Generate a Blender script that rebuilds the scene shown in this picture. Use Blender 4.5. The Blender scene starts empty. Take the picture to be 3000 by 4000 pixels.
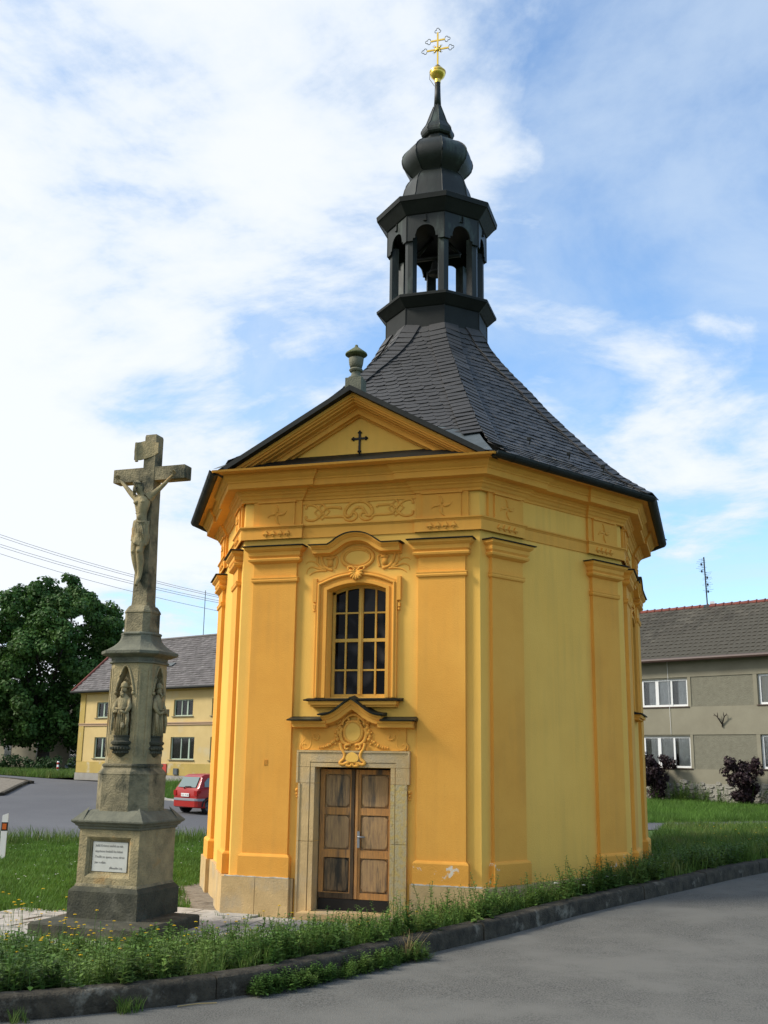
import bpy, bmesh, math, random
import numpy as np
from mathutils import Vector, Matrix
random.seed(7); rng = np.random.default_rng(7)
R = math.radians
SC = bpy.context.scene
COL = SC.collection

# ------------------------------------------------------------------ camera
CAMP = Vector((5.058, -20.009, 2.057)); YAW, PITCH, ROLL = .298, .229, .015
fw = Vector((-math.sin(YAW)*math.cos(PITCH), math.cos(YAW)*math.cos(PITCH), math.sin(PITCH)))
rt = Vector((math.cos(YAW), math.sin(YAW), 0)); up = rt.cross(fw)
RT = rt*math.cos(ROLL)+up*math.sin(ROLL); UP = up*math.cos(ROLL)-rt*math.sin(ROLL)
cd = bpy.data.cameras.new('camera'); cam = bpy.data.objects.new('camera', cd); COL.objects.link(cam)
m = Matrix.Identity(4)
for i in range(3):
    m[i][0] = RT[i]; m[i][1] = UP[i]; m[i][2] = -fw[i]; m[i][3] = CAMP[i]
cam.matrix_world = m
cd.sensor_fit = 'VERTICAL'; cd.sensor_height = 36; cd.sensor_width = 27; cd.lens = 4143.3/4000*36
cd.clip_end = 3000; SC.camera = cam

# ------------------------------------------------------------------ world and sun
SUN_DIR = Vector((-.80, -.36, .72)).normalized()          # towards the sun
SUN_EL = math.asin(SUN_DIR.z); SUN_AZ = math.atan2(SUN_DIR.x, SUN_DIR.y)
W = bpy.data.worlds.new('World'); SC.world = W; W.use_nodes = True
nt = W.node_tree; nt.nodes.clear()
def N(t, **k):
    n = nt.nodes.new(t)
    for a, b in k.items(): setattr(n, a, b)
    return n
def L(a, b): nt.links.new(a, b)
def math_(op, a, b=None, clamp=False):
    n = N('ShaderNodeMath', operation=op, use_clamp=clamp)
    for i, x in enumerate((a, b)):
        if x is None: continue
        if isinstance(x, (int, float)): n.inputs[i].default_value = x
        else: L(x, n.inputs[i])
    return n.outputs[0]
sky = N('ShaderNodeTexSky', sky_type='NISHITA'); sky.sun_disc = False
sky.sun_elevation = SUN_EL; sky.sun_rotation = SUN_AZ; sky.air_density = 1.0; sky.dust_density = .6; sky.ozone_density = 2.2
tc = N('ShaderNodeTexCoord'); sep = N('ShaderNodeSeparateXYZ'); L(tc.outputs['Generated'], sep.inputs[0])
zz = math_('MAXIMUM', math_('ADD', sep.outputs[2], .16), .05)
px = math_('DIVIDE', sep.outputs[0], zz); py = math_('DIVIDE', sep.outputs[1], zz)
comb = N('ShaderNodeCombineXYZ'); L(px, comb.inputs[0]); L(py, comb.inputs[1])
def noise(scale, detail, rough, off, dist=0., src=comb.outputs[0]):
    mp = N('ShaderNodeMapping'); mp.inputs['Location'].default_value = off; L(src, mp.inputs[0])
    n = N('ShaderNodeTexNoise'); n.inputs['Scale'].default_value = scale; n.inputs['Detail'].default_value = detail
    n.inputs['Roughness'].default_value = rough; n.inputs['Distortion'].default_value = dist; L(mp.outputs[0], n.inputs['Vector'])
    return n.outputs[0]
big = noise(1.05, 10, .60, (3.1, 1.7, 0.), .30)
fine = noise(3.2, 8, .62, (1.3, 4.2, 2.), .4)
lat = math_('ADD', math_('MULTIPLY', sep.outputs[0], -.956), math_('MULTIPLY', sep.outputs[1], -.2936))   # more cloud to the west
def blob(d, w, amp):
    vd = N('ShaderNodeVectorMath', operation='DOT_PRODUCT'); L(tc.outputs['Generated'], vd.inputs[0]); vd.inputs[1].default_value = d
    n = N('ShaderNodeMapRange', interpolation_type='SMOOTHSTEP'); n.inputs[1].default_value = math.cos(w); n.inputs[2].default_value = 1.; n.inputs[4].default_value = amp; L(vd.outputs['Value'], n.inputs[0]); return n.outputs[0]
dens = math_('ADD', math_('ADD', math_('MULTIPLY', big, .74), math_('MULTIPLY', fine, .26)), math_('MULTIPLY', lat, .35))
def ramp(x, a, b):
    n = N('ShaderNodeMapRange', interpolation_type='SMOOTHSTEP'); n.inputs[1].default_value = a; n.inputs[2].default_value = b; L(x, n.inputs[0]); return n.outputs[0]
dens = math_('ADD', dens, blob((-0.146, 0.858, 0.492), 0.075, 0.075))
dens = math_('ADD', dens, blob((-0.1, 0.94, 0.325), 0.16, 0.11))
dens = math_('ADD', dens, blob((0.023, 0.948, 0.319), 0.12, 0.10))
dens = math_('ADD', dens, blob((-0.297, 0.768, 0.568), 0.24, 0.045))
dens = math_('ADD', dens, blob((-0.06, 0.79, 0.61), 0.22, 0.035))
dens = math_('ADD', dens, blob((-0.361, 0.832, 0.421), 0.17, 0.1))
dens = math_('ADD', dens, blob((-0.542, 0.794, 0.276), 0.2, 0.1))
dens = math_('ADD', dens, blob((0.036, 0.914, 0.405), 0.04, 0.055))
dens = math_('ADD', dens, blob((-0.21, 0.8, 0.56), 0.12, 0.02))
mask = ramp(dens, .44, .58)
thin = ramp(noise(1.3, 8, .62, (7., 2., 1.), .8), .30, .68)
veil = math_('MULTIPLY', thin, .62)
mask = math_('MAXIMUM', mask, veil)
low = ramp(sep.outputs[2], .30, .0)
mask = math_('MAXIMUM', mask, math_('MULTIPLY', low, .42))
mask = math_('MULTIPLY', mask, .94)
ccol = N('ShaderNodeMixRGB'); ccol.inputs[1].default_value = (6.8, 8.1, 9.6, 1); ccol.inputs[2].default_value = (9.6, 9.9, 10.3, 1)
L(ramp(dens, .46, .64), ccol.inputs[0])
skc = N('ShaderNodeMixRGB', blend_type='MULTIPLY'); skc.inputs[0].default_value = 1; skc.inputs[2].default_value = (2.0, 2.4, 2.6, 1); L(sky.outputs[0], skc.inputs[1])
mx = N('ShaderNodeMixRGB'); L(mask, mx.inputs[0]); L(skc.outputs[0], mx.inputs[1]); L(ccol.outputs[0], mx.inputs[2])
bg = N('ShaderNodeBackground'); bg.inputs[1].default_value = .10; L(mx.outputs[0], bg.inputs[0])
out = N('ShaderNodeOutputWorld'); L(bg.outputs[0], out.inputs[0])
sd = bpy.data.lights.new('sun', 'SUN'); sd.energy = 3.9; sd.angle = R(14); sd.color = (1., .95, .86)
so = bpy.data.objects.new('sun', sd); COL.objects.link(so); so.rotation_euler = SUN_DIR.to_track_quat('Z', 'Y').to_euler(); so.location = (-30, -20, 40)
vs = SC.view_settings; vs.view_transform = 'Standard'; vs.look = 'None'; vs.exposure = .04; vs.gamma = 1; vs.use_curve_mapping = False

# ------------------------------------------------------------------ materials
def mat(name, col, rough=.8, col2=None, scale=2., detail=5, spread=(.35, .65), bump=0., bscale=30., metal=0., spec=.3, col3=None, scale3=.6, spread3=(.5, .7), stretch=(1, 1, 1), island=0., translucent=0., coat=0., streak=None):
    M = bpy.data.materials.new(name); M.use_nodes = True; t = M.node_tree; b = t.nodes['Principled BSDF']
    def n_(ty): return t.nodes.new(ty)
    c4 = lambda c: (c[0], c[1], c[2], 1)
    b.inputs['Base Color'].default_value = c4(col); b.inputs['Roughness'].default_value = rough
    b.inputs['Metallic'].default_value = metal; b.inputs['Specular IOR Level'].default_value = spec
    if coat: b.inputs['Coat Weight'].default_value = coat; b.inputs['Coat Roughness'].default_value = .08
    tcn = n_('ShaderNodeTexCoord'); mp = n_('ShaderNodeMapping'); mp.inputs['Scale'].default_value = stretch; t.links.new(tcn.outputs['Object'], mp.inputs[0])
    last = None
    def layer(prev, c, sc, sp, det):
        no = n_('ShaderNodeTexNoise'); no.inputs['Scale'].default_value = sc; no.inputs['Detail'].default_value = det; no.inputs['Roughness'].default_value = .62
        t.links.new(mp.outputs[0], no.inputs['Vector'])
        mr = n_('ShaderNodeMapRange'); mr.inputs[1].default_value = sp[0]; mr.inputs[2].default_value = sp[1]; t.links.new(no.outputs[0], mr.inputs[0])
        mi = n_('ShaderNodeMixRGB'); t.links.new(mr.outputs[0], mi.inputs[0]); mi.inputs[2].default_value = c4(c)
        if prev is None: mi.inputs[1].default_value = c4(col)
        else: t.links.new(prev, mi.inputs[1])
        return mi.outputs[0]
    if col2: last = layer(last, col2, scale, spread, detail)
    if col3: last = layer(last, col3, scale3, spread3, 6)
    if streak:
        m2 = n_('ShaderNodeMapping'); m2.inputs['Scale'].default_value = (7, 7, .45); t.links.new(tcn.outputs['Object'], m2.inputs[0]); no = n_('ShaderNodeTexNoise'); no.inputs['Scale'].default_value = 1.1; no.inputs['Detail'].default_value = 6; t.links.new(m2.outputs[0], no.inputs['Vector'])
        nb = n_('ShaderNodeTexNoise'); nb.inputs['Scale'].default_value = .8; nb.inputs['Detail'].default_value = 5; t.links.new(tcn.outputs['Object'], nb.inputs['Vector'])
        ml = n_('ShaderNodeMath'); ml.operation = 'MULTIPLY'; t.links.new(no.outputs[0], ml.inputs[0]); t.links.new(nb.outputs[0], ml.inputs[1])
        mr = n_('ShaderNodeMapRange'); mr.inputs[1].default_value = .24; mr.inputs[2].default_value = .40; mr.inputs[4].default_value = streak[1]*2; t.links.new(ml.outputs[0], mr.inputs[0])
        mi = n_('ShaderNodeMixRGB'); t.links.new(mr.outputs[0], mi.inputs[0]); mi.inputs[2].default_value = c4(streak[0]); t.links.new(last, mi.inputs[1]); last = mi.outputs[0]
    if island:
        g = n_('ShaderNodeNewGeometry'); hs = n_('ShaderNodeHueSaturation'); mr = n_('ShaderNodeMapRange')
        mr.inputs[3].default_value = 1-island; mr.inputs[4].default_value = 1+island; t.links.new(g.outputs['Random Per Island'], mr.inputs[0]); t.links.new(mr.outputs[0], hs.inputs['Value'])
        if last is None: hs.inputs['Color'].default_value = c4(col)
        else: t.links.new(last, hs.inputs['Color'])
        last = hs.outputs[0]
    if last is not None: t.links.new(last, b.inputs['Base Color'])
    if bump:
        no = n_('ShaderNodeTexNoise'); no.inputs['Scale'].default_value = bscale; no.inputs['Detail'].default_value = 6; t.links.new(mp.outputs[0], no.inputs['Vector'])
        bu = n_('ShaderNodeBump'); bu.inputs['Strength'].default_value = bump; bu.inputs['Distance'].default_value = .02; t.links.new(no.outputs[0], bu.inputs['Height']); t.links.new(bu.outputs[0], b.inputs['Normal'])
    if translucent:
        tr = n_('ShaderNodeBsdfTranslucent'); ms = n_('ShaderNodeMixShader'); ms.inputs[0].default_value = translucent
        if last is not None: t.links.new(last, tr.inputs[0])
        else: tr.inputs[0].default_value = c4(col)
        t.links.new(b.outputs[0], ms.inputs[1]); t.links.new(tr.outputs[0], ms.inputs[2]); t.links.new(ms.outputs[0], t.nodes['Material Output'].inputs[0])
    return M
MT = {}
MT['yellow'] = mat('yellow_plaster', (.90, .520, .108), .9, (.83, .468, .094), 1.3, 6, (.35, .75), .25, 60, col3=(.86, .485, .092), scale3=.5, spread3=(.45, .75), streak=((.68, .40, .09), .18))
MT['orange'] = mat('orange_plaster', (.82, .385, .062), .9, (.74, .335, .052), 1.6, 6, (.35, .75), .25, 60, col3=(.84, .42, .075), scale3=.5, spread3=(.45, .75), streak=((.64, .31, .06), .20))
MT['orange_worn'] = mat('worn_orange_plaster', (.82, .385, .062), .9, (.74, .335, .052), 2., 6, (.35, .7), .3, 50, col3=(.75, .66, .52), scale3=3.4, spread3=(.585, .615))
MT['stone'] = mat('pale_sandstone', (.62, .43, .20), .9, (.48, .33, .15), 4, 7, (.35, .7), .4, 50, col3=(.36, .33, .26), scale3=1.4, spread3=(.5, .8))
MT['stone_y'] = mat('yellowed_sandstone', (.50, .40, .22), .9, (.56, .40, .14), 14, 7, (.45, .6), .5, 40, col3=(.38, .27, .12), scale3=22, spread3=(.55, .68))
MT['oldstone'] = mat('old_sandstone', (.32, .265, .155), .95, (.18, .155, .095), 4.5, 8, (.35, .65), .9, 40, col3=(.055, .056, .038), scale3=2.6, spread3=(.47, .64))
MT['warmstone'] = mat('ochre_sandstone', (.39, .31, .165), .95, (.22, .185, .105), 5, 8, (.38, .66), .8, 45, col3=(.36, .215, .08), scale3=3., spread3=(.57, .72))
MT['darkstone'] = mat('mossy_dark_stone', (.082, .078, .052), .95, (.040, .041, .030), 4, 8, (.35, .7), .6, 35, col3=(.16, .15, .11), scale3=2.5, spread3=(.55, .8))
MT['capstone'] = mat('grey_cap_stone', (.18, .175, .125), .95, (.11, .11, .082), 5, 8, (.35, .7), .6, 40, col3=(.09, .09, .07), scale3=3, spread3=(.6, .8))
MT['plaque'] = mat('white_marble', (.56, .55, .49), .55, (.44, .43, .36), 4, 5, (.4, .8))
MT['ink'] = mat('faded_grey_lettering', (.27, .25, .22), .8)
MT['slate'] = mat('grey_slate', (.034, .033, .032), .62, (.058, .053, .050), 1.1, 7, (.35, .7), .3, 30, spec=.5, col3=(.050, .044, .032), scale3=1.6, spread3=(.55, .8), island=.42)
MT['sheet'] = mat('dark_painted_sheet', (.008, .0095, .008), .62, (.014, .016, .013), 2.5, 6, (.4, .7), .15, 12, spec=.25)
MT['patina'] = mat('patinated_dark_copper', (.010, .013, .0105), .5, (.020, .028, .022), 2.2, 7, (.45, .72), .2, 10, spec=.35, col3=(.075, .10, .080), scale3=2.2, spread3=(.56, .76), stretch=(1, 1, .35))
MT['zinc'] = mat('grey_zinc_sheet', (.085, .10, .105), .55, (.05, .062, .062), 3, 6, (.4, .7), .1, 14, spec=.5)
MT['gold'] = mat('gilding', (.90, .62, .12), .28, (.75, .46, .08), 6, 4, (.4, .7), metal=.85)
MT['wood'] = mat('weathered_door_wood', (.54, .26, .075), .75, (.34, .175, .065), 9, 8, (.35, .65), .4, 60, stretch=(4, 4, .5), col3=(.09, .075, .055), scale3=2.2, spread3=(.53, .72))
MT['wood_dark'] = mat('grey_weathered_panel_wood', (.43, .27, .12), .8, (.27, .17, .09), 8, 8, (.35, .65), .4, 60, stretch=(4, 4, .5), col3=(.075, .068, .055), scale3=2.0, spread3=(.52, .70))
MT['sashpaint'] = mat('ochre_window_paint', (.62, .38, .07), .6, (.52, .32, .07), 6, 4)
MT['glass'] = mat('dark_window_glass', (.002, .002, .003), .05, (.030, .030, .033), 1.3, 2, (.5, .56), spec=.10)
MT['glass2'] = mat('window_glass', (.035, .040, .045), .08, (.12, .125, .12), 1.7, 3, (.45, .65), spec=.7)
MT['wood_black'] = mat('dark_door_wood', (.055, .038, .022), .8, (.11, .07, .035), 7, 7, (.4, .68), .4, 60, stretch=(4, 4, .5))
MT['wood_grime'] = mat('grimy_panel_wood', (.26, .165, .080), .85, (.10, .075, .045), 6, 8, (.35, .62), .4, 60, stretch=(4, 4, .6), col3=(.045, .04, .03), scale3=2.2, spread3=(.45, .62))
MT['mortar'] = mat('pale_mortar', (.62, .58, .48), .95, (.45, .40, .30), 9, 5, (.45, .6))
MT['steel'] = mat('steel', (.30, .31, .32), .5, metal=.8)
MT['black'] = mat('black_iron', (.012, .011, .010), .5)
MT['asphalt'] = mat('asphalt', (.150, .144, .126), .95, (.060, .058, .051), 60, 6, (.45, .62), .6, 120, col3=(.160, .153, .133), scale3=.8, spread3=(.42, .62))
MT['asphalt_far'] = mat('square_asphalt', (.115, .115, .120), .92, (.085, .085, .092), 40, 4, (.4, .65), .4, 60, col3=(.13, .13, .135), scale3=.15, spread3=(.45, .7))
MT['kerb'] = mat('weathered_concrete', (.066, .055, .038), .95, (.024, .021, .015), 7, 8, (.38, .66), .9, 45, col3=(.20, .18, .14), scale3=4.4, spread3=(.58, .74))
MT['paving'] = mat('concrete_slabs', (.46, .43, .38), .92, (.33, .31, .27), 6, 6, (.4, .7), .5, 50, col3=(.20, .18, .14), scale3=2.2, spread3=(.55, .78))
MT['gravel'] = mat('dirt_apron', (.24, .21, .165), .95, (.15, .125, .095), 8, 8, (.4, .65), .8, 30, col3=(.10, .085, .065), scale3=2, spread3=(.55, .75))
MT['soil'] = mat('grassy_soil', (.042, .060, .018), 1, (.075, .060, .035), 1.7, 8, (.5, .72), .6, 20)
MT['lawn'] = mat('grass_ground', (.060, .115, .020), 1, (.042, .082, .016), 1.2, 9, (.4, .65), .6, 12, col3=(.10, .13, .035), scale3=.3, spread3=(.5, .75))
MT['grass'] = mat('grass_blades', (.115, .20, .032), .7, (.060, .115, .020), .9, 5, (.4, .65), island=.35, translucent=.35, col3=(.19, .20, .06), scale3=1.3, spread3=(.5, .7))
MT['lawnblade'] = mat('lawn_blades', (.115, .225, .032), .7, (.080, .155, .024), .8, 5, (.4, .65), island=.3, translucent=.35, col3=(.12, .24, .04), scale3=.35, spread3=(.5, .75))
MT['weed'] = mat('weed_leaves', (.070, .145, .026), .6, (.15, .23, .05), 1.9, 4, (.42, .62), island=.5, translucent=.3)
MT['straw'] = mat('dry_stalks', (.34, .25, .11), .9)
MT['petal_y'] = mat('yellow_petals', (.80, .55, .02), .7, translucent=.2)
MT['petal_w'] = mat('white_petals', (.80, .80, .72), .7, translucent=.2)
MT['leaf'] = mat('linden_leaves', (.060, .135, .024), .6, (.040, .092, .018), .35, 4, (.4, .65), island=.35, translucent=.25, col3=(.085, .15, .03), scale3=.2, spread3=(.5, .7))
MT['leaf_d'] = mat('dark_purple_leaves', (.022, .010, .014), .6, (.035, .018, .018), .8, 4, (.4, .65), island=.5, translucent=.15)
MT['leaf_h'] = mat('hedge_leaves', (.035, .075, .018), .65, (.022, .05, .014), .5, 4, (.4, .65), island=.4, translucent=.2)
MT['bark'] = mat('bark', (.06, .048, .036), .95, (.035, .03, .024), 5, 8, (.4, .65), .8, 20)
# ------------------------------------------------------------------ object helpers
ORG = {}
def setp(o, label=None, cat=None, group=None, kind=None):
    if label: o['label'] = label
    if cat: o['category'] = cat
    if group: o['group'] = group
    if kind: o['kind'] = kind
    return o
def thing(name, label, cat, loc=(0, 0, 0), group=None, rz=0.):
    o = bpy.data.objects.new(name, None); COL.objects.link(o); o.location = loc; o.rotation_euler = (0, 0, rz); o.empty_display_size = .2
    ORG[o.name] = Matrix.Translation(Vector(loc)) @ Matrix.Rotation(rz, 4, 'Z')
    return setp(o, label, cat, group)
def link(me, name, parent=None, M=None, smooth=False, **kw):
    o = bpy.data.objects.new(name, me); COL.objects.link(o)
    if M is not None and not me.materials: me.materials.append(MT[M] if isinstance(M, str) else M)
    if smooth:
        for p_ in me.polygons: p_.use_smooth = True
    if parent is not None:
        o.parent = parent; ORG[o.name] = ORG.get(parent.name, Matrix.Identity(4))
    return setp(o, **kw)
class MB:
    def __init__(s): s.v = []; s.f = []
    def add(s, vs, fs):
        k = len(s.v); s.v += [tuple(x) for x in vs]; s.f += [tuple(i+k for i in f) for f in fs]; return s
    def hexa(s, p):   # 4 bottom, 4 top
        return s.add(p, [(3, 2, 1, 0), (4, 5, 6, 7), (0, 1, 5, 4), (1, 2, 6, 5), (2, 3, 7, 6), (3, 0, 4, 7)])
    def box(s, x0, x1, y0, y1, z0, z1):
        return s.hexa([(x0, y0, z0), (x1, y0, z0), (x1, y1, z0), (x0, y1, z0), (x0, y0, z1), (x1, y0, z1), (x1, y1, z1), (x0, y1, z1)])
    def prism(s, lo, hi):   # two matching rings of points
        n = len(lo)
        return s.add(list(lo)+list(hi), [tuple(range(n))[::-1], tuple(range(n, 2*n))]+[(i, (i+1) % n, n+(i+1) % n, n+i) for i in range(n)])
    def rings(s, rs, closed=True, cap=False):
        n = len(rs[0]); k = []
        vs = [p_ for r_ in rs for p_ in r_]; fs = []
        for a in range(len(rs)-1):
            for i in range(n if closed else n-1):
                j = (i+1) % n; fs.append((a*n+i, a*n+j, (a+1)*n+j, (a+1)*n+i))
        if cap: fs += [tuple(range(n))[::-1], tuple((len(rs)-1)*n+i for i in range(n))]
        return s.add(vs, fs)
    def lathe(s, prof, c=(0, 0), n=16, z=0, ph=0., sx=1., sy=1., cap=True):
        return s.rings([[(c[0]+sx*r_*math.cos(ph+2*math.pi*i/n), c[1]+sy*r_*math.sin(ph+2*math.pi*i/n), z+h) for i in range(n)] for r_, h in prof], True, cap)
    def tube(s, pts, r, n=6, cap=True, taper=None):
        pts = [Vector(p_) for p_ in pts]; rs = []
        for i, p_ in enumerate(pts):
            d = (pts[min(i+1, len(pts)-1)]-pts[max(i-1, 0)])
            if d.length < 1e-9: d = Vector((0, 0, 1))
            d.normalize(); a = d.cross(Vector((0, 0, 1)) if abs(d.z) < .95 else Vector((1, 0, 0))).normalized(); b = d.cross(a)
            q = r if taper is None else r*taper[i]
            rs.append([p_+a*q*math.cos(2*math.pi*k/n)+b*q*math.sin(2*math.pi*k/n) for k in range(n)])
        return s.rings(rs, True, cap)
    def ball(s, c, r, n=8, k=5, sz=1., sxy=(1, 1)):
        prof = [(r*math.sin(math.pi*(i+.5)/(k+1)) if 0 else r*math.sin(math.pi*i/k) or 1e-4, -r*sz*math.cos(math.pi*i/k)) for i in range(k+1)]
        return s.rings([[(c[0]+q*sxy[0]*math.cos(2*math.pi*i/n), c[1]+q*sxy[1]*math.sin(2*math.pi*i/n), c[2]+h) for i in range(n)] for q, h in prof], True, True)
    def build(s, name, M, parent=None, smooth=False, **kw):
        me = bpy.data.meshes.new(name)
        if parent is not None and parent.name in ORG:
            mi = ORG[parent.name].inverted(); vs = [mi @ Vector(p_) for p_ in s.v]
        else: vs = s.v
        me.from_pydata(vs, [], s.f); me.update()
        bm = bmesh.new(); bm.from_mesh(me); bmesh.ops.recalc_face_normals(bm, faces=bm.faces); bm.to_mesh(me); bm.free()
        return link(me, name, parent, M, smooth, **kw)
def wth(parent, loc, rz=0):   # matrix helper for things built in local coordinates
    return Matrix.Translation(loc) @ Matrix.Rotation(rz, 4, 'Z')
def autosmooth(o, ang=35):
    me = o.data
    for p_ in me.polygons: p_.use_smooth = True
    bm = bmesh.new(); bm.from_mesh(me); bmesh.ops.remove_doubles(bm, verts=bm.verts, dist=1e-5)
    for e in bm.edges:
        if len(e.link_faces) == 2 and e.calc_face_angle(0) > R(ang): e.smooth = False
    bm.to_mesh(me); bm.free(); return o
def npmesh(name, V, F, M, parent=None, smooth=False, **kw):
    me = bpy.data.meshes.new(name); V = np.asarray(V, np.float32); F = np.asarray(F, np.int32)
    k = F.shape[1]
    me.vertices.add(len(V)); me.vertices.foreach_set('co', V.ravel()); me.loops.add(F.size); me.loops.foreach_set('vertex_index', F.ravel())
    me.polygons.add(len(F)); me.polygons.foreach_set('loop_start', np.arange(0, F.size, k, dtype=np.int32)); me.polygons.foreach_set('loop_total', np.full(len(F), k, np.int32))
    me.update(calc_edges=True)
    return link(me, name, parent, M, smooth, **kw)
def scatter(protos, pos, rot, scl, pick, tilt=None):
    """numpy copies of (V,F) prototypes at pos; returns merged V,F"""
    VV = []; FF = []; k = 0
    for i in range(len(pos)):
        V, F = protos[pick[i]]
        c, s_ = math.cos(rot[i]), math.sin(rot[i]); V = V*scl[i]
        x = V[:, 0]*c-V[:, 1]*s_; y = V[:, 0]*s_+V[:, 1]*c; z = V[:, 2]
        if tilt is not None: x = x+z*tilt[i][0]; y = y+z*tilt[i][1]
        VV.append(np.stack([x+pos[i][0], y+pos[i][1], z+pos[i][2]], 1)); FF.append(F+k); k += len(V)
    return np.concatenate(VV), np.concatenate(FF)
def sm(x, a, b):
    t = np.clip((np.asarray(x, float)-a)/(b-a), 0, 1); return t*t*(3-2*t)
# ================================================================== terrain
KP = [(-60, -26, -.05), (-30, -20.5, -.05), (-14, -17, -.05), (-7.5, -15.2, -.05), (-4, -14, -.05), (-2, -13.1, -.05), (-.552, -12.053, -.05), (.118, -11.41, -.05), (.931, -10.337, -.05), (1.836, -8.315, -.01),
      (2.609, -6.515, .03), (3.204, -5.085, .08), (4.716, -1.848, .18), (5.846, .513, .24), (8.9, 6.9, .30), (14, 17.5, .35), (30, 50.5, .45), (75, 142, .6)]
def catmull(P, n):
    P = [np.array(p_, float) for p_ in P]; o = []
    for i in range(len(P)-1):
        p0, p1, p2, p3 = P[max(i-1, 0)], P[i], P[i+1], P[min(i+2, len(P)-1)]
        k = max(1, int(n(np.linalg.norm(p2-p1))))
        for j in range(k):
            t = j/k; o.append(.5*((2*p1)+(p2-p0)*t+(2*p0-5*p1+4*p2-p3)*t*t+(3*p1-p0-3*p2+p3)*t**3))
    o.append(P[-1]); return np.array(o)
KL = catmull(KP, lambda d: min(8, max(2, d/.45)))
KS = np.concatenate([[0], np.cumsum(np.linalg.norm(np.diff(KL[:, :2], axis=0), axis=1))])
def kerb_st(x, y):
    x = np.atleast_1d(np.asarray(x, float)).ravel(); y = np.atleast_1d(np.asarray(y, float)).ravel()
    best = np.full(x.shape, 1e18); s_ = np.zeros_like(x); t_ = np.zeros_like(x); z_ = np.zeros_like(x)
    for i in range(len(KL)-1):
        a, b = KL[i], KL[i+1]; d = b-a; l2 = d[0]**2+d[1]**2
        q = np.clip(((x-a[0])*d[0]+(y-a[1])*d[1])/l2, 0, 1); dx = x-a[0]-q*d[0]; dy = y-a[1]-q*d[1]; dd = dx*dx+dy*dy
        w_ = dd < best; sg = np.sign(d[0]*dy-d[1]*dx)
        s_ = np.where(w_, sg*np.sqrt(dd), s_); t_ = np.where(w_, KS[i]+q*math.sqrt(l2), t_); z_ = np.where(w_, a[2]+q*d[2], z_); best = np.where(w_, dd, best)
    return s_, t_, z_
def base(x, y):
    q = x*.8+(y+5)*.35; D = -(x-5.058)*.2936+(y+20.009)*.956; Lt = (x-5.058)*.956+(y+20.009)*.2936
    wr = sm(Lt, -12, 5); return -.2+.35*sm(q, 1, 5)+(1-wr)*.8*sm(D, 36, 60)+wr*.20*sm(D, 34, 46)
def ground(x, y):
    x = np.asarray(x, float); y = np.asarray(y, float); sh = x.shape; x = x.ravel(); y = y.ravel()
    s_, t_, zr = kerb_st(x, y); b_ = base(x, y)
    k = sm(s_, .15, 1.0); v_ = (zr+.165)*(1-k)+b_*k+.02*np.sin(x*3.1+y*2.3)*np.cos(x*1.7-y*2.9)*sm(s_, .4, 1)
    v_ = np.where(s_ < .08, zr-.07, v_)
    far = sm(-s_, 13, 20); v_ = np.where(s_ < 0, v_*(1-far)+(zr+.02)*far, v_)
    return v_.reshape(sh) if sh else v_
def G1(x, y): return float(ground(np.array([x]), np.array([y]))[0])
def axis(lo, hi, st, far):
    a = list(np.arange(lo, hi+1e-6, st)); d = st; x = hi
    while x < far: d *= 1.22; x += d; a.append(x)
    d = st; x = lo; pre = []
    while x > -far: d *= 1.22; x -= d; pre.append(x)
    return np.array(pre[::-1]+a)
gx = axis(-9, 12, .11, 900); gy = axis(-17, 9, .11, 1200)
XX, YY = np.meshgrid(gx, gy); ZZ = ground(XX, YY); nx, ny = len(gx), len(gy)
idx = np.arange(nx*ny).reshape(ny, nx)
F = np.stack([idx[:-1, :-1], idx[:-1, 1:], idx[1:, 1:], idx[1:, :-1]], -1).reshape(-1, 4)
npmesh('ground', np.stack([XX, YY, ZZ], -1).reshape(-1, 3), F, 'lawn', smooth=True, kind='structure')
# main road along the kerb
KN = np.zeros((len(KL), 2)); tg = np.gradient(KL[:, :2], axis=0); tg /= np.linalg.norm(tg, axis=1)[:, None]; KN[:, 0] = -tg[:, 1]; KN[:, 1] = tg[:, 0]
offs = [.06, -.3, -1, -3, -7, -13]
V = []; 
for i in range(len(KL)):
    for o_ in offs: V.append((KL[i, 0]+KN[i, 0]*o_, KL[i, 1]+KN[i, 1]*o_, KL[i, 2]+.012*min(1, max(0, -o_/3))))
n_ = len(offs); F = [(i*n_+j, (i+1)*n_+j, (i+1)*n_+j+1, i*n_+j+1) for i in range(len(KL)-1) for j in range(n_-1)]
npmesh('road', V, F, 'asphalt', kind='structure')
# dirt and grit gathered along the foot of the kerb
V = []; F = []
for k_ in range(700):
    t = rng.uniform(0, 1); i = int(np.interp(rng.uniform(-7, 22), KS-KS[6], np.arange(len(KL)))); i = min(max(i, 0), len(KL)-2)
    d_ = -abs(rng.normal(0, .22))-.01; f_ = rng.uniform(0, 1); p_ = KL[i]*(1-f_)+KL[i+1]*f_; x = p_[0]+KN[i, 0]*d_; y = p_[1]+KN[i, 1]*d_; z = p_[2]+.012*min(1, -d_/3)
    r_ = rng.uniform(.006, .020); h = r_*rng.uniform(.5, 1.2); a = rng.uniform(0, 6)
    q = len(V); V += [(x+r_*math.cos(a+j*1.571), y+r_*math.sin(a+j*1.571), z) for j in range(4)]+[(x+.5*r_*math.cos(a+j*1.571), y+.5*r_*math.sin(a+j*1.571), z+h) for j in range(4)]
    F += [(q, q+1, q+5, q+4), (q+1, q+2, q+6, q+5), (q+2, q+3, q+7, q+6), (q+3, q, q+4, q+7), (q+4, q+5, q+6, q+7)]
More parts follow.
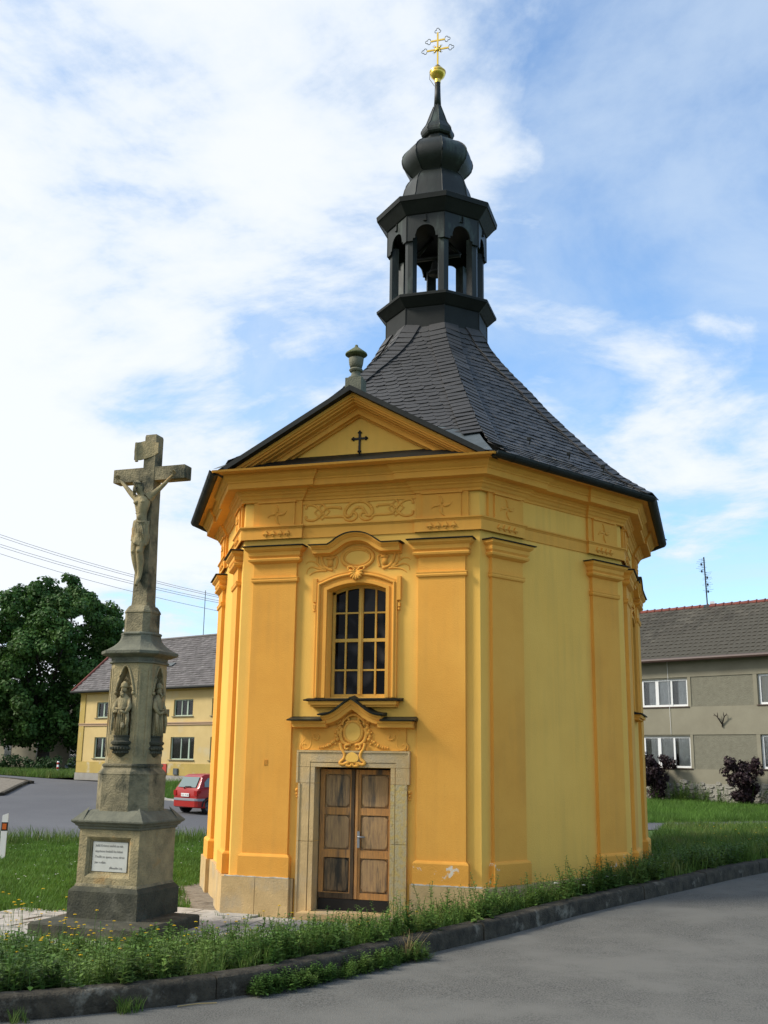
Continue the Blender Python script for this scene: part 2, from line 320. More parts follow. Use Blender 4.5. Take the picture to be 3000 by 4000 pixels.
npmesh('grit', V, F, 'gravel', kind='stuff', label='loose grit and crumbs along the foot of the kerb', category='grit') if False else setp(npmesh('grit', V, F, 'gravel'), 'loose grit and crumbs lying along the foot of the kerb', 'grit', kind='stuff')
# kerb: one thing of the setting, its stones are parts
kerb = bpy.data.objects.new('kerb', None); COL.objects.link(kerb); kerb['kind'] = 'structure'; ORG['kerb'] = Matrix.Identity(4)
t0, t1 = KS[6]-16, KS[6]+60; t = t0
prof = [(.0, -.08), (.0, .150), (.012, .178), (.035, .192), (.19, .196), (.205, .185), (.205, -.08)]
def kp(t):
    i = min(max(np.searchsorted(KS, t)-1, 0), len(KL)-2); f_ = (t-KS[i])/(KS[i+1]-KS[i]); n__ = KN[i]*(1-f_)+KN[i+1]*f_; return KL[i]*(1-f_)+KL[i+1]*f_, n__/np.linalg.norm(n__)
def kt(u):  # parameter of arclength 0 at the point nearest the left edge of the view
    return KS[6]+u
while t < t1:
    ln = 1.0+rng.uniform(-.01, .01) if t < KS[6]+20 else 2.; g_ = .006; mb = MB(); rs = []; dz = rng.uniform(-.006, .006); dn = rng.uniform(-.008, .008)
    for k_ in range(5):
        c_, n__ = kp(t+g_+(ln-2*g_)*k_/4); wob = rng.uniform(-.004, .004, len(prof))
        rs.append([(c_[0]+n__[0]*(o_+dn+w_), c_[1]+n__[1]*(o_+dn+w_), c_[2]+h+dz+w_*.5) for (o_, h), w_ in zip(prof, wob)])
    mb.rings(rs, True, True); ob = mb.build('kerb_stone', 'kerb', kerb, True); autosmooth(ob, 40); t += ln
def polysheet(name, poly, M, off, step=1.5, parent=None, fn=base, **kw):
    bm = bmesh.new(); bm.faces.new([bm.verts.new((x, y, 0)) for x, y in poly]); bmesh.ops.triangulate(bm, faces=bm.faces[:])
    xs = [p_[0] for p_ in poly]; ys = [p_[1] for p_ in poly]
    for ax_, lo, hi in ((0, min(xs), max(xs)), (1, min(ys), max(ys))):
        q = lo+step
        while q < hi:
            co = [0, 0, 0]; no = [0, 0, 0]; co[ax_] = q; no[ax_] = 1
            bmesh.ops.bisect_plane(bm, geom=bm.verts[:]+bm.edges[:]+bm.faces[:], plane_co=co, plane_no=no); q += step
    v = np.array([v_.co for v_ in bm.verts]); z = fn(v[:, 0], v[:, 1])+off
    for v_, z_ in zip(bm.verts, z): v_.co.z = z_
    bmesh.ops.recalc_face_normals(bm, faces=bm.faces)
    me = bpy.data.meshes.new(name); bm.to_mesh(me); bm.free()
    if me.polygons and me.polygons[0].normal.z < 0: me.flip_normals()
    return link(me, name, parent, M, True, **kw)
polysheet('square', [(-70, -35), (-13.2, 5.1), (-8.5, 8.4), (0, 11.2), (3.1, 12.7), (20, 24.9), (60, 55), (60, 61), (20, 29.8), (5.83, 18.4), (2.84, 16), (-8, 18.6), (-17.9, 22.7), (-25.8, 31.6), (-30.2, 34.9), (-33.4, 37.1), (-42.2, 44.1), (-75, 70)], 'asphalt_far', .035, 2., kind='structure')
polysheet('sidewalk', [(-28.85, 28.7), (-26.7, 24.65), (-25.2, 21.4), (-31, 11), (-70, -10), (-70, 58), (-40, 38.5)], 'gravel', .13, 3., kind='structure')
polysheet('far_lawn', [(-30.6, 26.5), (-29.5, 22.5), (-34, 15), (-70, 2), (-70, 48), (-42, 34)], 'lawn', .16, 3., kind='structure')
# kerb stones round the corner of the far sidewalk
fk = bpy.data.objects.new('far_kerb', None); COL.objects.link(fk); fk['kind'] = 'structure'; ORG['far_kerb'] = Matrix.Identity(4)
cp = catmull([(-31, 11, 0), (-27.3, 17.3, 0), (-25.3, 21.0, 0), (-25.2, 21.6, 0), (-26.9, 24.9, 0), (-28.7, 28.3, 0), (-29.2, 29.1, 0), (-40, 38.5, 0)], lambda d: max(2, d))
for i in range(len(cp)-1):
    a, b = Vector(cp[i]), Vector(cp[i+1]); d = (b-a).normalized(); n__ = Vector((-d.y, d.x, 0)); a = a+d*.01; b = b-d*.01
    za, zb = float(base(a.x, a.y)), float(base(b.x, b.y))
    P_ = lambda p_, o_, z: (p_.x+n__.x*o_, p_.y+n__.y*o_, z)
    MB().hexa([P_(a, -.1, za-.1), P_(b, -.1, zb-.1), P_(b, .08, zb-.1), P_(a, .08, za-.1), P_(a, -.1, za+.17), P_(b, -.1, zb+.17), P_(b, .08, zb+.17), P_(a, .08, za+.17)]).build('kerb_stone', 'kerb', fk)
# pale kerb at the verge before the yellow house
MBk = MB(); a = Vector((-17.9, 22.75, 0)); b = Vector((-8, 18.65, 0)); d = (b-a)/8; n__ = Vector((-d.y, d.x, 0)).normalized()
fk2 = bpy.data.objects.new('verge_kerb', None); COL.objects.link(fk2); fk2['kind'] = 'structure'; ORG['verge_kerb'] = Matrix.Identity(4)
for k_ in range(-6, 8):
    p_ = a+d*k_ if k_ >= 0 else a+Vector((-7.9, 8.85, 0))*(-k_)/6; q = a+d*(k_+1) if k_ >= 0 else a+Vector((-7.9, 8.85, 0))*(-k_-1)/6
    e_ = (q-p_).normalized(); n__ = Vector((-e_.y, e_.x, 0)); p_ = p_+e_*.01; q = q-e_*.01; za, zb = float(base(p_.x, p_.y)), float(base(q.x, q.y))
    P_ = lambda w_, o_, z: (w_.x+n__.x*o_, w_.y+n__.y*o_, z)
    MB().hexa([P_(p_, -.02, za-.1), P_(q, -.02, zb-.1), P_(q, .2, zb-.1), P_(p_, .2, za-.1), P_(p_, -.02, za+.10), P_(q, -.02, zb+.10), P_(q, .2, zb+.10), P_(p_, .2, za+.10)]).build('kerb_stone', 'paving', fk2)
# paving of concrete slabs between cross and chapel
pv = bpy.data.objects.new('paving', None); COL.objects.link(pv); pv['kind'] = 'structure'; ORG['paving'] = Matrix.Identity(4)
polysheet('paving_bed', [(-9.5, -8.2), (-3.5, -8.3), (-1.3, -8.0), (1.3, -6.6), (1.3, -4.95), (-1.9, -4.95), (-3.0, -4.6), (-3.9, -5.8), (-9.5, -6.1)], 'gravel', .012, .5, kind='structure', fn=ground)
def inpoly(x, y, P):
    c = False; j = len(P)-1
    for i in range(len(P)):
        if (P[i][1] > y) != (P[j][1] > y) and x < (P[j][0]-P[i][0])*(y-P[i][1])/(P[j][1]-P[i][1])+P[i][0]: c = not c
        j = i
    return c
PAV = [(-9.3, -8.1), (-3.5, -8.25), (-1.25, -7.95), (1.2, -6.5), (1.2, -5.0), (-1.9, -5.0), (-3.0, -4.75), (-3.9, -5.85), (-9.3, -6.15)]
slabmesh = []
for v_ in range(4):
    mb = MB(); w_ = .243; e_ = [rng.uniform(-.006, .006) for _ in range(8)]
    lo = [(-w_+e_[0], -w_+e_[1]), (w_+e_[2], -w_+e_[3]), (w_+e_[4], w_+e_[5]), (-w_+e_[6], w_+e_[7])]
    mb.prism([(x, y, -.03) for x, y in lo], [(x, y, .014) for x, y in lo]); me = bpy.data.meshes.new('slab'); me.from_pydata(mb.v, [], mb.f); me.materials.append(MT['paving']); me.update(); slabmesh.append(me)
ca, sa = math.cos(-.05), math.sin(-.05)
for i in range(-20, 8):
    for j in range(-4, 8):
        x0, y0 = i*.5+(.25 if j % 2 else 0), -8.+j*.5; x = x0*ca-y0*sa-.35; y = x0*sa+y0*ca-.1
        if inpoly(x, y, PAV) and not (-3.15 < x < -1.45 and -7.9 < y < -6.2):
            o = link(slabmesh[(i*7+j*3) % 4], 'paving_slab', pv); o.location = (x, y, G1(x, y)+.022+rng.uniform(-.004, .006)); o.rotation_euler = (rng.uniform(-.012, .012), rng.uniform(-.012, .012), -.05+rng.uniform(-.01, .01)+1.5708*int(rng.integers(4)))
polysheet('dirt_apron', [(-1.9, -5.0), (-2.75, -4.75), (-3.2, -4.0), (-4.1, -2.4), (-4.45, 2), (-3.6, 2), (-3.65, -1.85), (-1.95, -4.8)], 'gravel', .02, .4, kind='structure', fn=ground)

# low wooded hills all round the village, far beyond the houses
V = []; n_ = 160
for k in range(n_):
    a = 2*math.pi*k/n_; r0 = 760+60*math.sin(3*a); hh = 16+7*math.sin(5*a+1)+4*math.sin(13*a)+rng.uniform(-1, 1)
    V += [(r0*.8*math.cos(a), r0*.8*math.sin(a), -1), (r0*math.cos(a), r0*math.sin(a), hh), (r0*1.15*math.cos(a), r0*1.15*math.sin(a), -2)]
F = [(3*k+j, 3*((k+1) % n_)+j, 3*((k+1) % n_)+j+1, 3*k+j+1) for k in range(n_) for j in range(2)]
npmesh('hills', V, F, 'leaf_h', smooth=True, kind='structure')
# ================================================================== chapel
CW, CA, CB, CC = 1.9, 4.869, 3.712, 1.868
OCT = [Vector(p_) for p_ in ((CW, -CA), (CB, -CC), (CB, CC), (CW, CA), (-CW, CA), (-CB, CC), (-CB, -CC), (-CW, -CA))]
def offpoly(P, e):
    n = len(P); o = []
    for i in range(n):
        A, B, C_ = P[i-1], P[i], P[(i+1) % n]; d1 = (B-A).normalized(); d2 = (C_-B).normalized()
        n1 = Vector((d1.y, -d1.x)); n2 = Vector((d2.y, -d2.x)); m_ = n1+n2
        if m_.length < 1e-6: o.append(B+n1*e)
        else: o.append(B+m_*(e/(1+n1.dot(n2))))
    return o
class Fr:   # frame of a wall face: u along it, n outwards, z up
    def __init__(s, A, B):
        s.o = (A+B)/2; s.d = (B-A).normalized(); s.n = Vector((s.d.y, -s.d.x)); s.h = (B-A).length/2
    def __call__(s, u, n, z): q = s.o+s.d*u+s.n*n; return (q.x, q.y, z)
FRS = [Fr(OCT[i-1], OCT[i]) for i in range(8)]      # 0 front, 1 right diagonal, 2 right side, ... 6 left side, 7 left diagonal
PIL = {0: (.975, 1.689), 4: (.975, 1.689), 1: (.865, 1.552), 3: (.865, 1.552), 5: (.865, 1.552), 7: (.865, 1.552), 2: (.95, 1.655), 6: (.95, 1.655)}
chapel = thing('chapel', 'yellow baroque chapel with a black octagonal roof lantern and orange pilasters', 'chapel', (0, 0, -.2))
def fbox(mb, fr, u0, u1, n0, n1, z0, z1): return mb.hexa([fr(u0, n0, z0), fr(u1, n0, z0), fr(u1, n1, z0), fr(u0, n1, z0), fr(u0, n0, z1), fr(u1, n0, z1), fr(u1, n1, z1), fr(u0, n1, z1)])
WO, WZ0, WZ1, WZ2 = .47, 2.94, 4.56, 4.665          # window half width, sill, springing, crown
def arcz(u): return WZ2-(WZ2-WZ1)*(u/WO)**2
wall = MB(); TOPZ = 6.05; BOT = -.5
for i, fr in enumerate(FRS):
    h = fr.h; q4 = lambda u0, u1, z0, z1: wall.add([fr(u0, 0, z0), fr(u1, 0, z0), fr(u1, 0, z1), fr(u0, 0, z1)], [(0, 1, 2, 3)])
    dr = i == 0; win = i in (0, 2, 6)
    if dr: q4(-h, -.585, BOT, 1.93); q4(.585, h, BOT, 1.93); q4(-h, h, 1.93, WZ0)
    elif win: q4(-h, h, BOT, WZ0)
    if win:
        q4(-h, -WO, WZ0, WZ1); q4(WO, h, WZ0, WZ1)
        us = [-WO+2*WO*k/12 for k in range(13)]
        q4(-h, -WO, WZ1, TOPZ); q4(WO, h, WZ1, TOPZ)
        for a, b in zip(us, us[1:]): wall.add([fr(a, 0, arcz(a)), fr(b, 0, arcz(b)), fr(b, 0, TOPZ), fr(a, 0, TOPZ)], [(0, 1, 2, 3)])
        rv = [(-WO, WZ0)]+[(u, arcz(u)) for u in us]+[(WO, WZ0)]
        for (a, za), (b, zb) in zip(rv, rv[1:]+rv[:1]): wall.add([fr(a, 0, za), fr(b, 0, zb), fr(b, -.45, zb), fr(a, -.45, za)], [(0, 1, 2, 3)])
    else: q4(-h, h, BOT, TOPZ)
    if dr:
        for (a, za), (b, zb) in (((-.585, -.07), (-.585, 1.93)), ((-.585, 1.93), (.585, 1.93)), ((.585, 1.93), (.585, -.07))): wall.add([fr(a, 0, za), fr(b, 0, zb), fr(b, -.5, zb), fr(a, -.5, za)], [(0, 1, 2, 3)])
wall.build('wall', 'yellow', chapel)
# dark inside: a floor, a back lining behind the openings
MB().box(-1.2, 1.2, -CA+.52, -CA+.56, -.2, 5.2).build('inner_lining', 'black', chapel)
for sx in (-1, 1): MB().box(sx*(CB-.56) if sx > 0 else -(CB-.52), sx*(CB-.52) if sx > 0 else -(CB-.56), -1, 1, 2.5, 5.2).build('inner_lining', 'black', chapel)
# plinth of stone blocks
def blk(name, poly, z0, z1, M, parent, **kw): mb = MB(); mb.prism([(x, y, z0) for x, y in poly], [(x, y, z1) for x, y in poly]); return mb.build(name, M, parent, **kw)
PO = offpoly(OCT, .125)
for i, fr in enumerate(FRS):
    pi_, po_ = PIL[i]; V0, V1 = OCT[i-1], OCT[i]; W0, W1 = PO[i-1], PO[i]; ui = pi_-.06; um = (pi_+fr.h)/2
    q2 = lambda u, n: fr(u, n, 0)[:2]; g_ = .004; zt = .355; M_ = 'stone'
    blk('plinth_block', [W0[:], q2(-um-g_, .125), q2(-um-g_, .004), V0[:]], -.45, zt, M_, chapel)
    blk('plinth_block', [q2(-um+g_, .125), q2(-ui, .125), q2(-ui, .004), q2(-um+g_, .004)], -.45, zt, M_, chapel)
    blk('plinth_block', [q2(ui, .125), q2(um-g_, .125), q2(um-g_, .004), q2(ui, .004)], -.45, zt, M_, chapel)
    blk('plinth_block', [q2(um+g_, .125), W1[:], V1[:], q2(um+g_, .004)], -.45, zt, M_, chapel)
    if i == 0:
        for s_ in (-1, 1): MB2 = MB(); fbox(MB2, fr, *sorted((s_*.875, s_*(ui-g_))), .004, .05, -.45, zt); MB2.build('plinth_block', M_, chapel)
    else:
        for a, b in ((-ui+g_, -g_), (g_, ui-g_)): mb = MB(); fbox(mb, fr, a, b, .004, .06, -.45, zt); mb.build('plinth_block', M_, chapel)
    for s_ in (-1, 1):   # plain strip of plaster above the plinth beside the corner and the pilaster bases
        pass
for s_ in (-1, 1):
    mb = MB(); lo, hi = sorted((s_*.92, s_*1.93)); n_ = 26; top = [(lo+(hi-lo)*k/n_, .366+rng.uniform(-.003, .009)) for k in range(n_+1)]
    mb.prism([FRS[0](lo, .127, .3551), FRS[0](hi, .127, .3551)]+[FRS[0](u, .127, z) for u, z in top[::-1]], [FRS[0](lo, .09, .3551), FRS[0](hi, .09, .3551)]+[FRS[0](u, .09, z) for u, z in top[::-1]]); mb.build('mortar_line', 'mortar', chapel)
# three-sided mouldings round a pilaster
def mould(fr, u0, u1, n, prof, M, name, parent, n0=0., smooth=False):
    rs = []
    for e, z in prof: rs.append([fr(u0-e, n0, z), fr(u0-e, n+e, z), fr(u1+e, n+e, z), fr(u1+e, n0, z)])
    mb = MB(); mb.rings(rs, True, True); return mb.build(name, M, parent, smooth)
PT = .06
for i, fr in enumerate(FRS):
    pi_, po_ = PIL[i]
    for s_ in (-1, 1):
        u0, u1 = sorted((s_*pi_, s_*po_)); worn = i in (0, 1) and s_ > 0 or (i == 1)
        p_ = mould(fr, u0, u1, PT, [(0, .68), (0, 5.04)], 'orange', 'pilaster', chapel)
        mould(fr, u0, u1, PT, [(.045, .36), (.045, .645), (.03, .665), (.004, .684)], 'orange_worn' if worn else 'orange', 'pilaster_base', p_)
        mould(fr, u0, u1, PT, [(.002, 4.70), (.022, 4.712), (.028, 4.735), (.022, 4.758), (.028, 4.765), (.028, 4.782), (.002, 4.785)], 'orange', 'collar', p_)
        mould(fr, u0, u1, PT, [(.002, 5.0), (.03, 5.012), (.07, 5.035), (.078, 5.062), (.070, 5.078), (.052, 5.082), (.052, 5.09), (.075, 5.12), (.078, 5.175), (.088, 5.18), (.125, 5.215), (.13, 5.25)], 'orange', 'capital', p_)
        mould(fr, u0, u1, PT, [(.155, 5.252), (.16, 5.262), (.15, 5.27), (.02, 5.30)], 'sheet', 'capital_flashing', p_)
# entablature
def breakpath(dn):   # octagon with the corners and pilasters standing forward by dn
    P = []
    for i, fr in enumerate(FRS):
        pi_ = PIL[i][0]-.05
        P += [Vector(fr(-pi_, dn, 0)[:2]), Vector(fr(-pi_, 0, 0)[:2]), Vector(fr(pi_, 0, 0)[:2]), Vector(fr(pi_, dn, 0)[:2]), None]
    O2 = offpoly(OCT, dn); k = 0; out_ = []
    for i in range(8):
        a = P[i*5:i*5+4]; out_ += a; out_.append(O2[i])
    return out_
BP = breakpath(.045)
def sweepring(path, prof, M, name, parent, close=False):
    rs = [[(q.x, q.y, z) for q in offpoly(path, e)] for e, z in prof]; mb = MB(); mb.rings(rs, True, False); return mb.build(name, M, parent)
sweepring(BP, [(0, 5.395), (.018, 5.397), (.018, 5.555), (.0, 5.556)], 'orange', 'architrave', chapel)
sweepring(BP, [(0, 5.555), (.022, 5.557), (.034, 5.575), (.05, 5.585), (.05, 5.603), (.0, 5.606)], 'orange', 'architrave_moulding', chapel)
sweepring(BP, [(-.02, 5.995), (.02, 5.998), (.028, 6.03), (.05, 6.05), (.07, 6.085), (.095, 6.10), (.10, 6.128), (.115, 6.135), (.13, 6.165), (.27, 6.172), (.275, 6.178), (.275, 6.262), (.29, 6.268), (.295, 6.29), (.325, 6.315), (.35, 6.345), (.355, 6.375), (.355, 6.398), (.0, 6.41)], 'orange', 'cornice', chapel)
for i, fr in enumerate(FRS):
    pi_, po_ = PIL[i]
    for s_ in (-1, 1):
        lo, hi = sorted((s_*(pi_-.05), s_*(po_+.05))); mb = MB(); fbox(mb, fr, lo, hi, .002, .045, 5.606, 5.996); fb = mb.build('frieze_block', 'orange', chapel)
        lo, hi = sorted((s_*(pi_+.06), s_*(po_-.06))); mb = MB(); fbox(mb, fr, lo, hi, .046, .07, 5.606, 5.97); fbox(mb, fr, lo-.02, hi+.02, .046, .10, 5.972, 5.994); mb.build('raised_panel', 'orange', fb)
        uc = (lo+hi)/2; mb = MB()      # four curved petals in a cross
        for k_ in range(4):
            a = k_*math.pi/2; pts = []
            for j in range(6):
                r_ = .025+.145*j/5; b_ = a-.12+.42*(j/5)**2
                pts.append(fr(uc+r_*math.cos(b_), .072, 5.785+r_*math.sin(b_)))
            mb.tube(pts, .019, 5, True, [.8, 1.2, 1.25, 1, .7, .2])
        mb.build('cross_ornament', 'orange', fb, True)
        mb = MB()
        for k_ in range(4):
            uu = uc-.18+.12*k_; z = 5.47
            mb.prism([fr(uu-.012, .064, z+.06), fr(uu+.012, .064, z+.06), fr(uu+.045, .064, z), fr(uu-.045, .064, z)], [fr(uu-.008, .088, z+.06), fr(uu+.008, .088, z+.06), fr(uu+.04, .09, z), fr(uu-.04, .09, z)])
            fbox(mb, fr, uu-.048, uu+.048, .064, .082, z-.012, z-.002); mb.ball(fr(uu, .075, z-.028), .014, 6, 4)
        mb.build('guttae', 'orange', fb)
# relief helpers on a face
def reltube(mb, fr, pts, r, n=.0, taper=None, close=False):
    P = [Vector((u, z)) for u, z in pts]; rs = []; N_ = len(P)
    for k_, p_ in enumerate(P):
        d = (P[(k_+1) % N_]-P[k_-1]) if close else (P[min(k_+1, N_-1)]-P[max(k_-1, 0)]); d.normalize(); nn = Vector((d.y, -d.x)); q = r*(taper[k_] if taper else 1)
        rs.append([fr(p_.x+nn.x*q*c_, n+q*s2, p_.y+nn.y*q*c_) for c_, s2 in ((-1, 0), (-.8, .55), (-.3, .85), (.3, .85), (.8, .55), (1, 0))])
    if close: rs.append(rs[0])
    mb.rings(rs, True, not close); return mb
def smoothpts(P, n=5): return [tuple(q) for q in catmull([(a, b) for a, b in P], lambda d: n)]
def spiral(cu, cz, r0, r1, a0, a1, n=14): return [(cu+(r0+(r1-r0)*k/n)*math.cos(a0+(a1-a0)*k/n), cz+(r0+(r1-r0)*k/n)*math.sin(a0+(a1-a0)*k/n)) for k in range(n+1)]
f0 = FRS[0]
# strapwork in the frieze over the window
mb = MB(); cz_ = 5.80
for s_ in (-1, 1):
    X = lambda P: [(s_*a, cz_+b) for a, b in P]
    reltube(mb, f0, smoothpts(X([(.30, .06), (.50, .065), (.56, .03), (.64, -.07), (.74, -.125), (.85, -.11), (.87, -.05)])), .020, .003)
    reltube(mb, f0, smoothpts(X([(.87, .06), (.85, .115), (.76, .12), (.66, .06), (.56, -.06), (.50, -.085), (.26, -.09), (.2, -.14), (.10, -.155), (.03, -.10), (.06, -.04), (.12, -.05), (.11, -.09)])), .020, .003)
    reltube(mb, f0, X([(.60, .13), (.72, 0), (.60, -.12), (.48, 0), (.60, .13)]), .016, .004)
    reltube(mb, f0, smoothpts(X([(0, .14), (.10, .125), (.19, .05), (.225, -.03), (.19, -.09), (.13, -.085)])), .026, .003)
    reltube(mb, f0, smoothpts(X([(0, .05), (.06, .03), (.10, -.03)])), .022, .003)
    for a, b in ((.05, .15), (.15, .11), (.22, .03)): mb.ball(f0(s_*a, .012, cz_+b), .02, 6, 4)
    mb.ball(f0(s_*.295, .008, cz_+.045), .022, 6, 4)
mb.build('frieze_strapwork', 'orange', chapel, True)
mb = MB(); fbox(mb, f0, -.93, .93, .002, .02, 5.93, 5.99); mb.build('frieze_border', 'orange', chapel)
# sweep of a profile (outward offset, projection) along a path in the face
def sweepuz(fr, path, prof, M, name, parent, close=False, smooth=False, **kw):
    P = [Vector(p_) for p_ in path]; N_ = len(P); nr = []
    for k_ in range(N_):
        if close or 0 < k_ < N_-1: d1 = (P[k_]-P[k_-1]).normalized(); d2 = (P[(k_+1) % N_]-P[k_]).normalized()
        elif k_ == 0: d1 = d2 = (P[1]-P[0]).normalized()
        else: d1 = d2 = (P[-1]-P[-2]).normalized()
        n1 = Vector((-d1.y, d1.x)); n2 = Vector((-d2.y, d2.x)); nr.append((n1+n2)/(1+n1.dot(n2)))
    rs = [[fr((p_+m_*o_).x, n, (p_+m_*o_).y) for o_, n in prof] for p_, m_ in zip(P, nr)]
    if close: rs.append(rs[0])
    mb = MB(); mb.rings(rs, True, not close); return mb.build(name, M, parent, smooth, **kw)
def chapel_window(fr):
    w_ = bpy.data.objects.new('window', None); COL.objects.link(w_); w_.parent = chapel; ORG[w_.name] = ORG['chapel']
    us = [WO-2*WO*k/14 for k in range(15)]
    path = [(WO, WZ0)]+[(u, arcz(u)) for u in us]+[(-WO, WZ0)]
    # path runs up the right jamb and over to the left: outward is to its right, so offsets are negative
    sweepuz(fr, path, [(0, .002), (0, .045), (-.052, .045), (-.056, .03), (-.105, .03), (-.108, .05), (-.118, .064), (-.130, .068), (-.142, .062), (-.150, .045), (-.175, .05), (-.178, .002)], 'orange', 'window_surround', w_)
    mb = MB()
    for s_ in (-1, 1):
        lo, hi = sorted((s_*.640, s_*.70)); fbox(mb, fr, lo, hi, .002, .052, 4.38, 4.74); lo, hi = sorted((s_*.655, s_*.69)); fbox(mb, fr, lo, hi, .002, .045, 4.28, 4.34); mb.ball(fr(s_*.672, .03, 4.245), .022, 6, 4)
    mb.build('surround_ear', 'orange', w_)
    # sash: dark ochre timber set back in the reveal
    n0, n1 = -.27, -.215; mb = MB(); Z0 = WZ0+.02; uw = WO-.012
    fbox(mb, fr, -uw, -uw+.045, n0, n1, Z0, WZ1); fbox(mb, fr, uw-.045, uw, n0, n1, Z0, WZ1); fbox(mb, fr, -uw, uw, n0+.002, n1-.002, Z0-.015, Z0+.045)
    for k_ in range(12):
        a = -uw+2*uw*k_/12; b = -uw+2*uw*(k_+1)/12; za, zb = arcz(a), arcz(b)
        mb.hexa([fr(a, n0, za-.05), fr(b, n0, zb-.05), fr(b, n1, zb-.05), fr(a, n1, za-.05), fr(a, n0, za), fr(b, n0, zb), fr(b, n1, zb), fr(a, n1, za)])
    mb.build('window_frame', 'sashpaint', w_)
    mb = MB(); fbox(mb, fr, -.035, .035, n0-.004, n1+.012, Z0+.04, WZ2-.045); fbox(mb, fr, -.014, .014, n1+.012, n1+.026, Z0+.045, WZ2-.05); fbox(mb, fr, -uw+.04, uw-.04, n0+.003, n1+.008, 3.79, 3.84)
    mb.build('mullion', 'sashpaint', w_)
    mb = MB()
    for u in (-.238, .238): fbox(mb, fr, u-.0125, u+.0125, n0+.01, n1+.004, Z0+.04, arcz(u)-.045)
    for z in (3.365, 4.235): fbox(mb, fr, -uw+.04, uw-.04, n0+.012, n1-.001, z-.0125, z+.0125)
    mb.build('glazing_bars', 'sashpaint', w_)
    for c_ in range(4):
        ua, ub = [(-uw+.045, -.25), (-.226, -.035), (.035, .226), (.25, uw-.045)][c_]
        for r_ in range(4):
            za, zb = [(Z0+.045, 3.353), (3.378, 3.79), (3.84, 4.222), (4.248, 0)][r_]; tl = rng.uniform(-.004, .004)
            mb = MB()
            if r_ < 3: fbox(mb, fr, ua, ub, n0+.02+tl, n0+.026+tl, za, zb)
            else:
                zA, zB = arcz(ua)-.05, arcz(ub)-.05
                mb.hexa([fr(ua, n0+.02, za), fr(ub, n0+.02, za), fr(ub, n0+.026, za), fr(ua, n0+.026, za), fr(ua, n0+.02, zA), fr(ub, n0+.02, zB), fr(ub, n0+.026, zB), fr(ua, n0+.026, zA)])
            mb.build('pane', 'glass', w_)
    sill = MB(); fbox(sill, fr, -.66, .66, .002, .12, 2.80, 2.83); fbox(sill, fr, -.68, .68, .002, .155, 2.832, 2.885); sill.build('window_sill', 'orange', w_)
    mb = MB(); mb.hexa([fr(-.75, .0, 2.888), fr(.75, .0, 2.888), fr(.75, .185, 2.888), fr(-.75, .185, 2.888), fr(-.75, .0, 2.935), fr(.75, .0, 2.935), fr(.75, .19, 2.905), fr(-.75, .19, 2.905)]); mb.build('sill_flashing', 'sheet', w_)
    # hood
    arc = [(-.43, 5.235), (-.36, 5.275), (-.26, 5.345), (-.14, 5.395), (0, 5.412), (.14, 5.395), (.26, 5.345), (.36, 5.275), (.43, 5.235)]
    pth = [(-.70, 5.235)]+smoothpts(arc, 3)+[(.70, 5.235)]
    sweepuz(fr, pth, [(0, .002), (0, .205), (-.018, .205), (-.022, .19), (-.045, .165), (-.055, .16), (-.06, .145), (-.115, .14), (-.118, .05), (-.135, .04), (-.15, .002)], 'orange', 'window_hood', w_)
    sweepuz(fr, [(-.74, 5.237)]+pth[1:-1]+[(.74, 5.237)], [(.001, .002), (.001, .225), (.014, .228), (.02, .002)], 'sheet', 'hood_flashing', w_)
    mb = MB()      # cartouche ring, crest, volutes and sprays
    reltube(mb, fr, [(.25*math.cos(a), 5.055+.155*math.sin(a)) for a in [2*math.pi*k/28 for k in range(28)]], .030, .004, close=True)
    reltube(mb, fr, [(.205*math.cos(a), 5.055+.118*math.sin(a)) for a in [2*math.pi*k/28 for k in range(28)]], .014, .012, close=True)
    for s_ in (-1, 1):
        X = lambda P: [(s_*a, b) for a, b in P]
        reltube(mb, fr, smoothpts(X([(.02, 5.2), (.08, 5.215), (.12, 5.19), (.10, 5.165), (.07, 5.175)])), .014, .02)
        reltube(mb, fr, smoothpts(X([(.36, 4.90), (.33, 5.0), (.335, 5.07), (.40, 5.085), (.45, 5.08)])), .018, .003)
        reltube(mb, fr, smoothpts(X([(.60, 5.12), (.585, 5.05), (.555, 4.97), (.50, 4.91), (.40, 4.875)])), .024, .003, None)
        reltube(mb, fr, smoothpts(X([(.645, 5.10), (.655, 5.02), (.62, 4.95), (.56, 4.90)])), .018, .003)
        for P in ([(.52, 4.90), (.62, 4.96), (.72, 5.02), (.80, 5.02), (.84, 4.985)], [(.54, 4.885), (.64, 4.91), (.74, 4.935), (.81, 4.90), (.825, 4.83)], [(.50, 4.875), (.62, 4.87), (.72, 4.845), (.78, 4.80)]):
            q = smoothpts(X(P)); reltube(mb, fr, q, .019, .002, [1-.75*k/(len(q)-1) for k in range(len(q))])
        fbox(mb, fr, *sorted((s_*.38, s_*.50)), .002, .03, 5.04, 5.07); fbox(mb, fr, *sorted((s_*.40, s_*.48)), .002, .022, 4.93, 5.04)
    mb.build('cartouche', 'orange', w_, True)
    mb = MB(); mb.add([fr(.2*math.cos(a), .012, 5.055+.115*math.sin(a)) for a in [2*math.pi*k/24 for k in range(24)]], [tuple(range(24))]); mb.build('cartouche_field', 'yellow', w_)
    mb = MB()      # scallop keystone
    for k_ in range(9):
        a = -math.pi/2+(k_-4)*.42; q = [(.012*math.cos(a)+0, 4.83+.012*math.sin(a)), (.075*math.cos(a), 4.83+.085*math.sin(a)), (.115*math.cos(a), 4.83+.13*math.sin(a))]
        reltube(mb, fr, q, .020, .065, [.6, 1., 1.05])
    for s_ in (-1, 1): reltube(mb, fr, smoothpts([(s_*.02, 4.86), (s_*.07, 4.90), (s_*.13, 4.90), (s_*.12, 4.86)]), .016, .065)
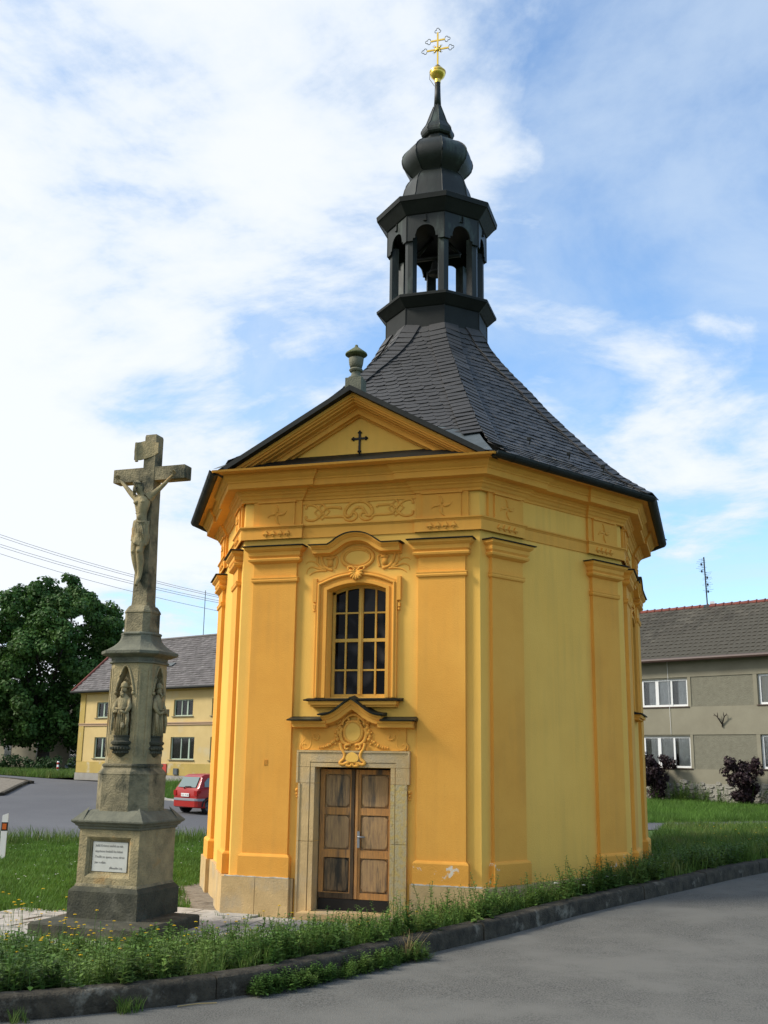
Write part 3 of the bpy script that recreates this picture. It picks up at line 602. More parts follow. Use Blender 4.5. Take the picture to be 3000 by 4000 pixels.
    fbox(mb, fr, -.05, .05, .03, .07, 4.74, 4.87); mb.build('keystone_shell', 'orange', w_, True)
    return w_
for i in (0, 2, 6): chapel_window(FRS[i])
# ---- door
dz0, dz1, du = -.07, 1.93, .585
surr = bpy.data.objects.new('door_surround', None); COL.objects.link(surr); surr.parent = chapel; ORG[surr.name] = ORG['chapel']
def jamb(s_, z0, z1, ear, M):
    mb = MB(); o_ = .868 if ear else .832
    for a, b, n in ((du-.002, du+.062, .052), (du+.062, du+.075, .040), (du+.075, o_-.03, .058), (o_-.03, o_, .072)): lo, hi = sorted((s_*a, s_*b)); fbox(mb, f0, lo, hi, -.02 if a < .6 else .003, n, z0, z1)
    lo, hi = sorted((s_*(du-.001), s_*(du+.02))); fbox(mb, f0, lo, hi, -.24, -.02, z0, z1); return mb.build('stone_jamb', M, surr)
for s_, M_ in ((-1, 'stone'), (1, 'stone_y')):
    jamb(s_, -.35, .88, False, M_); jamb(s_, .886, 1.70, False, M_); jamb(s_, 1.705, 1.932, True, 'stone')
mb = MB(); fbox(mb, f0, -.868, .868, .003, .072, 2.145, 2.172); fbox(mb, f0, -.868, -.84, .003, .072, 1.936, 2.145); fbox(mb, f0, .84, .868, .003, .072, 1.936, 2.145)
fbox(mb, f0, -.84, .84, .003, .058, 2.006, 2.145); fbox(mb, f0, -.66, .66, .003, .040, 1.992, 2.006); fbox(mb, f0, -.84, -.66, .003, .058, 1.936, 2.006); fbox(mb, f0, .66, .84, .003, .058, 1.936, 2.006)
fbox(mb, f0, -.66, .66, -.24, .052, 1.936, 1.992); mb.build('stone_lintel', 'stone', surr)
mb = MB(); fbox(mb, f0, -.72, .72, -.4, .32, -.42, -.075); mb.build('doorstep', 'stone', surr)
for s_ in (-1, 1):
    mb = MB(); mb.ball(f0(s_*.862, .03, 1.60), .028, 7, 5); mb.ball(f0(s_*.862, .03, 1.545), .020, 7, 5); mb.ball(f0(s_*.862, .03, 1.50), .014, 7, 4); mb.build('pendant', 'orange', surr, True)
dn = -.20
door = bpy.data.objects.new('door', None); COL.objects.link(door); door.parent = chapel; ORG[door.name] = ORG['chapel']
mb = MB(); fbox(mb, f0, -.56, .56, dn-.03, dn+.03, -.072, .085); mb.build('threshold', 'black', door)
for s_ in (-1, 1):
    a, b = (-.565, -.028) if s_ < 0 else (-.004, .565); sw = .070; mb = MB()
    n0, n1 = dn-.02, dn+.028
    fbox(mb, f0, a, a+sw, n0, n1, .09, 1.90); fbox(mb, f0, b-sw, b, n0, n1, .09, 1.90)
    rails = [(.09, .175), (.655, .765), (1.255, 1.355), (1.835, 1.90)]
    for z0, z1 in rails: fbox(mb, f0, a+sw, b-sw, n0, n1-.001, z0, z1)
    if s_ > 0: fbox(mb, f0, a-.006, a+.035, n1, n1+.018, .095, 1.90)
    mb.build('door_frame', 'wood', door)
    if s_ < 0: mb = MB(); fbox(mb, f0, b-.052, b-.001, n1+.001, n1+.010, .092, 1.895); fbox(mb, f0, a+.002, b-.054, n1+.001, n1+.008, .092, .165); mb.build('dark_stile', 'wood_black', door)  # dark strip along the left leaf's meeting edge; dark weathering on its bottom rail
    for k_, (z0, z1) in enumerate(((.175, .655), (.765, 1.255), (1.355, 1.835))):
        u0, u1 = a+sw, b-sw; c_ = .042; mb = MB(); fbox(mb, f0, u0, u1, n0, n0+.012, z0, z1)
        o8 = lambda g_: [(u0+g_+c_, z0+g_), (u1-g_-c_, z0+g_), (u1-g_, z0+g_+c_), (u1-g_, z1-g_-c_), (u1-g_-c_, z1-g_), (u0+g_+c_, z1-g_), (u0+g_, z1-g_-c_), (u0+g_, z0+g_+c_)]
        mb.rings([[f0(u, n0+.012, z) for u, z in o8(.012)], [f0(u, n0+.030, z) for u, z in o8(.016)], [f0(u, n0+.036, z) for u, z in o8(.028)]], True, True)
        mb.build('door_panel', 'wood_grime' if (k_ == 0 and s_ < 0) else 'wood_dark', door)
mb = MB(); fbox(mb, f0, .028, .066, dn+.048, dn+.054, .80, 1.03); hp = mb.build('lock_plate', 'steel', door)
mb = MB(); mb.tube([f0(.047, dn+.05, .955), f0(.047, dn+.10, .955), f0(.06, dn+.112, .955), f0(.165, dn+.112, .955)], .011, 7); mb.build('door_handle', 'steel', door, True)
# relief over the door
ov = MB(); fbox(ov, f0, -.80, .80, .002, .03, 2.175, 2.50); ov.build('overdoor_panel', 'orange', chapel)
og = smoothpts([(-.47, 2.665), (-.36, 2.685), (-.25, 2.735), (-.12, 2.83), (0, 2.905)], 4)
og = og+[(-u, z) for u, z in og[::-1][1:]]
for nm, pth in (('overdoor_hood', og),):
    sweepuz(f0, pth, [(0, .002), (0, .20), (-.02, .20), (-.035, .175), (-.06, .165), (-.065, .15), (-.12, .145), (-.125, .05), (-.16, .002)], 'orange', nm, chapel)
    q = smoothpts([(-.50, 2.675), (-.36, 2.69), (-.25, 2.74), (-.12, 2.835), (0, 2.915)], 4); q = q+[(-u, z) for u, z in q[::-1][1:]]
    sweepuz(f0, q, [(.0, .002), (.0, .245), (.018, .25), (.05, .002)], 'patina', 'overdoor_flashing', chapel)
for s_ in (-1, 1):
    pth = [(-.93, 2.595), (-.40, 2.595)] if s_ < 0 else [(.40, 2.595), (.93, 2.595)]
    sweepuz(f0, pth, [(0, .002), (0, .185), (-.03, .175), (-.04, .155), (-.09, .15), (-.095, .05), (-.11, .002)], 'orange', 'overdoor_cornice', chapel)
    a, b = sorted((s_*.985, s_*.455)); mb = MB(); mb.hexa([f0(a, .0, 2.597), f0(b, .0, 2.597), f0(b, .235, 2.597), f0(a, .235, 2.597), f0(a, .0, 2.665), f0(b, .0, 2.665), f0(b, .24, 2.612), f0(a, .24, 2.612)]); mb.build('overdoor_flashing', 'patina', chapel)
mb = MB()
reltube(mb, f0, [(.135*math.cos(a)+.0, 2.44+.15*math.sin(a)) for a in [2*math.pi*k/26 for k in range(26)]], .030, .035, close=True)
for s_ in (-1, 1):
    X = lambda P: [(s_*a, b) for a, b in P]
    q = spiral(.105, 2.60, .062, .012, -.5, 5.2, 18); reltube(mb, f0, X(q), .020, .045)
    reltube(mb, f0, smoothpts(X([(.0, 2.69), (.05, 2.68), (.09, 2.655), (.155, 2.60), (.17, 2.54)])), .020, .05)
    reltube(mb, f0, smoothpts(X([(.175, 2.50), (.20, 2.42), (.18, 2.33), (.12, 2.27), (.03, 2.25)])), .030, .035)
    q = spiral(.085, 2.215, .05, .012, 2.4, -3., 14); reltube(mb, f0, X(q), .018, .06)
    reltube(mb, f0, smoothpts(X([(.19, 2.28), (.17, 2.20), (.125, 2.13), (.13, 2.06), (.19, 2.0), (.15, 1.975), (.08, 2.0), (.0, 2.02)])), .024, .06)
    reltube(mb, f0, smoothpts(X([(.0, 2.0), (.03, 1.955), (.09, 1.965), (.06, 1.99)])), .020, .06)
    reltube(mb, f0, smoothpts(X([(.25, 2.57), (.20, 2.60), (.19, 2.56), (.23, 2.53)])), .020, .035); 
    for k_, (a, b, r_) in enumerate([(.215, 2.50, .034), (.245, 2.46, .03), (.23, 2.42, .036), (.26, 2.38, .03), (.245, 2.335, .034), (.29, 2.31, .026), (.32, 2.29, .03), (.35, 2.26, .024), (.385, 2.245, .03), (.42, 2.23, .022), (.455, 2.22, .022), (.49, 2.215, .018), (.53, 2.212, .015), (.22, 2.54, .022), (.28, 2.43, .022), (.275, 2.27, .02)]):
        mb.ball(f0(s_*a, .035, b), r_, 7, 5)
    reltube(mb, f0, smoothpts(X([(.66, 2.49), (.69, 2.42), (.665, 2.34), (.665, 2.26), (.70, 2.20), (.76, 2.19), (.80, 2.23), (.78, 2.27), (.745, 2.25)])), .017, .02)
    reltube(mb, f0, smoothpts(X([(.70, 2.47), (.73, 2.38), (.78, 2.31), (.83, 2.24), (.82, 2.19)])), .014, .02)
    reltube(mb, f0, smoothpts(X([(.56, 2.40), (.54, 2.36), (.57, 2.33), (.62, 2.35), (.63, 2.40)])), .016, .03)
mb.build('overdoor_cartouche', 'orange', chapel, True)
mb = MB(); mb.add([f0(.115*math.cos(a), .062, 2.44+.13*math.sin(a)) for a in [2*math.pi*k/24 for k in range(24)]], [tuple(range(24))]); mb.build('cartouche_field', 'yellow', chapel); mb = MB(); mb.add([f0(.10*math.cos(a), .085, 2.085+.07*math.sin(a)-.02*abs(math.cos(a))) for a in [2*math.pi*k/24 for k in range(24)]], [tuple(range(24))]); mb.build('cartouche_field', 'yellow', chapel)
# ventilation grille in the left pilaster
mb = MB(); 
for k_ in range(6): fbox(mb, f0, -1.385, -1.335, PT+.001, PT+.007, 1.95+.014*k_, 1.956+.014*k_)
fbox(mb, f0, -1.392, -1.385, PT+.001, PT+.008, 1.945, 2.03); mb.build('vent_grille', 'orange', chapel)
# ---- pediment
SL, AP = .563, 7.652; YW = -CA
def chev(A, B, y0, y1, M, name, zmin=6.412, parent=chapel, ext=0.):
    """chevron band between the roof lines A-SL|x| (top) and B-SL|x| (bottom), cut at zmin, between y0 and y1"""
    xa = (A-zmin)/SL+ext; xb = (B-zmin)/SL; mb = MB()
    for s_ in (-1, 1):
        lo = [(0, B), (s_*xb, zmin), (s_*xa, zmin if not ext else A-SL*xa), (0, A)]
        mb.prism([(x, y0, z) for x, z in lo], [(x, y1, z) for x, z in lo])
    return mb.build(name, M, parent)
mb = MB(); mb.prism([(-1.9, YW+.15, 6.40), (1.9, YW+.15, 6.40), (0, YW+.15, 7.47)], [(-1.9, YW-.015, 6.40), (1.9, YW-.015, 6.40), (0, YW-.015, 7.47)]); mb.build('tympanum', 'yellow', chapel)
T0 = AP-.085
chev(T0, T0-.055, YW+.1, YW-.43, 'orange', 'raking_fascia')
chev(T0-.055, T0-.085, YW+.1, YW-.40, 'orange', 'raking_moulding'); chev(T0-.085, T0-.115, YW+.1, YW-.35, 'orange', 'raking_moulding'); chev(T0-.115, T0-.14, YW+.1, YW-.27, 'orange', 'raking_moulding')
chev(T0-.14, T0-.168, YW+.1, YW-.17, 'orange', 'raking_moulding'); chev(T0-.168, T0-.250, YW+.1, YW-.14, 'orange', 'raking_band'); chev(T0-.25, T0-.275, YW+.1, YW-.07, 'orange', 'raking_moulding')
chev(AP, T0+.001, YW+.3, YW-.56, 'sheet', 'verge_flashing', 6.405, ext=.02)
mb = MB(); mb.prism([(-2.12, YW+.0, 6.412), (2.12, YW+.0, 6.412), (2.17, YW-.42, 6.412), (-2.17, YW-.42, 6.412)], [(-2.12, YW+.0, 6.47), (2.12, YW+.0, 6.47), (2.17, YW-.42, 6.427), (-2.17, YW-.42, 6.427)]); mb.build('cornice_flashing', 'sheet', chapel)
mb = MB(); yy = YW-.016
fbox(mb, f0, -.016, .016, .017, .04, 6.74, 7.04); fbox(mb, f0, -.10, .10, .018, .039, 6.93, 6.96)
for u, z in ((0, 7.045), (-.105, 6.945), (.105, 6.945), (0, 6.735)):
    for a in range(3): ang = {(0, 7.045): 90, (-.105, 6.945): 180, (.105, 6.945): 0, (0, 6.735): 270}[(u, z)]+(a-1)*100; mb.ball(f0(u+.018*math.cos(R(ang)), .03, z+.018*math.sin(R(ang))), .017, 7, 4)
mb.build('pediment_cross', 'black', chapel)
# urn on the gable
mb = MB(); mb.box(-.13, .13, YW-.41, YW-.15, 7.50, 7.83); mb.lathe([(.12, 7.83), (.12, 7.86), (.085, 7.88), (.07, 7.93), (.075, 7.96)], (0, YW-.28), 20); mb.lathe([(.095, 7.96), (.11, 7.985), (.095, 8.01)], (0, YW-.28), 20)
mb.build('urn_foot', 'capstone', chapel, True); autosmooth(bpy.data.objects['urn_foot'])
mb = MB(); n_ = 32
mb.rings([[((r_*(1+.05*(k % 2) if fl else r_))*math.cos(2*math.pi*k/n_), YW-.28+(r_*(1+.05*(k % 2) if fl else r_))*math.sin(2*math.pi*k/n_), z) for k in range(n_)] for r_, z, fl in [(.075, 8.01, 0), (.09, 8.03, 1), (.105, 8.09, 1), (.115, 8.18, 1), (.128, 8.21, 0), (.168, 8.235, 0)]], True, True); mb.build('urn_bowl', 'capstone', chapel, True)
MT['moss'] = mat('mossy_lid_stone', (.10, .12, .05), .95, (.16, .15, .09), 9, 6, (.4, .7), .5, 40)
mb = MB(); mb.lathe([(.168, 8.235), (.176, 8.245), (.168, 8.265), (.13, 8.295), (.085, 8.33), (.04, 8.365), (.026, 8.375), (.028, 8.39), (.018, 8.41), (.001, 8.415)], (0, YW-.28), 24); mb.build('urn_lid', 'moss', chapel, True)
# ================================================================== roof
DR = [Vector(p_) for p_ in ((.40, -.98), (.98, -.40), (.98, .40), (.40, .98), (-.40, .98), (-.98, .40), (-.98, -.40), (-.40, -.98))]
EO = offpoly(OCT, .60); RZ0, RZ1 = 6.43, 10.42
GZ = [6.43, 6.82, 7.22, 7.62, 8.02, 8.42, 8.82, 9.22, 9.62, 10.02, 10.42]; GG = [0, .155, .272, .38, .485, .585, .675, .77, .865, .945, 1.]
def rv(k, z): g = float(np.interp(z, GZ, GG)); return EO[k]*(1-g)+DR[k]*g
roof = bpy.data.objects.new('roof', None); COL.objects.link(roof); roof.parent = chapel; ORG[roof.name] = ORG['chapel']
mb = MB(); mb.rings([[(*(rv(k, z)*.992), z-.03) for k in range(8)] for z in GZ], True, False); mb.build('roof_deck', 'sheet', roof)
EI = offpoly(OCT, .34); mb = MB(); mb.rings([[(*p_, 6.40) for p_ in EI], [(*p_, 6.395) for p_ in offpoly(OCT, .585)], [(*p_, 6.425) for p_ in offpoly(OCT, .60)]], True, False); mb.build('eaves_board', 'orange', roof)
out8 = [(-.5, .28), (-.44, .07), (-.2, 0), (.25, .02), (.46, .16), (.5, .36), (.5, 1.), (-.5, 1.)]
def slate_mesh(w_, l_, name, sq=False):
    o_ = [(-.5, 0), (.5, .0), (.5, 1), (-.5, 1)] if sq else out8
    mb = MB(); mb.prism([(a*w_, b*l_, 0) for a, b in o_], [(a*w_, b*l_, .011) for a, b in o_]); me = bpy.data.meshes.new(name); me.from_pydata(mb.v, [], mb.f); me.update(); me.materials.append(MT['slate']); return me
EX = .162
SLM = {'f': slate_mesh(.235, EX*1.75, 'slate'), 'h': slate_mesh(.315, EX*1.6, 'hip_slate', True)}
slates = []
def addslates(A0, B0, Z, k):
    pass
for k in range(8):
    ka, kb = k-1, k     # face k lies between ridge k-1 and ridge k
    z = RZ0+.01; row = 0; fn = FRS[k].n
    while z < RZ1-.08:
        g0, g1 = float(np.interp(z, GZ, GG)), float(np.interp(z+.1, GZ, GG))
        A, B = rv(ka, z), rv(kb, z); A1, B1 = rv(ka, z+.1), rv(kb, z+.1)
        mid = (A+B)/2; mid1 = (A1+B1)/2; upv = Vector((mid1.x-mid.x, mid1.y-mid.y, .1)); sl = upv.length; upv.normalize()
        xv = Vector((B.x-A.x, B.y-A.y, 0)); Wd = xv.length; xv.normalize(); nv = xv.cross(upv).normalized()
        if nv.z < 0: nv = -nv
        dz = EX*.1/sl
        def put(u, kind, lift, rz=0., dx=0.):
            p_ = A.to_3d()+xv*u; p_.z = z
            if k == 0 and z < 7.70 and abs(p_.x) < (AP-z)/SL+.42*min(1, max(.15, (7.75-z)/1.0)): return
            if k in (1, 7) and z < 6.58 and ((k == 1 and u < .35) or (k == 7 and u > Wd-.35)): return       # behind the gable
            Mx = Matrix((xv, upv, nv)).transposed().to_4x4(); Mx = Matrix.Translation(p_+nv*lift) @ Mx @ Matrix.Rotation(rz, 4, 'Z') @ Matrix.Rotation(-.085+rng.uniform(-.03, .03), 4, 'X') @ Matrix.Rotation(rng.uniform(-.035, .035), 4, 'Y')
            slates.append((Mx, kind, k, z, p_))
        hw = .31; ang = math.atan2((A1-A).dot(xv.to_2d()), sl)
        put(hw/2-.01, 'h', .05, -ang*.9); put(Wd-hw/2+.01, 'h', .05, ang*.9)
        u = hw-.05+(.11 if row % 2 else 0.)
        while u < Wd-hw+.16:
            put(u+rng.uniform(-.006, .006), 'f', .018+rng.uniform(0, .004), .10 if k in (0, 7) else .04); u += .215
        z += dz; row += 1
def vis(s_):
    Mx, kind, k, z, p_ = s_; n_ = Mx.to_3x3() @ Vector((0, 0, 1)); v_ = CAMP-p_; c_ = n_.dot(v_.normalized()); return c_/v_.length_squared if c_ > 0 else 0
slates.sort(key=lambda s_: -vis(s_))
for Mx, kind, k, z, p_ in slates[:300]:
    o = link(SLM[kind], 'slate', roof); o.matrix_local = ORG['chapel'].inverted() @ Mx
VV = []; FF = []; q = 0
bV = {k_: np.array([v_.co for v_ in me.vertices]) for k_, me in SLM.items()}
bF = {k_: [tuple(p_.vertices) for p_ in me.polygons] for k_, me in SLM.items()}
mb = MB()
for Mx, kind, k, z, p_ in slates[300:]:
    Ma = np.array(Mx); V = bV[kind] @ Ma[:3, :3].T+Ma[:3, 3]; mb.add(V.tolist(), bF[kind])
me = bpy.data.meshes.new('slates'); me.from_pydata([(a, b, c_+.2) for a, b, c_ in mb.v], [], mb.f); me.update(); link(me, 'slates', roof, 'slate', kind='stuff')
# gable roof behind the pediment, valley sheets
mb = MB()
def yF(z): g = float(np.interp(z, GZ, GG)); return -(5.469*(1-g)+.98*g)
for s_ in (-1, 1):
    pts = [(0, YW-.5, AP-.02), (s_*2.2, YW-.5, AP-.02-SL*2.2)]; zs = [6.44, 6.7, 7.0, 7.3, 7.6]
    vs = [(s_*(AP-.02-z)/SL, yF(z)+.02, z) for z in zs]+[(0, yF(7.62), 7.62)]
    mb.add(pts+vs, [(0, 1, 2, 3, 4, 5, 6, 7)])
mb.build('gable_roof', 'sheet', roof)
mb = MB()
for s_ in (-1, 1):
    zs = [6.44, 6.6, 6.8, 7.0, 7.2, 7.4, 7.6, 7.66]; a = [(s_*max(0, (AP-z)/SL-.02), yF(z)-.045, z) for z in zs]; b = [(s_*min(rv(0, z).x-.01, (AP-z)/SL+.75*min(1, max(.25, (7.9-z)/1.0))), yF(z)-.030, z) for z in zs]
    mb.rings([a, b], False)
mb.build('valley_flashing', 'zinc', roof)
# gutters
def gutter(i, ext0=.0, ext1=.0):
    G_ = offpoly(OCT, .55); A, B = G_[i-1], G_[i]; d = (B-A).normalized(); A = A-d*ext0; B = B+d*ext1; n_ = FRS[i].n; r_ = .086; mb = MB(); rs = []
    for P in (A, B): rs.append([(P.x+n_.x*r_*math.cos(a), P.y+n_.y*r_*math.cos(a), 6.445+r_*math.sin(a)) for a in [0]+[-math.pi*j/8 for j in range(1, 8)]+[-math.pi]]+[(P.x-n_.x*r_*.88, P.y-n_.y*r_*.88, 6.44), (P.x, P.y, 6.40), (P.x+n_.x*r_*.88, P.y+n_.y*r_*.88, 6.44)])
    mb.rings(rs, True, True); g_ = mb.build('gutter', 'sheet', roof)
    mb = MB(); L_ = (B-A).length; k_ = max(2, int(L_/.75))
    for j in range(k_):
        P = A+d*(L_*(j+.5)/k_); mb = MB()
        mb.rings([[(P.x+d.x*w_+n_.x*(r_+.006)*math.cos(a), P.y+d.y*w_+n_.y*(r_+.006)*math.cos(a), 6.445+(r_+.006)*math.sin(a)) for a in [-math.pi*j_/8 for j_ in range(9)]] for w_ in (-.014, .014)], False); mb.build('gutter_bracket', 'sheet', g_)
for i in range(1, 8): gutter(i, .02 if i not in (1,) else -.03, .02 if i != 7 else -.03)
mb = MB()     # snow guards
for u, z, k in ((.35, 7.05, 1), (.62, 6.95, 1), (.85, 6.85, 1)):
    A, B = rv(0, z), rv(1, z); p_ = A+(B-A)*u; mb.tube([(p_.x, p_.y, z+.02), (p_.x+.03, p_.y-.02, z+.14)], .012, 5)
    mb.box(p_.x-.03, p_.x+.03, p_.y-.03, p_.y+.03, z+.10, z+.15)
mb.build('snow_guard', 'sheet', roof)
# ------------------------------------------------------------------ lantern
lan = bpy.data.objects.new('lantern', None); COL.objects.link(lan); lan.parent = chapel; ORG[lan.name] = ORG['chapel']
D8 = [p_/.98 for p_ in DR]          # octagon with apothem 1
def o8(r_, z, tw=0): return [(p_.x*r_, p_.y*r_, z) for p_ in D8]
def olathe(prof, M, name, parent=lan, cap=True): mb = MB(); mb.rings([o8(r_, z) for r_, z in prof], True, cap); return mb.build(name, M, parent)
olathe([(.985, 10.28), (.975, 10.88)], 'sheet', 'drum')
for k in range(8):
    p_ = D8[k]*.978; q_ = D8[k-1]*.978; mb = MB(); d = (q_-p_).normalized(); mb.tube([(p_.x, p_.y, 10.34), (p_.x, p_.y, 10.88)], .013, 5); mb.build('standing_seam', 'sheet', lan)
olathe([(.96, 10.86), (1.0, 10.88), (1.15, 11.035), (1.165, 11.04), (1.17, 11.09), (1.155, 11.105), (.90, 11.20)], 'sheet', 'lower_cornice')
olathe([(.88, 11.17), (.88, 11.22)], 'sheet', 'lantern_floor')
for k in range(8):
    p_ = D8[k]; a = math.atan2(p_.y, p_.x); c_ = p_*.925; mb = MB(); r_ = Vector((math.cos(a), math.sin(a))); t_ = Vector((-r_.y, r_.x))
    e1 = (D8[k-1]-p_).normalized(); e2 = (D8[(k+1) % 8]-p_).normalized()
    P = [p_*.925, p_*.925+e1*.105, p_*.925+e1*.105-r_*.14, p_*.76, p_*.925+e2*.105-r_*.14, p_*.925+e2*.105]
    mb.prism([(q_.x, q_.y, 11.18) for q_ in P], [(q_.x, q_.y, 12.5) for q_ in P]); mb.build('post', 'patina', lan)
for k in range(8):
    A, B = D8[k-1]*.975, D8[k]*.975; fr = Fr(A, B); h = fr.h; zt, zb, aw = 12.95, 12.34, .215; za = 12.36; mb = MB(); zc = 12.46
    arcp = [(-aw+2*aw*j/12, zc+.21*math.sqrt(max(0, 1-((-aw+2*aw*j/12)/aw)**2))) for j in range(13)]
    for n in (0, -.03):
        pts = [(-h, zb), (-aw-.05, zb), (-aw-.05, zb+.06), (-aw, zb+.06)]+arcp+[(aw, zb+.06), (aw+.05, zb+.06), (aw+.05, zb), (h, zb)]
        for (u0, z0), (u1, z1) in zip(pts, pts[1:]):
            if abs(u1-u0) > 1e-6: mb.add([fr(u0, n, z0), fr(u1, n, z1), fr(u1, n, zt), fr(u0, n, zt)], [(0, 1, 2, 3)])
    for (u0, z0), (u1, z1) in zip(pts, pts[1:]): mb.add([fr(u0, 0, z0), fr(u1, 0, z1), fr(u1, -.03, z1), fr(u0, -.03, z0)], [(0, 1, 2, 3)])
    ap = mb.build('arcade_panel', 'patina', lan)
    mb = MB(); fbox(mb, fr, .015, .03, .001, .03, 12.76, 12.90); fbox(mb, fr, -.04, .03, .001, .035, 12.745, 12.76); mb.build('hook', 'sheet', ap)
    mb = MB(); mb.tube([fr(h, 0, 12.34), fr(h, 0, 12.95)], .012, 5); mb.build('standing_seam', 'sheet', ap)
olathe([(.93, 12.86), (.93, 12.90)], 'black', 'lantern_ceiling')
# bell inside with its yoke
mb = MB(); mb.lathe([(.19, 12.02), (.175, 12.06), (.13, 12.14), (.11, 12.25), (.09, 12.32), (.02, 12.35)], (0, 0), 16); mb.box(-.5, .5, -.04, .04, 12.36, 12.44); mb.tube([(-.5, 0, 12.4), (-.1, 0, 12.86)], .04, 6); mb.tube([(.5, 0, 12.4), (.1, 0, 12.86)], .04, 6)
mb.build('bell_with_yoke', 'black', lan, True)
olathe([(.96, 12.90), (1.0, 12.915), (1.17, 13.13), (1.19, 13.135), (1.205, 13.235), (1.19, 13.25), (.80, 13.42)], 'sheet', 'upper_cornice')
def lobed(prof, M, name, lob):
    mb = MB(); m_ = 6; rs = []
    for r_, z, lb in prof:
        row = []
        for k in range(8):
            P, Q = D8[k], D8[(k+1) % 8]
            for j in range(m_):
                t = j/m_; p_ = P*(1-t)+Q*t; row.append((p_.x*r_*(1+lb*math.sin(math.pi*t)), p_.y*r_*(1+lb*math.sin(math.pi*t)), z))
        rs.append(row)
    mb.rings(rs, True, True); o = mb.build(name, M, lan, True); autosmooth(o, 22); return o
BL = [(.80, 13.36), (.745, 13.46), (.71, 13.58), (.69, 13.70), (.672, 13.82), (.65, 13.92), (.62, 14.01), (.58, 14.09), (.53, 14.155), (.495, 14.19), (.485, 14.21)]
lobed([(a, b, .01) for a, b in BL], 'patina', 'bell_shaped_roof', 0)
def seams(prof, name, r_=.012):
    for k in range(8): mb = MB(); mb.tube([(D8[k].x*q_*1.003, D8[k].y*q_*1.003, z) for q_, z in prof], r_, 5); mb.build(name, 'patina', lan, True)
seams(BL, 'standing_seam')
ON = [(.485, 14.20), (.50, 14.225), (.56, 14.29), (.63, 14.37), (.68, 14.45), (.705, 14.54), (.71, 14.62), (.695, 14.70), (.655, 14.78), (.59, 14.86), (.50, 14.94), (.40, 15.0), (.31, 15.03), (.27, 15.05)]
lobed([(a, b, .018) for a, b in ON], 'patina', 'onion', 0)
seams(ON[1:12], 'standing_seam', .014)
CP_ = [(.25, 15.0), (.25, 15.19), (.30, 15.205), (.325, 15.24), (.335, 15.29), (.33, 15.35), (.30, 15.41), (.285, 15.43), (.228, 15.53), (.15, 15.78), (.082, 15.98), (.07, 16.04)]
olathe(CP_, 'patina', 'small_cap')
seams(CP_[4:11], 'standing_seam', .010)
mb = MB(); mb.lathe([(.082, 15.98), (.068, 16.3), (.062, 16.6)], (0, 0), 12); mb.build('spire', 'patina', lan, True)
fin = bpy.data.objects.new('finial', None); COL.objects.link(fin); fin.parent = chapel; ORG[fin.name] = ORG['chapel']
mb = MB(); mb.lathe([(.066, 16.58), (.07, 16.66), (.10, 16.69), (.145, 16.74), (.17, 16.79), (.172, 16.80), (.172, 16.83), (.18, 16.835), (.18, 16.86), (.165, 16.865), (.15, 16.89), (.11, 16.94), (.075, 16.97), (.05, 16.985)], (0, 0), 28); mb.build('gilded_ball', 'gold', fin, True); autosmooth(bpy.data.objects['gilded_ball'], 40)
mb = MB(); mb.lathe([(.075, 16.966), (.07, 16.99), (.03, 17.03), (.02, 17.04)], (0, 0), 14); mb.build('ball_cap', 'black', fin, True)
mb = MB(); mb.tube([(-.16, -.06, 16.80), (-.165, -.07, 16.66), (-.10, -.07, 16.55), (-.06, -.05, 16.48)], .006, 5); mb.build('lightning_wire', 'black', fin)
# double-barred cross
mb = MB(); zc, zu, zt = 17.43, 17.66, 17.86
mb.box(-.018, .018, -.012, .012, 17.02, zt); mb.box(-.25, .25, -.011, .011, zc-.018, zc+.018); mb.box(-.165, .165, -.0105, .0105, zu-.017, zu+.017)
mb.build('gilded_cross', 'gold', fin)
mb = MB()
def trefoil(cx, cz, dx, dz_):
    tx, tz = -dz_, dx; r_ = .034
    for ox, oz, a0 in ((tx*.036, tz*.036, 1), (dx*.05, dz_*.05, 0), (-tx*.036, -tz*.036, -1)):
        px_, pz_ = (tx*a0, tz*a0) if a0 else (dx, dz_); P = []
        for j in range(9):
            a = -1.9+3.8*j/8; ex, ez = -pz_, px_; P.append((cx+ox+r_*(px_*math.cos(a)+ex*math.sin(a)), 0, cz+oz+r_*(pz_*math.cos(a)+ez*math.sin(a))))
        mb.tube(P, .008, 5)
for x, z, dx, dz_ in ((-.285, zc, -1, 0), (.285, zc, 1, 0), (-.20, zu, -1, 0), (.20, zu, 1, 0), (0, zt+.03, 0, 1)): trefoil(x, z, dx, dz_)
mb.build('trefoil_wire', 'zinc', fin, True)
mb = MB(); mb.lathe([(.05, -.02), (.055, 0), (.05, .02), (.02, .03)], (0, 0), 16)
mb.v = [(x, -z-.012, y+zc) for x, y, z in mb.v]
for k in range(4):
    a = R(45+90*k); mb.tube([(.04*math.cos(a), -.01, zc+.04*math.sin(a)), (.085*math.cos(a), -.01, zc+.085*math.sin(a)), (.11*math.cos(a), -.01, zc+.11*math.sin(a))], .02, 6, True, [.7, 1.1, .5])
for k in range(12): a = R(15+30*k); mb.tube([(.04*math.cos(a), -.008, zc+.04*math.sin(a)), (.068*math.cos(a), -.008, zc+.068*math.sin(a))], .011, 5, True, [1, .3])
mb.build('sunburst', 'gold', fin, True)
mb = MB()
for k in range(4):
    for d_ in (-9, 0, 9): a = R(45+90*k+d_); mb.tube([(.10*math.cos(a), -.01, zc+.10*math.sin(a)), (.15*math.cos(a), -.01, zc+.15*math.sin(a))], .004, 4, True, [1, .3])
mb.build('ray', 'black', fin)
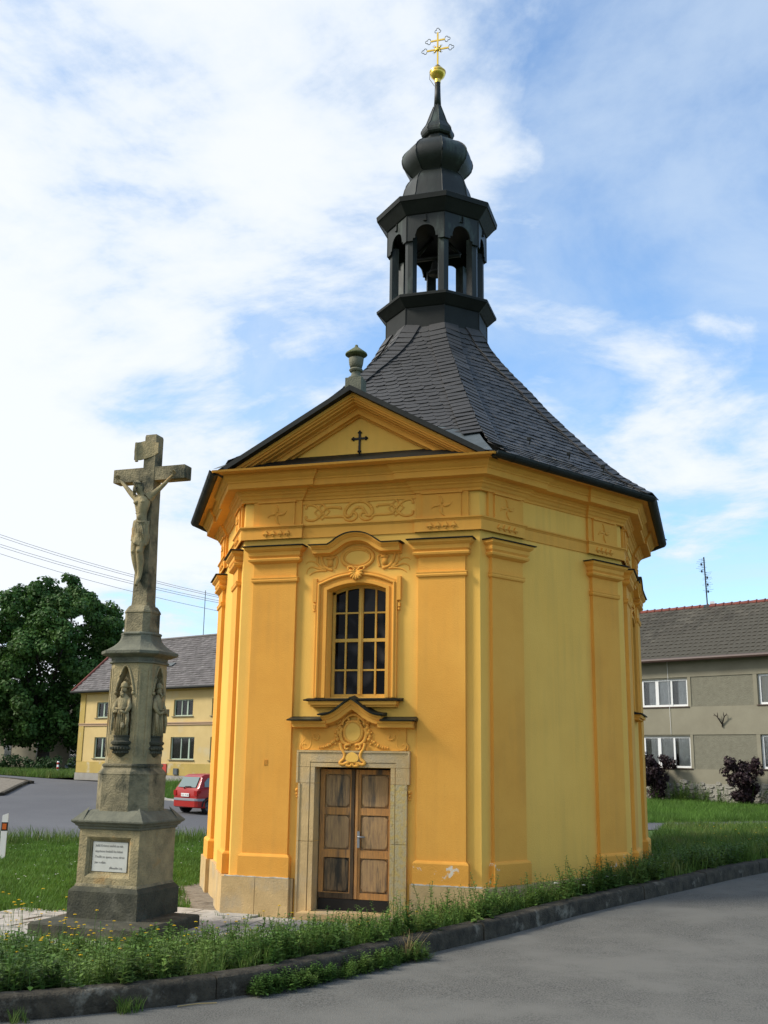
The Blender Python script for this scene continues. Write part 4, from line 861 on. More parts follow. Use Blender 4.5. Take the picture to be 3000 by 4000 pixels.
# ================================================================== wayside cross
MX, MY, MR = -2.567, -6.717, -.039
mon = thing('wayside_cross', 'weathered sandstone wayside crucifix on a stepped pedestal with a white inscription plaque', 'wayside cross', (MX, MY, -.2), rz=MR)
MM = Matrix.Translation((MX, MY, 0)) @ Matrix.Rotation(MR, 4, 'Z')
def bld(mb, name, M, parent=None, smooth=False, ang=None, **kw):   # geometry given in monument coordinates (z is world)
    mb.v = [tuple(MM @ Vector(p_)) for p_ in mb.v]; o = mb.build(name, M, parent or mon, smooth, **kw)
    if ang: autosmooth(o, ang)
    return o
def sq(h, z, hy=None): hy = hy or h; return [(-h, -hy, z), (h, -hy, z), (h, hy, z), (-h, hy, z)]
def o_c(h, c, z): return [(-h+c, -h, z), (h-c, -h, z), (h, -h+c, z), (h, h-c, z), (h-c, h, z), (-h+c, h, z), (-h, h-c, z), (-h, -h+c, z)]
mb = MB(); mb.rings([[(x, y, z) for x, y in ((-.70+b, -1.06+b), (.90-b, -1.06+b), (.90-b, .45-b), (-.70+b, .45-b))] for b, z in ((0, -.5), (0, -.02), (.02, .0))], True, True); bld(mb, 'base_step', 'darkstone')
mb = MB(); mb.rings([sq(.52, .0), sq(.52, .33), sq(.505, .35), sq(.475, .385)], True, True); bld(mb, 'plinth', 'darkstone')
mb = MB(); mb.rings([sq(.47, .385), sq(.465, .405), sq(.456, .42)], True, True); bld(mb, 'pedestal_foot', 'oldstone')
# pedestal die with a sunken panel in front
h = .455; z0, z1 = .42, 1.10; pu0, pu1, pz0, pz1 = -.335, .335, .50, 1.01
mb = MB(); mb.rings([sq(h, z0), sq(h, z1)], True, True); mb.f = [f_ for f_ in mb.f if not (set(mb.v[i][1] for i in f_) == {-h})]
fr_ = [(-h, -h), (h, -h)]
def P4(a, b, c_, d): mb.add([a, b, c_, d], [(0, 1, 2, 3)])
P4((-h, -h, z0), (h, -h, z0), (pu1, -h, pz0), (pu0, -h, pz0)); P4((h, -h, z0), (h, -h, z1), (pu1, -h, pz1), (pu1, -h, pz0)); P4((h, -h, z1), (-h, -h, z1), (pu0, -h, pz1), (pu1, -h, pz1)); P4((-h, -h, z1), (-h, -h, z0), (pu0, -h, pz0), (pu0, -h, pz1))
stp = [(0, 0), (.035, .028), (.035, .045), (.055, .05), (.055, .07)]
rs = [[(pu0+g_, -h+d, pz0+g_*1.2), (pu1-g_, -h+d, pz0+g_*1.2), (pu1-g_, -h+d, pz1-g_), (pu0+g_, -h+d, pz1-g_)] for g_, d in stp]; mb.rings(rs, True, False); P4(*rs[-1])
bld(mb, 'pedestal', 'warmstone')
pq = MB(); pq.box(-.262, .262, -h+.045, -h+.068, .575, .945); plq = bld(pq, 'inscription_plaque', 'plaque')
def text(s_, size, x, y, z, M, parent, name='lettering', align='LEFT', ex=.0015, rot=(R(90), 0, 0), Mx=MM, pm=None, font_w=1.):
    cu = bpy.data.curves.new(name, 'FONT'); cu.body = s_; cu.size = size; cu.extrude = ex; cu.align_x = align; cu.space_character = 1.0; cu.resolution_u = 3
    o = bpy.data.objects.new('tmp', cu); COL.objects.link(o); dg = bpy.context.evaluated_depsgraph_get(); me = bpy.data.meshes.new_from_object(o.evaluated_get(dg)); bpy.data.objects.remove(o)
    T = ORG[parent.name].inverted() @ Mx @ Matrix.Translation((x, y, z)) @ Matrix(((font_w, 0, 0, 0), (0, 1, 0, 0), (0, 0, 1, 0), (0, 0, 0, 1))) @ Matrix.Rotation(rot[2], 4, 'Z') @ Matrix.Rotation(rot[0], 4, 'X'); me.transform(T); me.name = name
    me.materials.clear(); return link(me, name, parent, M)
for s_, x, z in (('Ježíš Kristus umřel za nás', -.225, .885), ('abychom hodně ho lidmi', -.225, .815), ('Tvořit se spasu, svou vírou', -.225, .745), ('jen v něm', -.225, .675)): text(s_, .041, x, -h+.0435, z, 'ink', plq)
text('(Římanům 5,6)', .032, .10, -h+.0435, .612, 'ink', plq, align='CENTER')
mb = MB(); mb.rings([sq(.462, 1.10), sq(.475, 1.115), sq(.475, 1.135), sq(.50, 1.15), sq(.51, 1.17), sq(.538, 1.19), sq(.545, 1.20), sq(.545, 1.218), sq(.53, 1.228), sq(.40, 1.335), sq(.36, 1.35)], True, True); bld(mb, 'pedestal_cap', 'capstone')
for sx in (-1, 1):
    for sy in (-1, 1):
        mb = MB(); mb.add([(sx*.535, sy*.535, 1.222), (sx*.36, sy*.535, 1.228), (sx*.535, sy*.36, 1.228), (sx*.38, sy*.38, 1.385)], [(0, 1, 3), (0, 3, 2), (1, 2, 3), (0, 2, 1)]); bld(mb, 'corner_spur', 'capstone')
mb = MB(); mb.rings([o_c(.40, .19, 1.30), o_c(.40, .19, 1.80), o_c(.405, .19, 1.815), o_c(.395, .18, 1.83)], True, True); bld(mb, 'octagonal_block', 'oldstone')
mb = MB(); mb.rings([o_c(.395, .18, 1.83), o_c(.385, .175, 1.85), o_c(.345, .155, 1.89), o_c(.345, .15, 1.905), o_c(.355, .15, 1.915), o_c(.355, .15, 1.935), o_c(.335, .145, 1.95)], True, True); bld(mb, 'shaft_foot', 'oldstone')
# niche shaft: octagonal, its four main faces hold pointed niches
h = .325; c_ = .135; zs0, zs1 = 1.95, 3.29; nw = .125; nz0, nzs, nza = 2.28, 2.93, 3.24; dep = .11
mb = MB(); mb.rings([o_c(h, c_, zs0), o_c(h, c_, zs1)], True, True); keep = []
for f_ in mb.f:
    vs = [mb.v[i] for i in f_]
    if len(f_) == 4 and (all(abs(v_[1]+h) < 1e-6 for v_ in vs) or all(abs(v_[0]-h) < 1e-6 for v_ in vs)): continue
    keep.append(f_)
mb.f = keep
def parch(w_, zs, za, n=7):      # pointed arch outline from left springing over to right
    L_ = []
    for j in range(n+1):
        t = j/n; x = -w_+w_*t; z = zs+(za-zs)*math.sin(t*math.pi/2)**.9; L_.append((x, z))
    return L_+[(-x, z) for x, z in L_[::-1][1:]]
for Rz in (0, math.pi/2):
    T = lambda u, n, z, Rz=Rz: tuple(Matrix.Rotation(Rz, 3, 'Z') @ Vector((u, -h+n, z)))
    hw = h-c_; AR = parch(nw, nzs, nza); pts = [(-nw, nz0)]+AR+[(nw, nz0)]
    q4 = lambda a, b, c2, d: mb.add([T(a[0], 0, a[1]), T(b[0], 0, b[1]), T(c2[0], 0, c2[1]), T(d[0], 0, d[1])], [(0, 1, 2, 3)])
    q4((-hw, zs0), (hw, zs0), (hw, nz0), (-hw, nz0)); q4((-hw, nz0), (-nw, nz0), (-nw, nzs), (-hw, nzs)); q4((nw, nz0), (hw, nz0), (hw, nzs), (nw, nzs))
    q4((-hw, nzs), (-nw, nzs), (-nw, zs1), (-hw, zs1)); q4((nw, nzs), (hw, nzs), (hw, zs1), (nw, zs1))
    for a, b in zip(AR, AR[1:]): q4(a, b, (b[0], zs1), (a[0], zs1))
    for a, b in zip(pts, pts[1:]+pts[:1]): mb.add([T(a[0], 0, a[1]), T(b[0], 0, b[1]), T(b[0], dep, b[1]), T(a[0], dep, a[1])], [(0, 1, 2, 3)])
    mb.add([T(x, dep, z) for x, z in pts], [tuple(range(len(pts)))])
shaft = bld(mb, 'niche_shaft', 'warmstone')
for k in range(4):      # sunk grooves on the diagonal faces shown as raised fillets
    mb = MB(); a = math.pi/4+k*math.pi/2; n_ = Vector((math.cos(a), math.sin(a))); t_ = Vector((-n_.y, n_.x)); r0 = (h-c_/2)*math.sqrt(2)
    for o_ in (-.062, .062):
        P = [n_*(r0+d_)+t_*(o_+w_) for d_, w_ in ((-.005, -.018), (.012, -.012), (.012, .012), (-.005, .018))]
        mb.prism([(p_.x, p_.y, 2.05) for p_ in P], [(p_.x, p_.y, 3.22) for p_ in P])
    bld(mb, 'fillet', 'warmstone', shaft)
for Rz in (0, math.pi/2):
    RM = Matrix.Rotation(Rz, 4, 'Z'); T = lambda u, n, z, RM=RM: tuple(RM @ Vector((u, -h-n, z)))
    mb = MB()
    for w_, r_ in ((nw+.012, .016),):
        AR = [(-w_, nzs-.03)]+parch(w_, nzs, nza+.02)+[(w_, nzs-.03)]; mb.tube([T(x, .004, z) for x, z in AR], r_, 6)
    for s_ in (-1, 1): mb.ball(T(s_*w_, .01, nzs-.045), .026, 6, 4)
    for s_ in (-1, 1): mb.tube([T(s_*(nw-.005), -.03, nzs-.02), T(s_*.075, -.02, nzs+.05), T(s_*.02, -.02, nzs+.015), T(0, -.02, nzs+.06)], .014, 5)
    mb.tube([T(0, -.02, nzs+.06), T(-.04, -.02, nzs+.11), T(0, -.02, nzs+.17), T(.04, -.02, nzs+.11), T(0, -.02, nzs+.06)], .010, 5)
    bld(mb, 'niche_tracery', 'warmstone', shaft, True)
    mb = MB()      # console with carved foliage head
    pr = [(.02, 2.03), (.05, 2.05), (.085, 2.09), (.11, 2.14), (.115, 2.17), (.10, 2.19), (.125, 2.20), (.135, 2.22), (.135, 2.235), (.105, 2.25), (.10, 2.30), (.11, 2.305), (.11, 2.32)]
    rs = [[T(r_*1.15*math.cos(math.pi*j/10), r_*1.0*math.sin(math.pi*j/10)-.02, z) for j in range(11)] for r_, z in pr]; mb.rings([r_+[T(0, -.03, r_[0][2])] for r_ in rs], True, True)
    for j in range(11):
        a = math.pi*(j+.5)/11
        for zz_, rr in ((2.10, .10), (2.15, .125)): mb.ball(T(rr*1.1*math.cos(a+.15*(zz_ > 2.12)), rr*math.sin(a)-.02, zz_), .021, 6, 4)
    bld(mb, 'console', 'darkstone', shaft, False, 40)
# astragal, cornice, sloping cap, ring
mb = MB(); mb.rings([o_c(.33, .137, 3.29), o_c(.352, .145, 3.298), o_c(.352, .145, 3.315), o_c(.33, .137, 3.33), o_c(.335, .14, 3.37), o_c(.38, .155, 3.39), o_c(.43, .175, 3.405), o_c(.452, .185, 3.42), o_c(.455, .187, 3.455), o_c(.44, .18, 3.465)], True, True); bld(mb, 'shaft_cornice', 'capstone')
mb = MB(); mb.rings([o_c(.44, .18, 3.465)]+[o_c(.235+.205*(1-t)**2.2, (.235+.205*(1-t)**2.2)*.41, 3.465+.225*t) for t in (.12, .25, .4, .55, .7, .85, 1)], True, True); bld(mb, 'sloping_cap', 'capstone')
mb = MB(); mb.rings([o_c(r_, r_*.5, z) for r_, z in ((.225, 3.685), (.248, 3.692), (.256, 3.708), (.248, 3.724), (.225, 3.735))], True, True); bld(mb, 'ring_moulding', 'capstone')
mb = MB(); mb.rings([o_c(.205, .075, 3.73), o_c(.203, .075, 4.0), o_c(.212, .075, 4.01), o_c(.205, .07, 4.035), o_c(.17, .045, 4.09), o_c(.155, .04, 4.11)], True, True); bld(mb, 'cross_foot', 'oldstone')
def sqr(cx, hx, hy, z, cy=0): return [(cx-hx, cy-hy, z), (cx+hx, cy-hy, z), (cx+hx, cy+hy, z), (cx-hx, cy+hy, z)]
mb = MB(); mb.rings([sqr(0, .125, .125, 4.10), sqr(0, .118, .12, 4.16), sqr(0, .094, .105, 5.35), sqr(0, .092, .10, 6.60), sqr(0, .085, .093, 6.63)], True, True); crs = bld(mb, 'cross_shaft', 'oldstone')
mb = MB(); b = .012
for s_ in (-1, 1):
    rs = [[(s_*x, y, z) for y, z in ((-.095, 5.935), (.095, 5.935), (.095, 6.135), (-.095, 6.135))] for x in (.088, .585)]+[[(s_*.598, y, z) for y, z in ((-.082, 5.948), (.082, 5.948), (.082, 6.122), (-.082, 6.122))]]; mb.rings(rs, True, True)
bld(mb, 'cross_arm', 'oldstone')
mb = MB()      # parchment scroll hung askew on the head of the cross
rs = []
for j in range(13):
    t = j/12; x = -.20+.345*t; y = -.112-.02*math.sin(t*5)-.05*(t-.5)**2*2; 
    if t < .2: y -= (.2-t)*.28
    zt_ = 6.49-.10*0+.03*math.sin(t*4)+.02*t; zb_ = 6.235+.10*t**1.6
    rs.append([(x, y, zb_), (x, y+.02, zb_), (x, y+.02, zt_), (x, y, zt_)])
mb.rings(rs, True, True); mb.tube([(-.185, -.17, 6.50), (-.19, -.165, 6.36), (-.175, -.16, 6.215)], .028, 7, True, [.8, 1, .9]); bld(mb, 'parchment_scroll', 'warmstone', None, False, 50)
# skin-modifier figures
def skinfig(name, pts, edges, M, parent, root=0, sub=2, T=None, fat=1.3, **kw):
    me = bpy.data.meshes.new('tmp'); me.from_pydata([p_[:3] for p_ in pts], edges, []); o = bpy.data.objects.new('tmp', me); COL.objects.link(o)
    md = o.modifiers.new('s', 'SKIN'); md.use_smooth_shade = True
    for i, p_ in enumerate(pts):
        r_ = p_[3]*fat; sv = me.skin_vertices[0].data[i]; sv.radius = (r_, p_[4]*fat if len(p_) > 4 else r_)
    me.skin_vertices[0].data[root].use_root = True
    ss = o.modifiers.new('d', 'SUBSURF'); ss.levels = sub; ss.render_levels = sub
    dg = bpy.context.evaluated_depsgraph_get(); m2 = bpy.data.meshes.new_from_object(o.evaluated_get(dg)); bpy.data.objects.remove(o)
    m2.transform(ORG[parent.name].inverted() @ MM @ (T or Matrix.Identity(4))); m2.name = name; m2.materials.clear(); return link(m2, name, parent, M, True, **kw)
# crucified figure, facing -y.  x to the viewer's right
y0 = -.165
pts = [(-.015, y0, 5.235, .078, .062),   # 0 pelvis
       (-.02, y0-.005, 5.33, .066, .055), (-.02, y0-.02, 5.44, .078, .060), (-.018, y0-.03, 5.55, .092, .066), (-.015, y0-.025, 5.635, .085, .055),  # 1-4 spine
       (-.022, y0-.045, 5.70, .034, .034), (-.045, y0-.085, 5.765, .050, .055), (-.058, y0-.095, 5.835, .052, .058),   # 5 neck 6,7 head
       (-.115, y0-.02, 5.645, .042, .042), (-.23, y0-.0, 5.745, .032, .032), (-.335, y0+.02, 5.85, .026, .024), (-.43, y0+.035, 5.945, .020, .016), (-.47, y0+.035, 5.985, .018, .012),  # left arm
       (.085, y0-.02, 5.65, .042, .042), (.20, y0, 5.75, .032, .032), (.305, y0+.02, 5.85, .026, .024), (.40, y0+.035, 5.955, .020, .016), (.44, y0+.035, 5.995, .018, .012),  # right arm
       (-.06, y0-.005, 5.16, .060, .060), (-.075, y0-.035, 4.98, .048, .052), (-.072, y0-.055, 4.86, .040, .042), (-.065, y0-.02, 4.74, .040, .042), (-.045, y0+.015, 4.58, .028, .028), (-.03, y0+.02, 4.50, .024, .026), (-.01, y0-.045, 4.42, .022, .018), (0, y0-.075, 4.37, .018, .012),
       (.035, y0-.005, 5.16, .060, .060), (.035, y0-.05, 4.98, .050, .054), (.030, y0-.085, 4.85, .041, .044), (.032, y0-.045, 4.73, .042, .044), (.012, y0-.01, 4.57, .030, .030), (.008, y0-.01, 4.50, .026, .028), (.01, y0-.075, 4.42, .024, .020), (.02, y0-.10, 4.375, .018, .012)]
E_ = [(0, 1), (1, 2), (2, 3), (3, 4), (4, 5), (5, 6), (6, 7), (3, 8), (8, 9), (9, 10), (10, 11), (11, 12), (3, 13), (13, 14), (14, 15), (15, 16), (16, 17), (0, 18), (18, 19), (19, 20), (20, 21), (21, 22), (22, 23), (23, 24), (24, 25), (0, 26), (26, 27), (27, 28), (28, 29), (29, 30), (30, 31), (31, 32), (32, 33)]
body = skinfig('crucified_figure', pts, E_, 'warmstone', mon)
for s_, (hx, hz) in ((-1, (-.47, 5.985)), (1, (.44, 5.995))):   # fingers and thumb
    mb = MB()
    for k in range(4):
        a = R(58+s_*0)+(k-1.5)*.20; L_ = (.052, .060, .058, .045)[k]; dx = s_*math.cos(a+.0); dz_ = math.sin(a); bx = hx+s_*(k-1.5)*-.009; bz = hz+(k-1.5)*.006
        mb.tube([(bx, y0+.03, bz), (bx+dx*L_*.5, y0+.018, bz+dz_*L_*.5), (bx+dx*L_*.85, y0-.004, bz+dz_*L_*.8), (bx+dx*L_*.8, y0-.02, bz+dz_*L_*.65)], .0075, 6, True, [1.1, 1, .85, .6])
    mb.tube([(hx-s_*.01, y0+.02, hz-.002), (hx-s_*.035, y0-.0, hz+.018), (hx-s_*.03, y0-.02, hz+.04)], .008, 6, True, [1.1, 1, .7]); mb.ball((hx, y0+.005, hz), .010, 6, 4); bld(mb, 'hand', 'warmstone', body, True)
mb = MB(); hc = Vector((-.062, y0-.105, 5.815)); mb.ball(tuple(hc+Vector((0, .005, .005))), .062, 14, 10, 1.22, (.92, 1.0)); bld(mb, 'head', 'warmstone', body, True)
mb = MB()     # hair, beard, crown of thorns, nose and brow
for k in range(15):
    a = R(150+k*16.5); s0 = hc+Vector((.045*math.cos(a), .03+.035*math.sin(a)*-1, .035)); e0 = hc+Vector((.070*math.cos(a), .035+.02*math.sin(a), -.09-.02*(k % 3)))
    mb.tube([hc+Vector((.01*math.cos(a), .02, .055)), s0+Vector((.012*math.cos(a), .0, .0)), (s0+e0)/2+Vector((.02*math.cos(a), 0, 0)), e0], .016, 5, True, [.8, 1.1, 1, .5])
for k in range(5): mb.tube([hc+Vector((-.03+.015*k, -.045, -.035)), hc+Vector((-.02+.010*k, -.058, -.075)), hc+Vector((-.010+.005*k, -.05, -.11))], .012, 5, True, [1, 1, .4])
mb.tube([hc+Vector((0, -.055, .02)), hc+Vector((0, -.073, -.012)), hc+Vector((0, -.06, -.02))], .008, 5); mb.tube([hc+Vector((-.035, -.046, .018)), hc+Vector((0, -.056, .023)), hc+Vector((.035, -.046, .018))], .008, 5)
for s_ in (-1, 1): mb.ball(tuple(hc+Vector((s_*.02, -.052, .006))), .007, 6, 4); mb.ball(tuple(hc+Vector((s_*.053, .0, -.005))), .014, 6, 4)
mb.tube([hc+Vector((-.014, -.058, -.036)), hc+Vector((.014, -.058, -.036))], .005, 5)
bld(mb, 'hair_and_beard', 'oldstone', body, True)
mb = MB(); n_ = 22
for o_ in (0, 1.3): mb.tube([hc+Vector((.060*math.cos(2*math.pi*k/n_), .005+.062*math.sin(2*math.pi*k/n_), .035+.010*math.sin(2*math.pi*k/n_*3+o_))) for k in range(n_+1)], .010, 5)
bld(mb, 'crown_of_thorns', 'oldstone', body, True)
def muscle(f): q = MB(); f(q); bld(q, 'muscle', 'warmstone', body, True)
for s_ in (-1, 1):
    muscle(lambda q: q.ball((-.018+s_*.05, y0-.085, 5.575), .048, 10, 7, .7)); muscle(lambda q: q.ball((-.075 if s_ < 0 else .030, y0-.088 if s_ < 0 else y0-.12, 4.86), .030, 8, 6))
    for k in range(4): muscle(lambda q: q.tube([(-.02+s_*.015, y0-.092+.004*k, 5.515-.030*k), (-.02+s_*.05, y0-.084+.004*k, 5.525-.034*k), (-.02+s_*.075, y0-.058, 5.535-.036*k)], .0085, 5, True, [.5, 1, .6]))
muscle(lambda q: q.ball((-.015, y0-.070, 5.36), .042, 8, 5, 1.2))
# loincloth with folds
mb = MB(); rs = []; n_ = 44
for j in range(13):
    t = j/12; z = 5.295-.27*t; row = []
    for k in range(n_):
        a = 2*math.pi*k/n_; hx = .112+.020*t; hy = .092+.014*t; low = .10*max(0, math.cos(a+.9))*t
        f_ = 1+.055*math.sin(a*9+t*5)+.04*math.sin(a*15-t*6)+.05*math.sin(a*4+t*9)*t; row.append((-.013+hx*f_*math.cos(a), y0-.012-.012*t+hy*f_*math.sin(a), z-low+.03*math.sin(a*2+.6)*(1-t)))
    rs.append(row)
mb.rings(rs, True, True)
mb.tube([(-.10, y0-.02, 5.31), (-.05, y0-.085, 5.315), (.01, y0-.095, 5.275), (.06, y0-.08, 5.285), (.09, y0-.02, 5.30)], .018, 6, True, [.7, 1.1, 1.2, 1, .7]); mb.tube([(-.08, y0-.06, 5.29), (0, y0-.10, 5.245), (.085, y0-.06, 5.26)], .014, 6)
mb.tube([(-.105, y0-.02, 5.30), (-.125, y0-.03, 5.20), (-.118, y0-.03, 5.06), (-.12, y0-.025, 4.93), (-.125, y0-.02, 4.88)], .024, 6, True, [1, 1.1, .9, .8, .3])
for k in range(5): mb.tube([(-.055+.018*k, y0-.085, 5.27), (-.03+.025*k, y0-.11, 5.17), (-.02+.03*k, y0-.105, 5.06-.012*k)], .012, 5, True, [.6, 1, .4])
bld(mb, 'loincloth', 'warmstone', body, True)
# robed saints in the niches, with mitre-like head coverings
def saint(Rz, cross):
    T = Matrix.Rotation(Rz, 4, 'Z') @ Matrix.Translation((0, -h-.005, 0))
    mb = MB(); n_ = 40; rs = []
    prof_ = [(2.315, .085, .072), (2.36, .088, .075), (2.48, .082, .07), (2.60, .078, .066), (2.68, .084, .068), (2.76, .086, .064), (2.82, .080, .055), (2.855, .05, .04), (2.88, .026, .026)]
    for z, rx, ry in prof_:
        w_ = max(0, min(1, (2.72-z)/.4)); rs.append([((rx*(1+w_*(.10*math.sin(a*8)+.07*math.sin(a*13+z*9)))+.004*math.sin(z*30))*math.cos(a), ry*(1+w_*(.10*math.sin(a*8)+.06*math.sin(a*11-z*7)))*math.sin(a), z) for a in [2*math.pi*k/n_ for k in range(n_)]])
    mb.rings(rs, True, True)
    mb.ball((0, -.012, 2.925), .042, 10, 7, 1.2); 
    for k in range(6): mb.tube([(-.028+.011*k, -.045, 2.905), (-.02+.008*k, -.06, 2.87), (-.012+.005*k, -.055, 2.82)], .010, 5, True, [1, 1, .4])
    mb.tube([(0, -.052, 2.945), (0, -.066, 2.92), (0, -.055, 2.915)], .006, 5)
    for s_ in (-1, 1): mb.ball((s_*.016, -.050, 2.938), .005, 5, 3)
    mb.lathe([(.044, 2.955), (.052, 2.965), (.050, 2.985), (.046, 3.01), (.02, 3.035), (.004, 3.045)], (0, -.005), 14)
    for s_ in (-1, 1):
        mb.tube([(s_*.075, -.0, 2.81), (s_*.115, -.03, 2.70), (s_*.095, -.085, 2.61)], .030, 8, True, [.9, 1.1, .8]); mb.tube([(s_*.095, -.085, 2.61), (s_*.055, -.115, 2.63), (s_*.03, -.115, 2.65)], .018, 7, True, [1, 1, .7])
        for k in range(4): mb.tube([(s_*.045, -.118, 2.645-.008*k), (s_*.022, -.13, 2.652-.009*k), (s_*.006, -.122, 2.648-.009*k)], .0045, 5)
    mb.tube([(-.10, -.06, 2.62), (-.115, -.07, 2.50), (-.10, -.07, 2.38)], .026, 7, True, [1, .8, .4]); mb.tube([(.095, -.06, 2.62), (.115, -.07, 2.52), (.105, -.07, 2.36)], .03, 7, True, [1, .9, .5])
    for k in range(7):
        a = -2.6+.35*k; mb.tube([(.06*math.cos(a), .058*math.sin(a), 2.70), (.075*math.cos(a), .072*math.sin(a)-.006, 2.55), (.09*math.cos(a), .08*math.sin(a), 2.32)], .012, 5, True, [.5, 1, 1.2])
    mb.tube([(-.085, -.055, 2.68), (0, -.085, 2.665), (.085, -.055, 2.68)], .012, 6)
    mb.v = [tuple(T @ Vector(p_)) for p_ in mb.v]; s = bld(mb, 'niche_statue', 'warmstone', None, True)
    mb = MB()
    if cross: mb.box(.09, .20, -.06, -.02, 2.60, 2.68) ; mb.box(.20, .215, -.062, -.018, 2.59, 2.69)
    else: mb.tube([(-.098, -.115, 2.33), (-.085, -.12, 2.62)], .009, 6); mb.ball((.07, -.11, 2.45), .035, 8, 6, 1.2, (1, .5))
    mb.v = [tuple(T @ Vector(p_)) for p_ in mb.v]; bld(mb, 'attribute', 'oldstone', s)
saint(0, False); saint(math.pi/2, True)
# fragment of the rear niche group that juts out on the far side
mb = MB(); mb.tube([(-.345, -.04, 2.62), (-.36, -.02, 2.75), (-.35, 0, 2.84)], .035, 7, True, [.5, 1, .5]); bld(mb, 'jutting_sleeve', 'oldstone', shaft, True)
# ================================================================== houses
class HF:    # house frame: s along the facade, n outwards, z up
    def __init__(s, o, d): s.o = Vector(o); s.d = Vector(d).normalized(); s.n = Vector((s.d.y, -s.d.x)); s.n = -s.n if s.n.dot(Vector((5, -20))-s.o) < 0 else s.n
    def __call__(s, a, n, z): q = s.o+s.d*a+s.n*n; return (q.x, q.y, z)
def holewall(mb, fr, s0, s1, z0, z1, holes, dep, n=0.):
    """facade with rectangular openings (with reveals)"""
    xs = sorted({s0, s1}|{h[0] for h in holes}|{h[1] for h in holes}); zs = sorted({z0, z1}|{h[2] for h in holes}|{h[3] for h in holes})
    for a, b in zip(xs, xs[1:]):
        for c_, d in zip(zs, zs[1:]):
            if any(h[0] <= (a+b)/2 <= h[1] and h[2] <= (c_+d)/2 <= h[3] for h in holes): continue
            mb.add([fr(a, n, c_), fr(b, n, c_), fr(b, n, d), fr(a, n, d)], [(0, 1, 2, 3)])
    for a, b, c_, d in holes:
        for p_, q_ in (((a, c_), (b, c_)), ((b, c_), (b, d)), ((b, d), (a, d)), ((a, d), (a, c_))): mb.add([fr(p_[0], n, p_[1]), fr(q_[0], n, q_[1]), fr(q_[0], n-dep, q_[1]), fr(p_[0], n-dep, p_[1])], [(0, 1, 2, 3)])
def hwindow(fr, parent, s0, s1, z0, z1, panes, FM, dep=.12, fw=.06, curtain=True, glass='glass2', sillM='capstone', open_first=False, transom=None):
    w_ = bpy.data.objects.new('window', None); COL.objects.link(w_); w_.parent = parent; ORG[w_.name] = ORG[parent.name]
    mb = MB(); n1 = -dep+.05; n0 = -dep
    fbox(mb, fr, s0, s1, n0, n1, z0, z0+fw); fbox(mb, fr, s0, s1, n0, n1, z1-fw, z1); fbox(mb, fr, s0, s0+fw, n0, n1-.001, z0+fw, z1-fw); fbox(mb, fr, s1-fw, s1, n0, n1-.001, z0+fw, z1-fw)
    W_ = s1-s0; edges = [s0+fw+(W_-2*fw)*e for e in panes]
    for i, e in enumerate(edges[1:-1]): hw = fw*(.9 if i % 2 == 1 or len(edges) == 3 else .5); fbox(mb, fr, e-hw, e+hw, n0+.004, n1+.004, z0+fw, z1-fw)
    if transom: fbox(mb, fr, s0+fw, s1-fw, n0+.003, n1+.003, transom-.03, transom+.03)
    mb.build('window_frame', FM, w_)
    for i, (a, b) in enumerate(zip(edges, edges[1:])):
        if open_first and i == 0: mb = MB(); fbox(mb, fr, a, b, n0-.06, n0-.05, z0+fw, z1-fw); mb.build('dark_opening', 'black', w_); continue
        mb = MB(); fbox(mb, fr, a, b, n0+.012, n0+.018, z0+fw, z1-fw); mb.build('pane', 'glasscl', w_)
        if curtain:
            mb = MB(); nk = max(4, int((b-a)/.07)); zz_ = (z0+fw, z1-fw); k0, k1 = ((0, rng.uniform(.45, .95)), (rng.uniform(.05, .5), 1.))[i % 2]
            top = [fr(a+(b-a)*(k0+(k1-k0)*k/nk), n0-.05+.022*math.cos(k*2.6), zz_[1]) for k in range(nk+1)]; bot = [fr(a+(b-a)*(k0+(k1-k0)*k/nk), n0-.05+.03*math.cos(k*2.6+.3), zz_[0]) for k in range(nk+1)]
            mb.rings([bot, top], False); mb.build('curtain', 'curtain', w_, True)
    mb = MB(); fbox(mb, fr, s0, s1, n0-.16, n0-.15, z0, z1); mb.build('dark_room', 'black', w_)
    mb = MB(); fbox(mb, fr, s0-.08, s1+.08, -dep+.05, .07, z0-.05, z0-.012); mb.build('window_sill', sillM, w_)
    return w_
M = bpy.data.materials.new('clear_glass'); M.use_nodes = True; t = M.node_tree; t.nodes.clear()
o_ = t.nodes.new('ShaderNodeOutputMaterial'); g_ = t.nodes.new('ShaderNodeBsdfGlossy'); g_.inputs['Roughness'].default_value = .03; tr = t.nodes.new('ShaderNodeBsdfTransparent'); tr.inputs[0].default_value = (.93, .94, .94, 1)
fz = t.nodes.new('ShaderNodeFresnel'); fz.inputs[0].default_value = 1.6; ad = t.nodes.new('ShaderNodeMixShader'); t.links.new(fz.outputs[0], ad.inputs[0]); t.links.new(tr.outputs[0], ad.inputs[1]); t.links.new(g_.outputs[0], ad.inputs[2]); t.links.new(ad.outputs[0], o_.inputs[0]); MT['glasscl'] = M
MT['curtain'] = mat('lace_curtain', (.85, .85, .83), .9, (.7, .7, .69), 6, 4, (.4, .7))
MT['yhouse'] = mat('faded_ochre_render', (.60, .45, .20), .92, (.52, .38, .16), .9, 7, (.35, .7), .3, 30, col3=(.55, .49, .33), scale3=.45, spread3=(.55, .75))
MT['ysocle'] = mat('damp_ochre_render', (.47, .34, .10), .95, (.40, .29, .09), 1.2, 7, (.35, .7), .4, 25, col3=(.50, .46, .36), scale3=.8, spread3=(.56, .68))
MT['belt'] = mat('pinkish_belt_render', (.46, .31, .19), .9, (.42, .29, .19), 2, 4)
MT['greysocle'] = mat('grey_render', (.34, .32, .28), .95, (.26, .24, .21), 2.2, 7, (.35, .7), .6, 18)
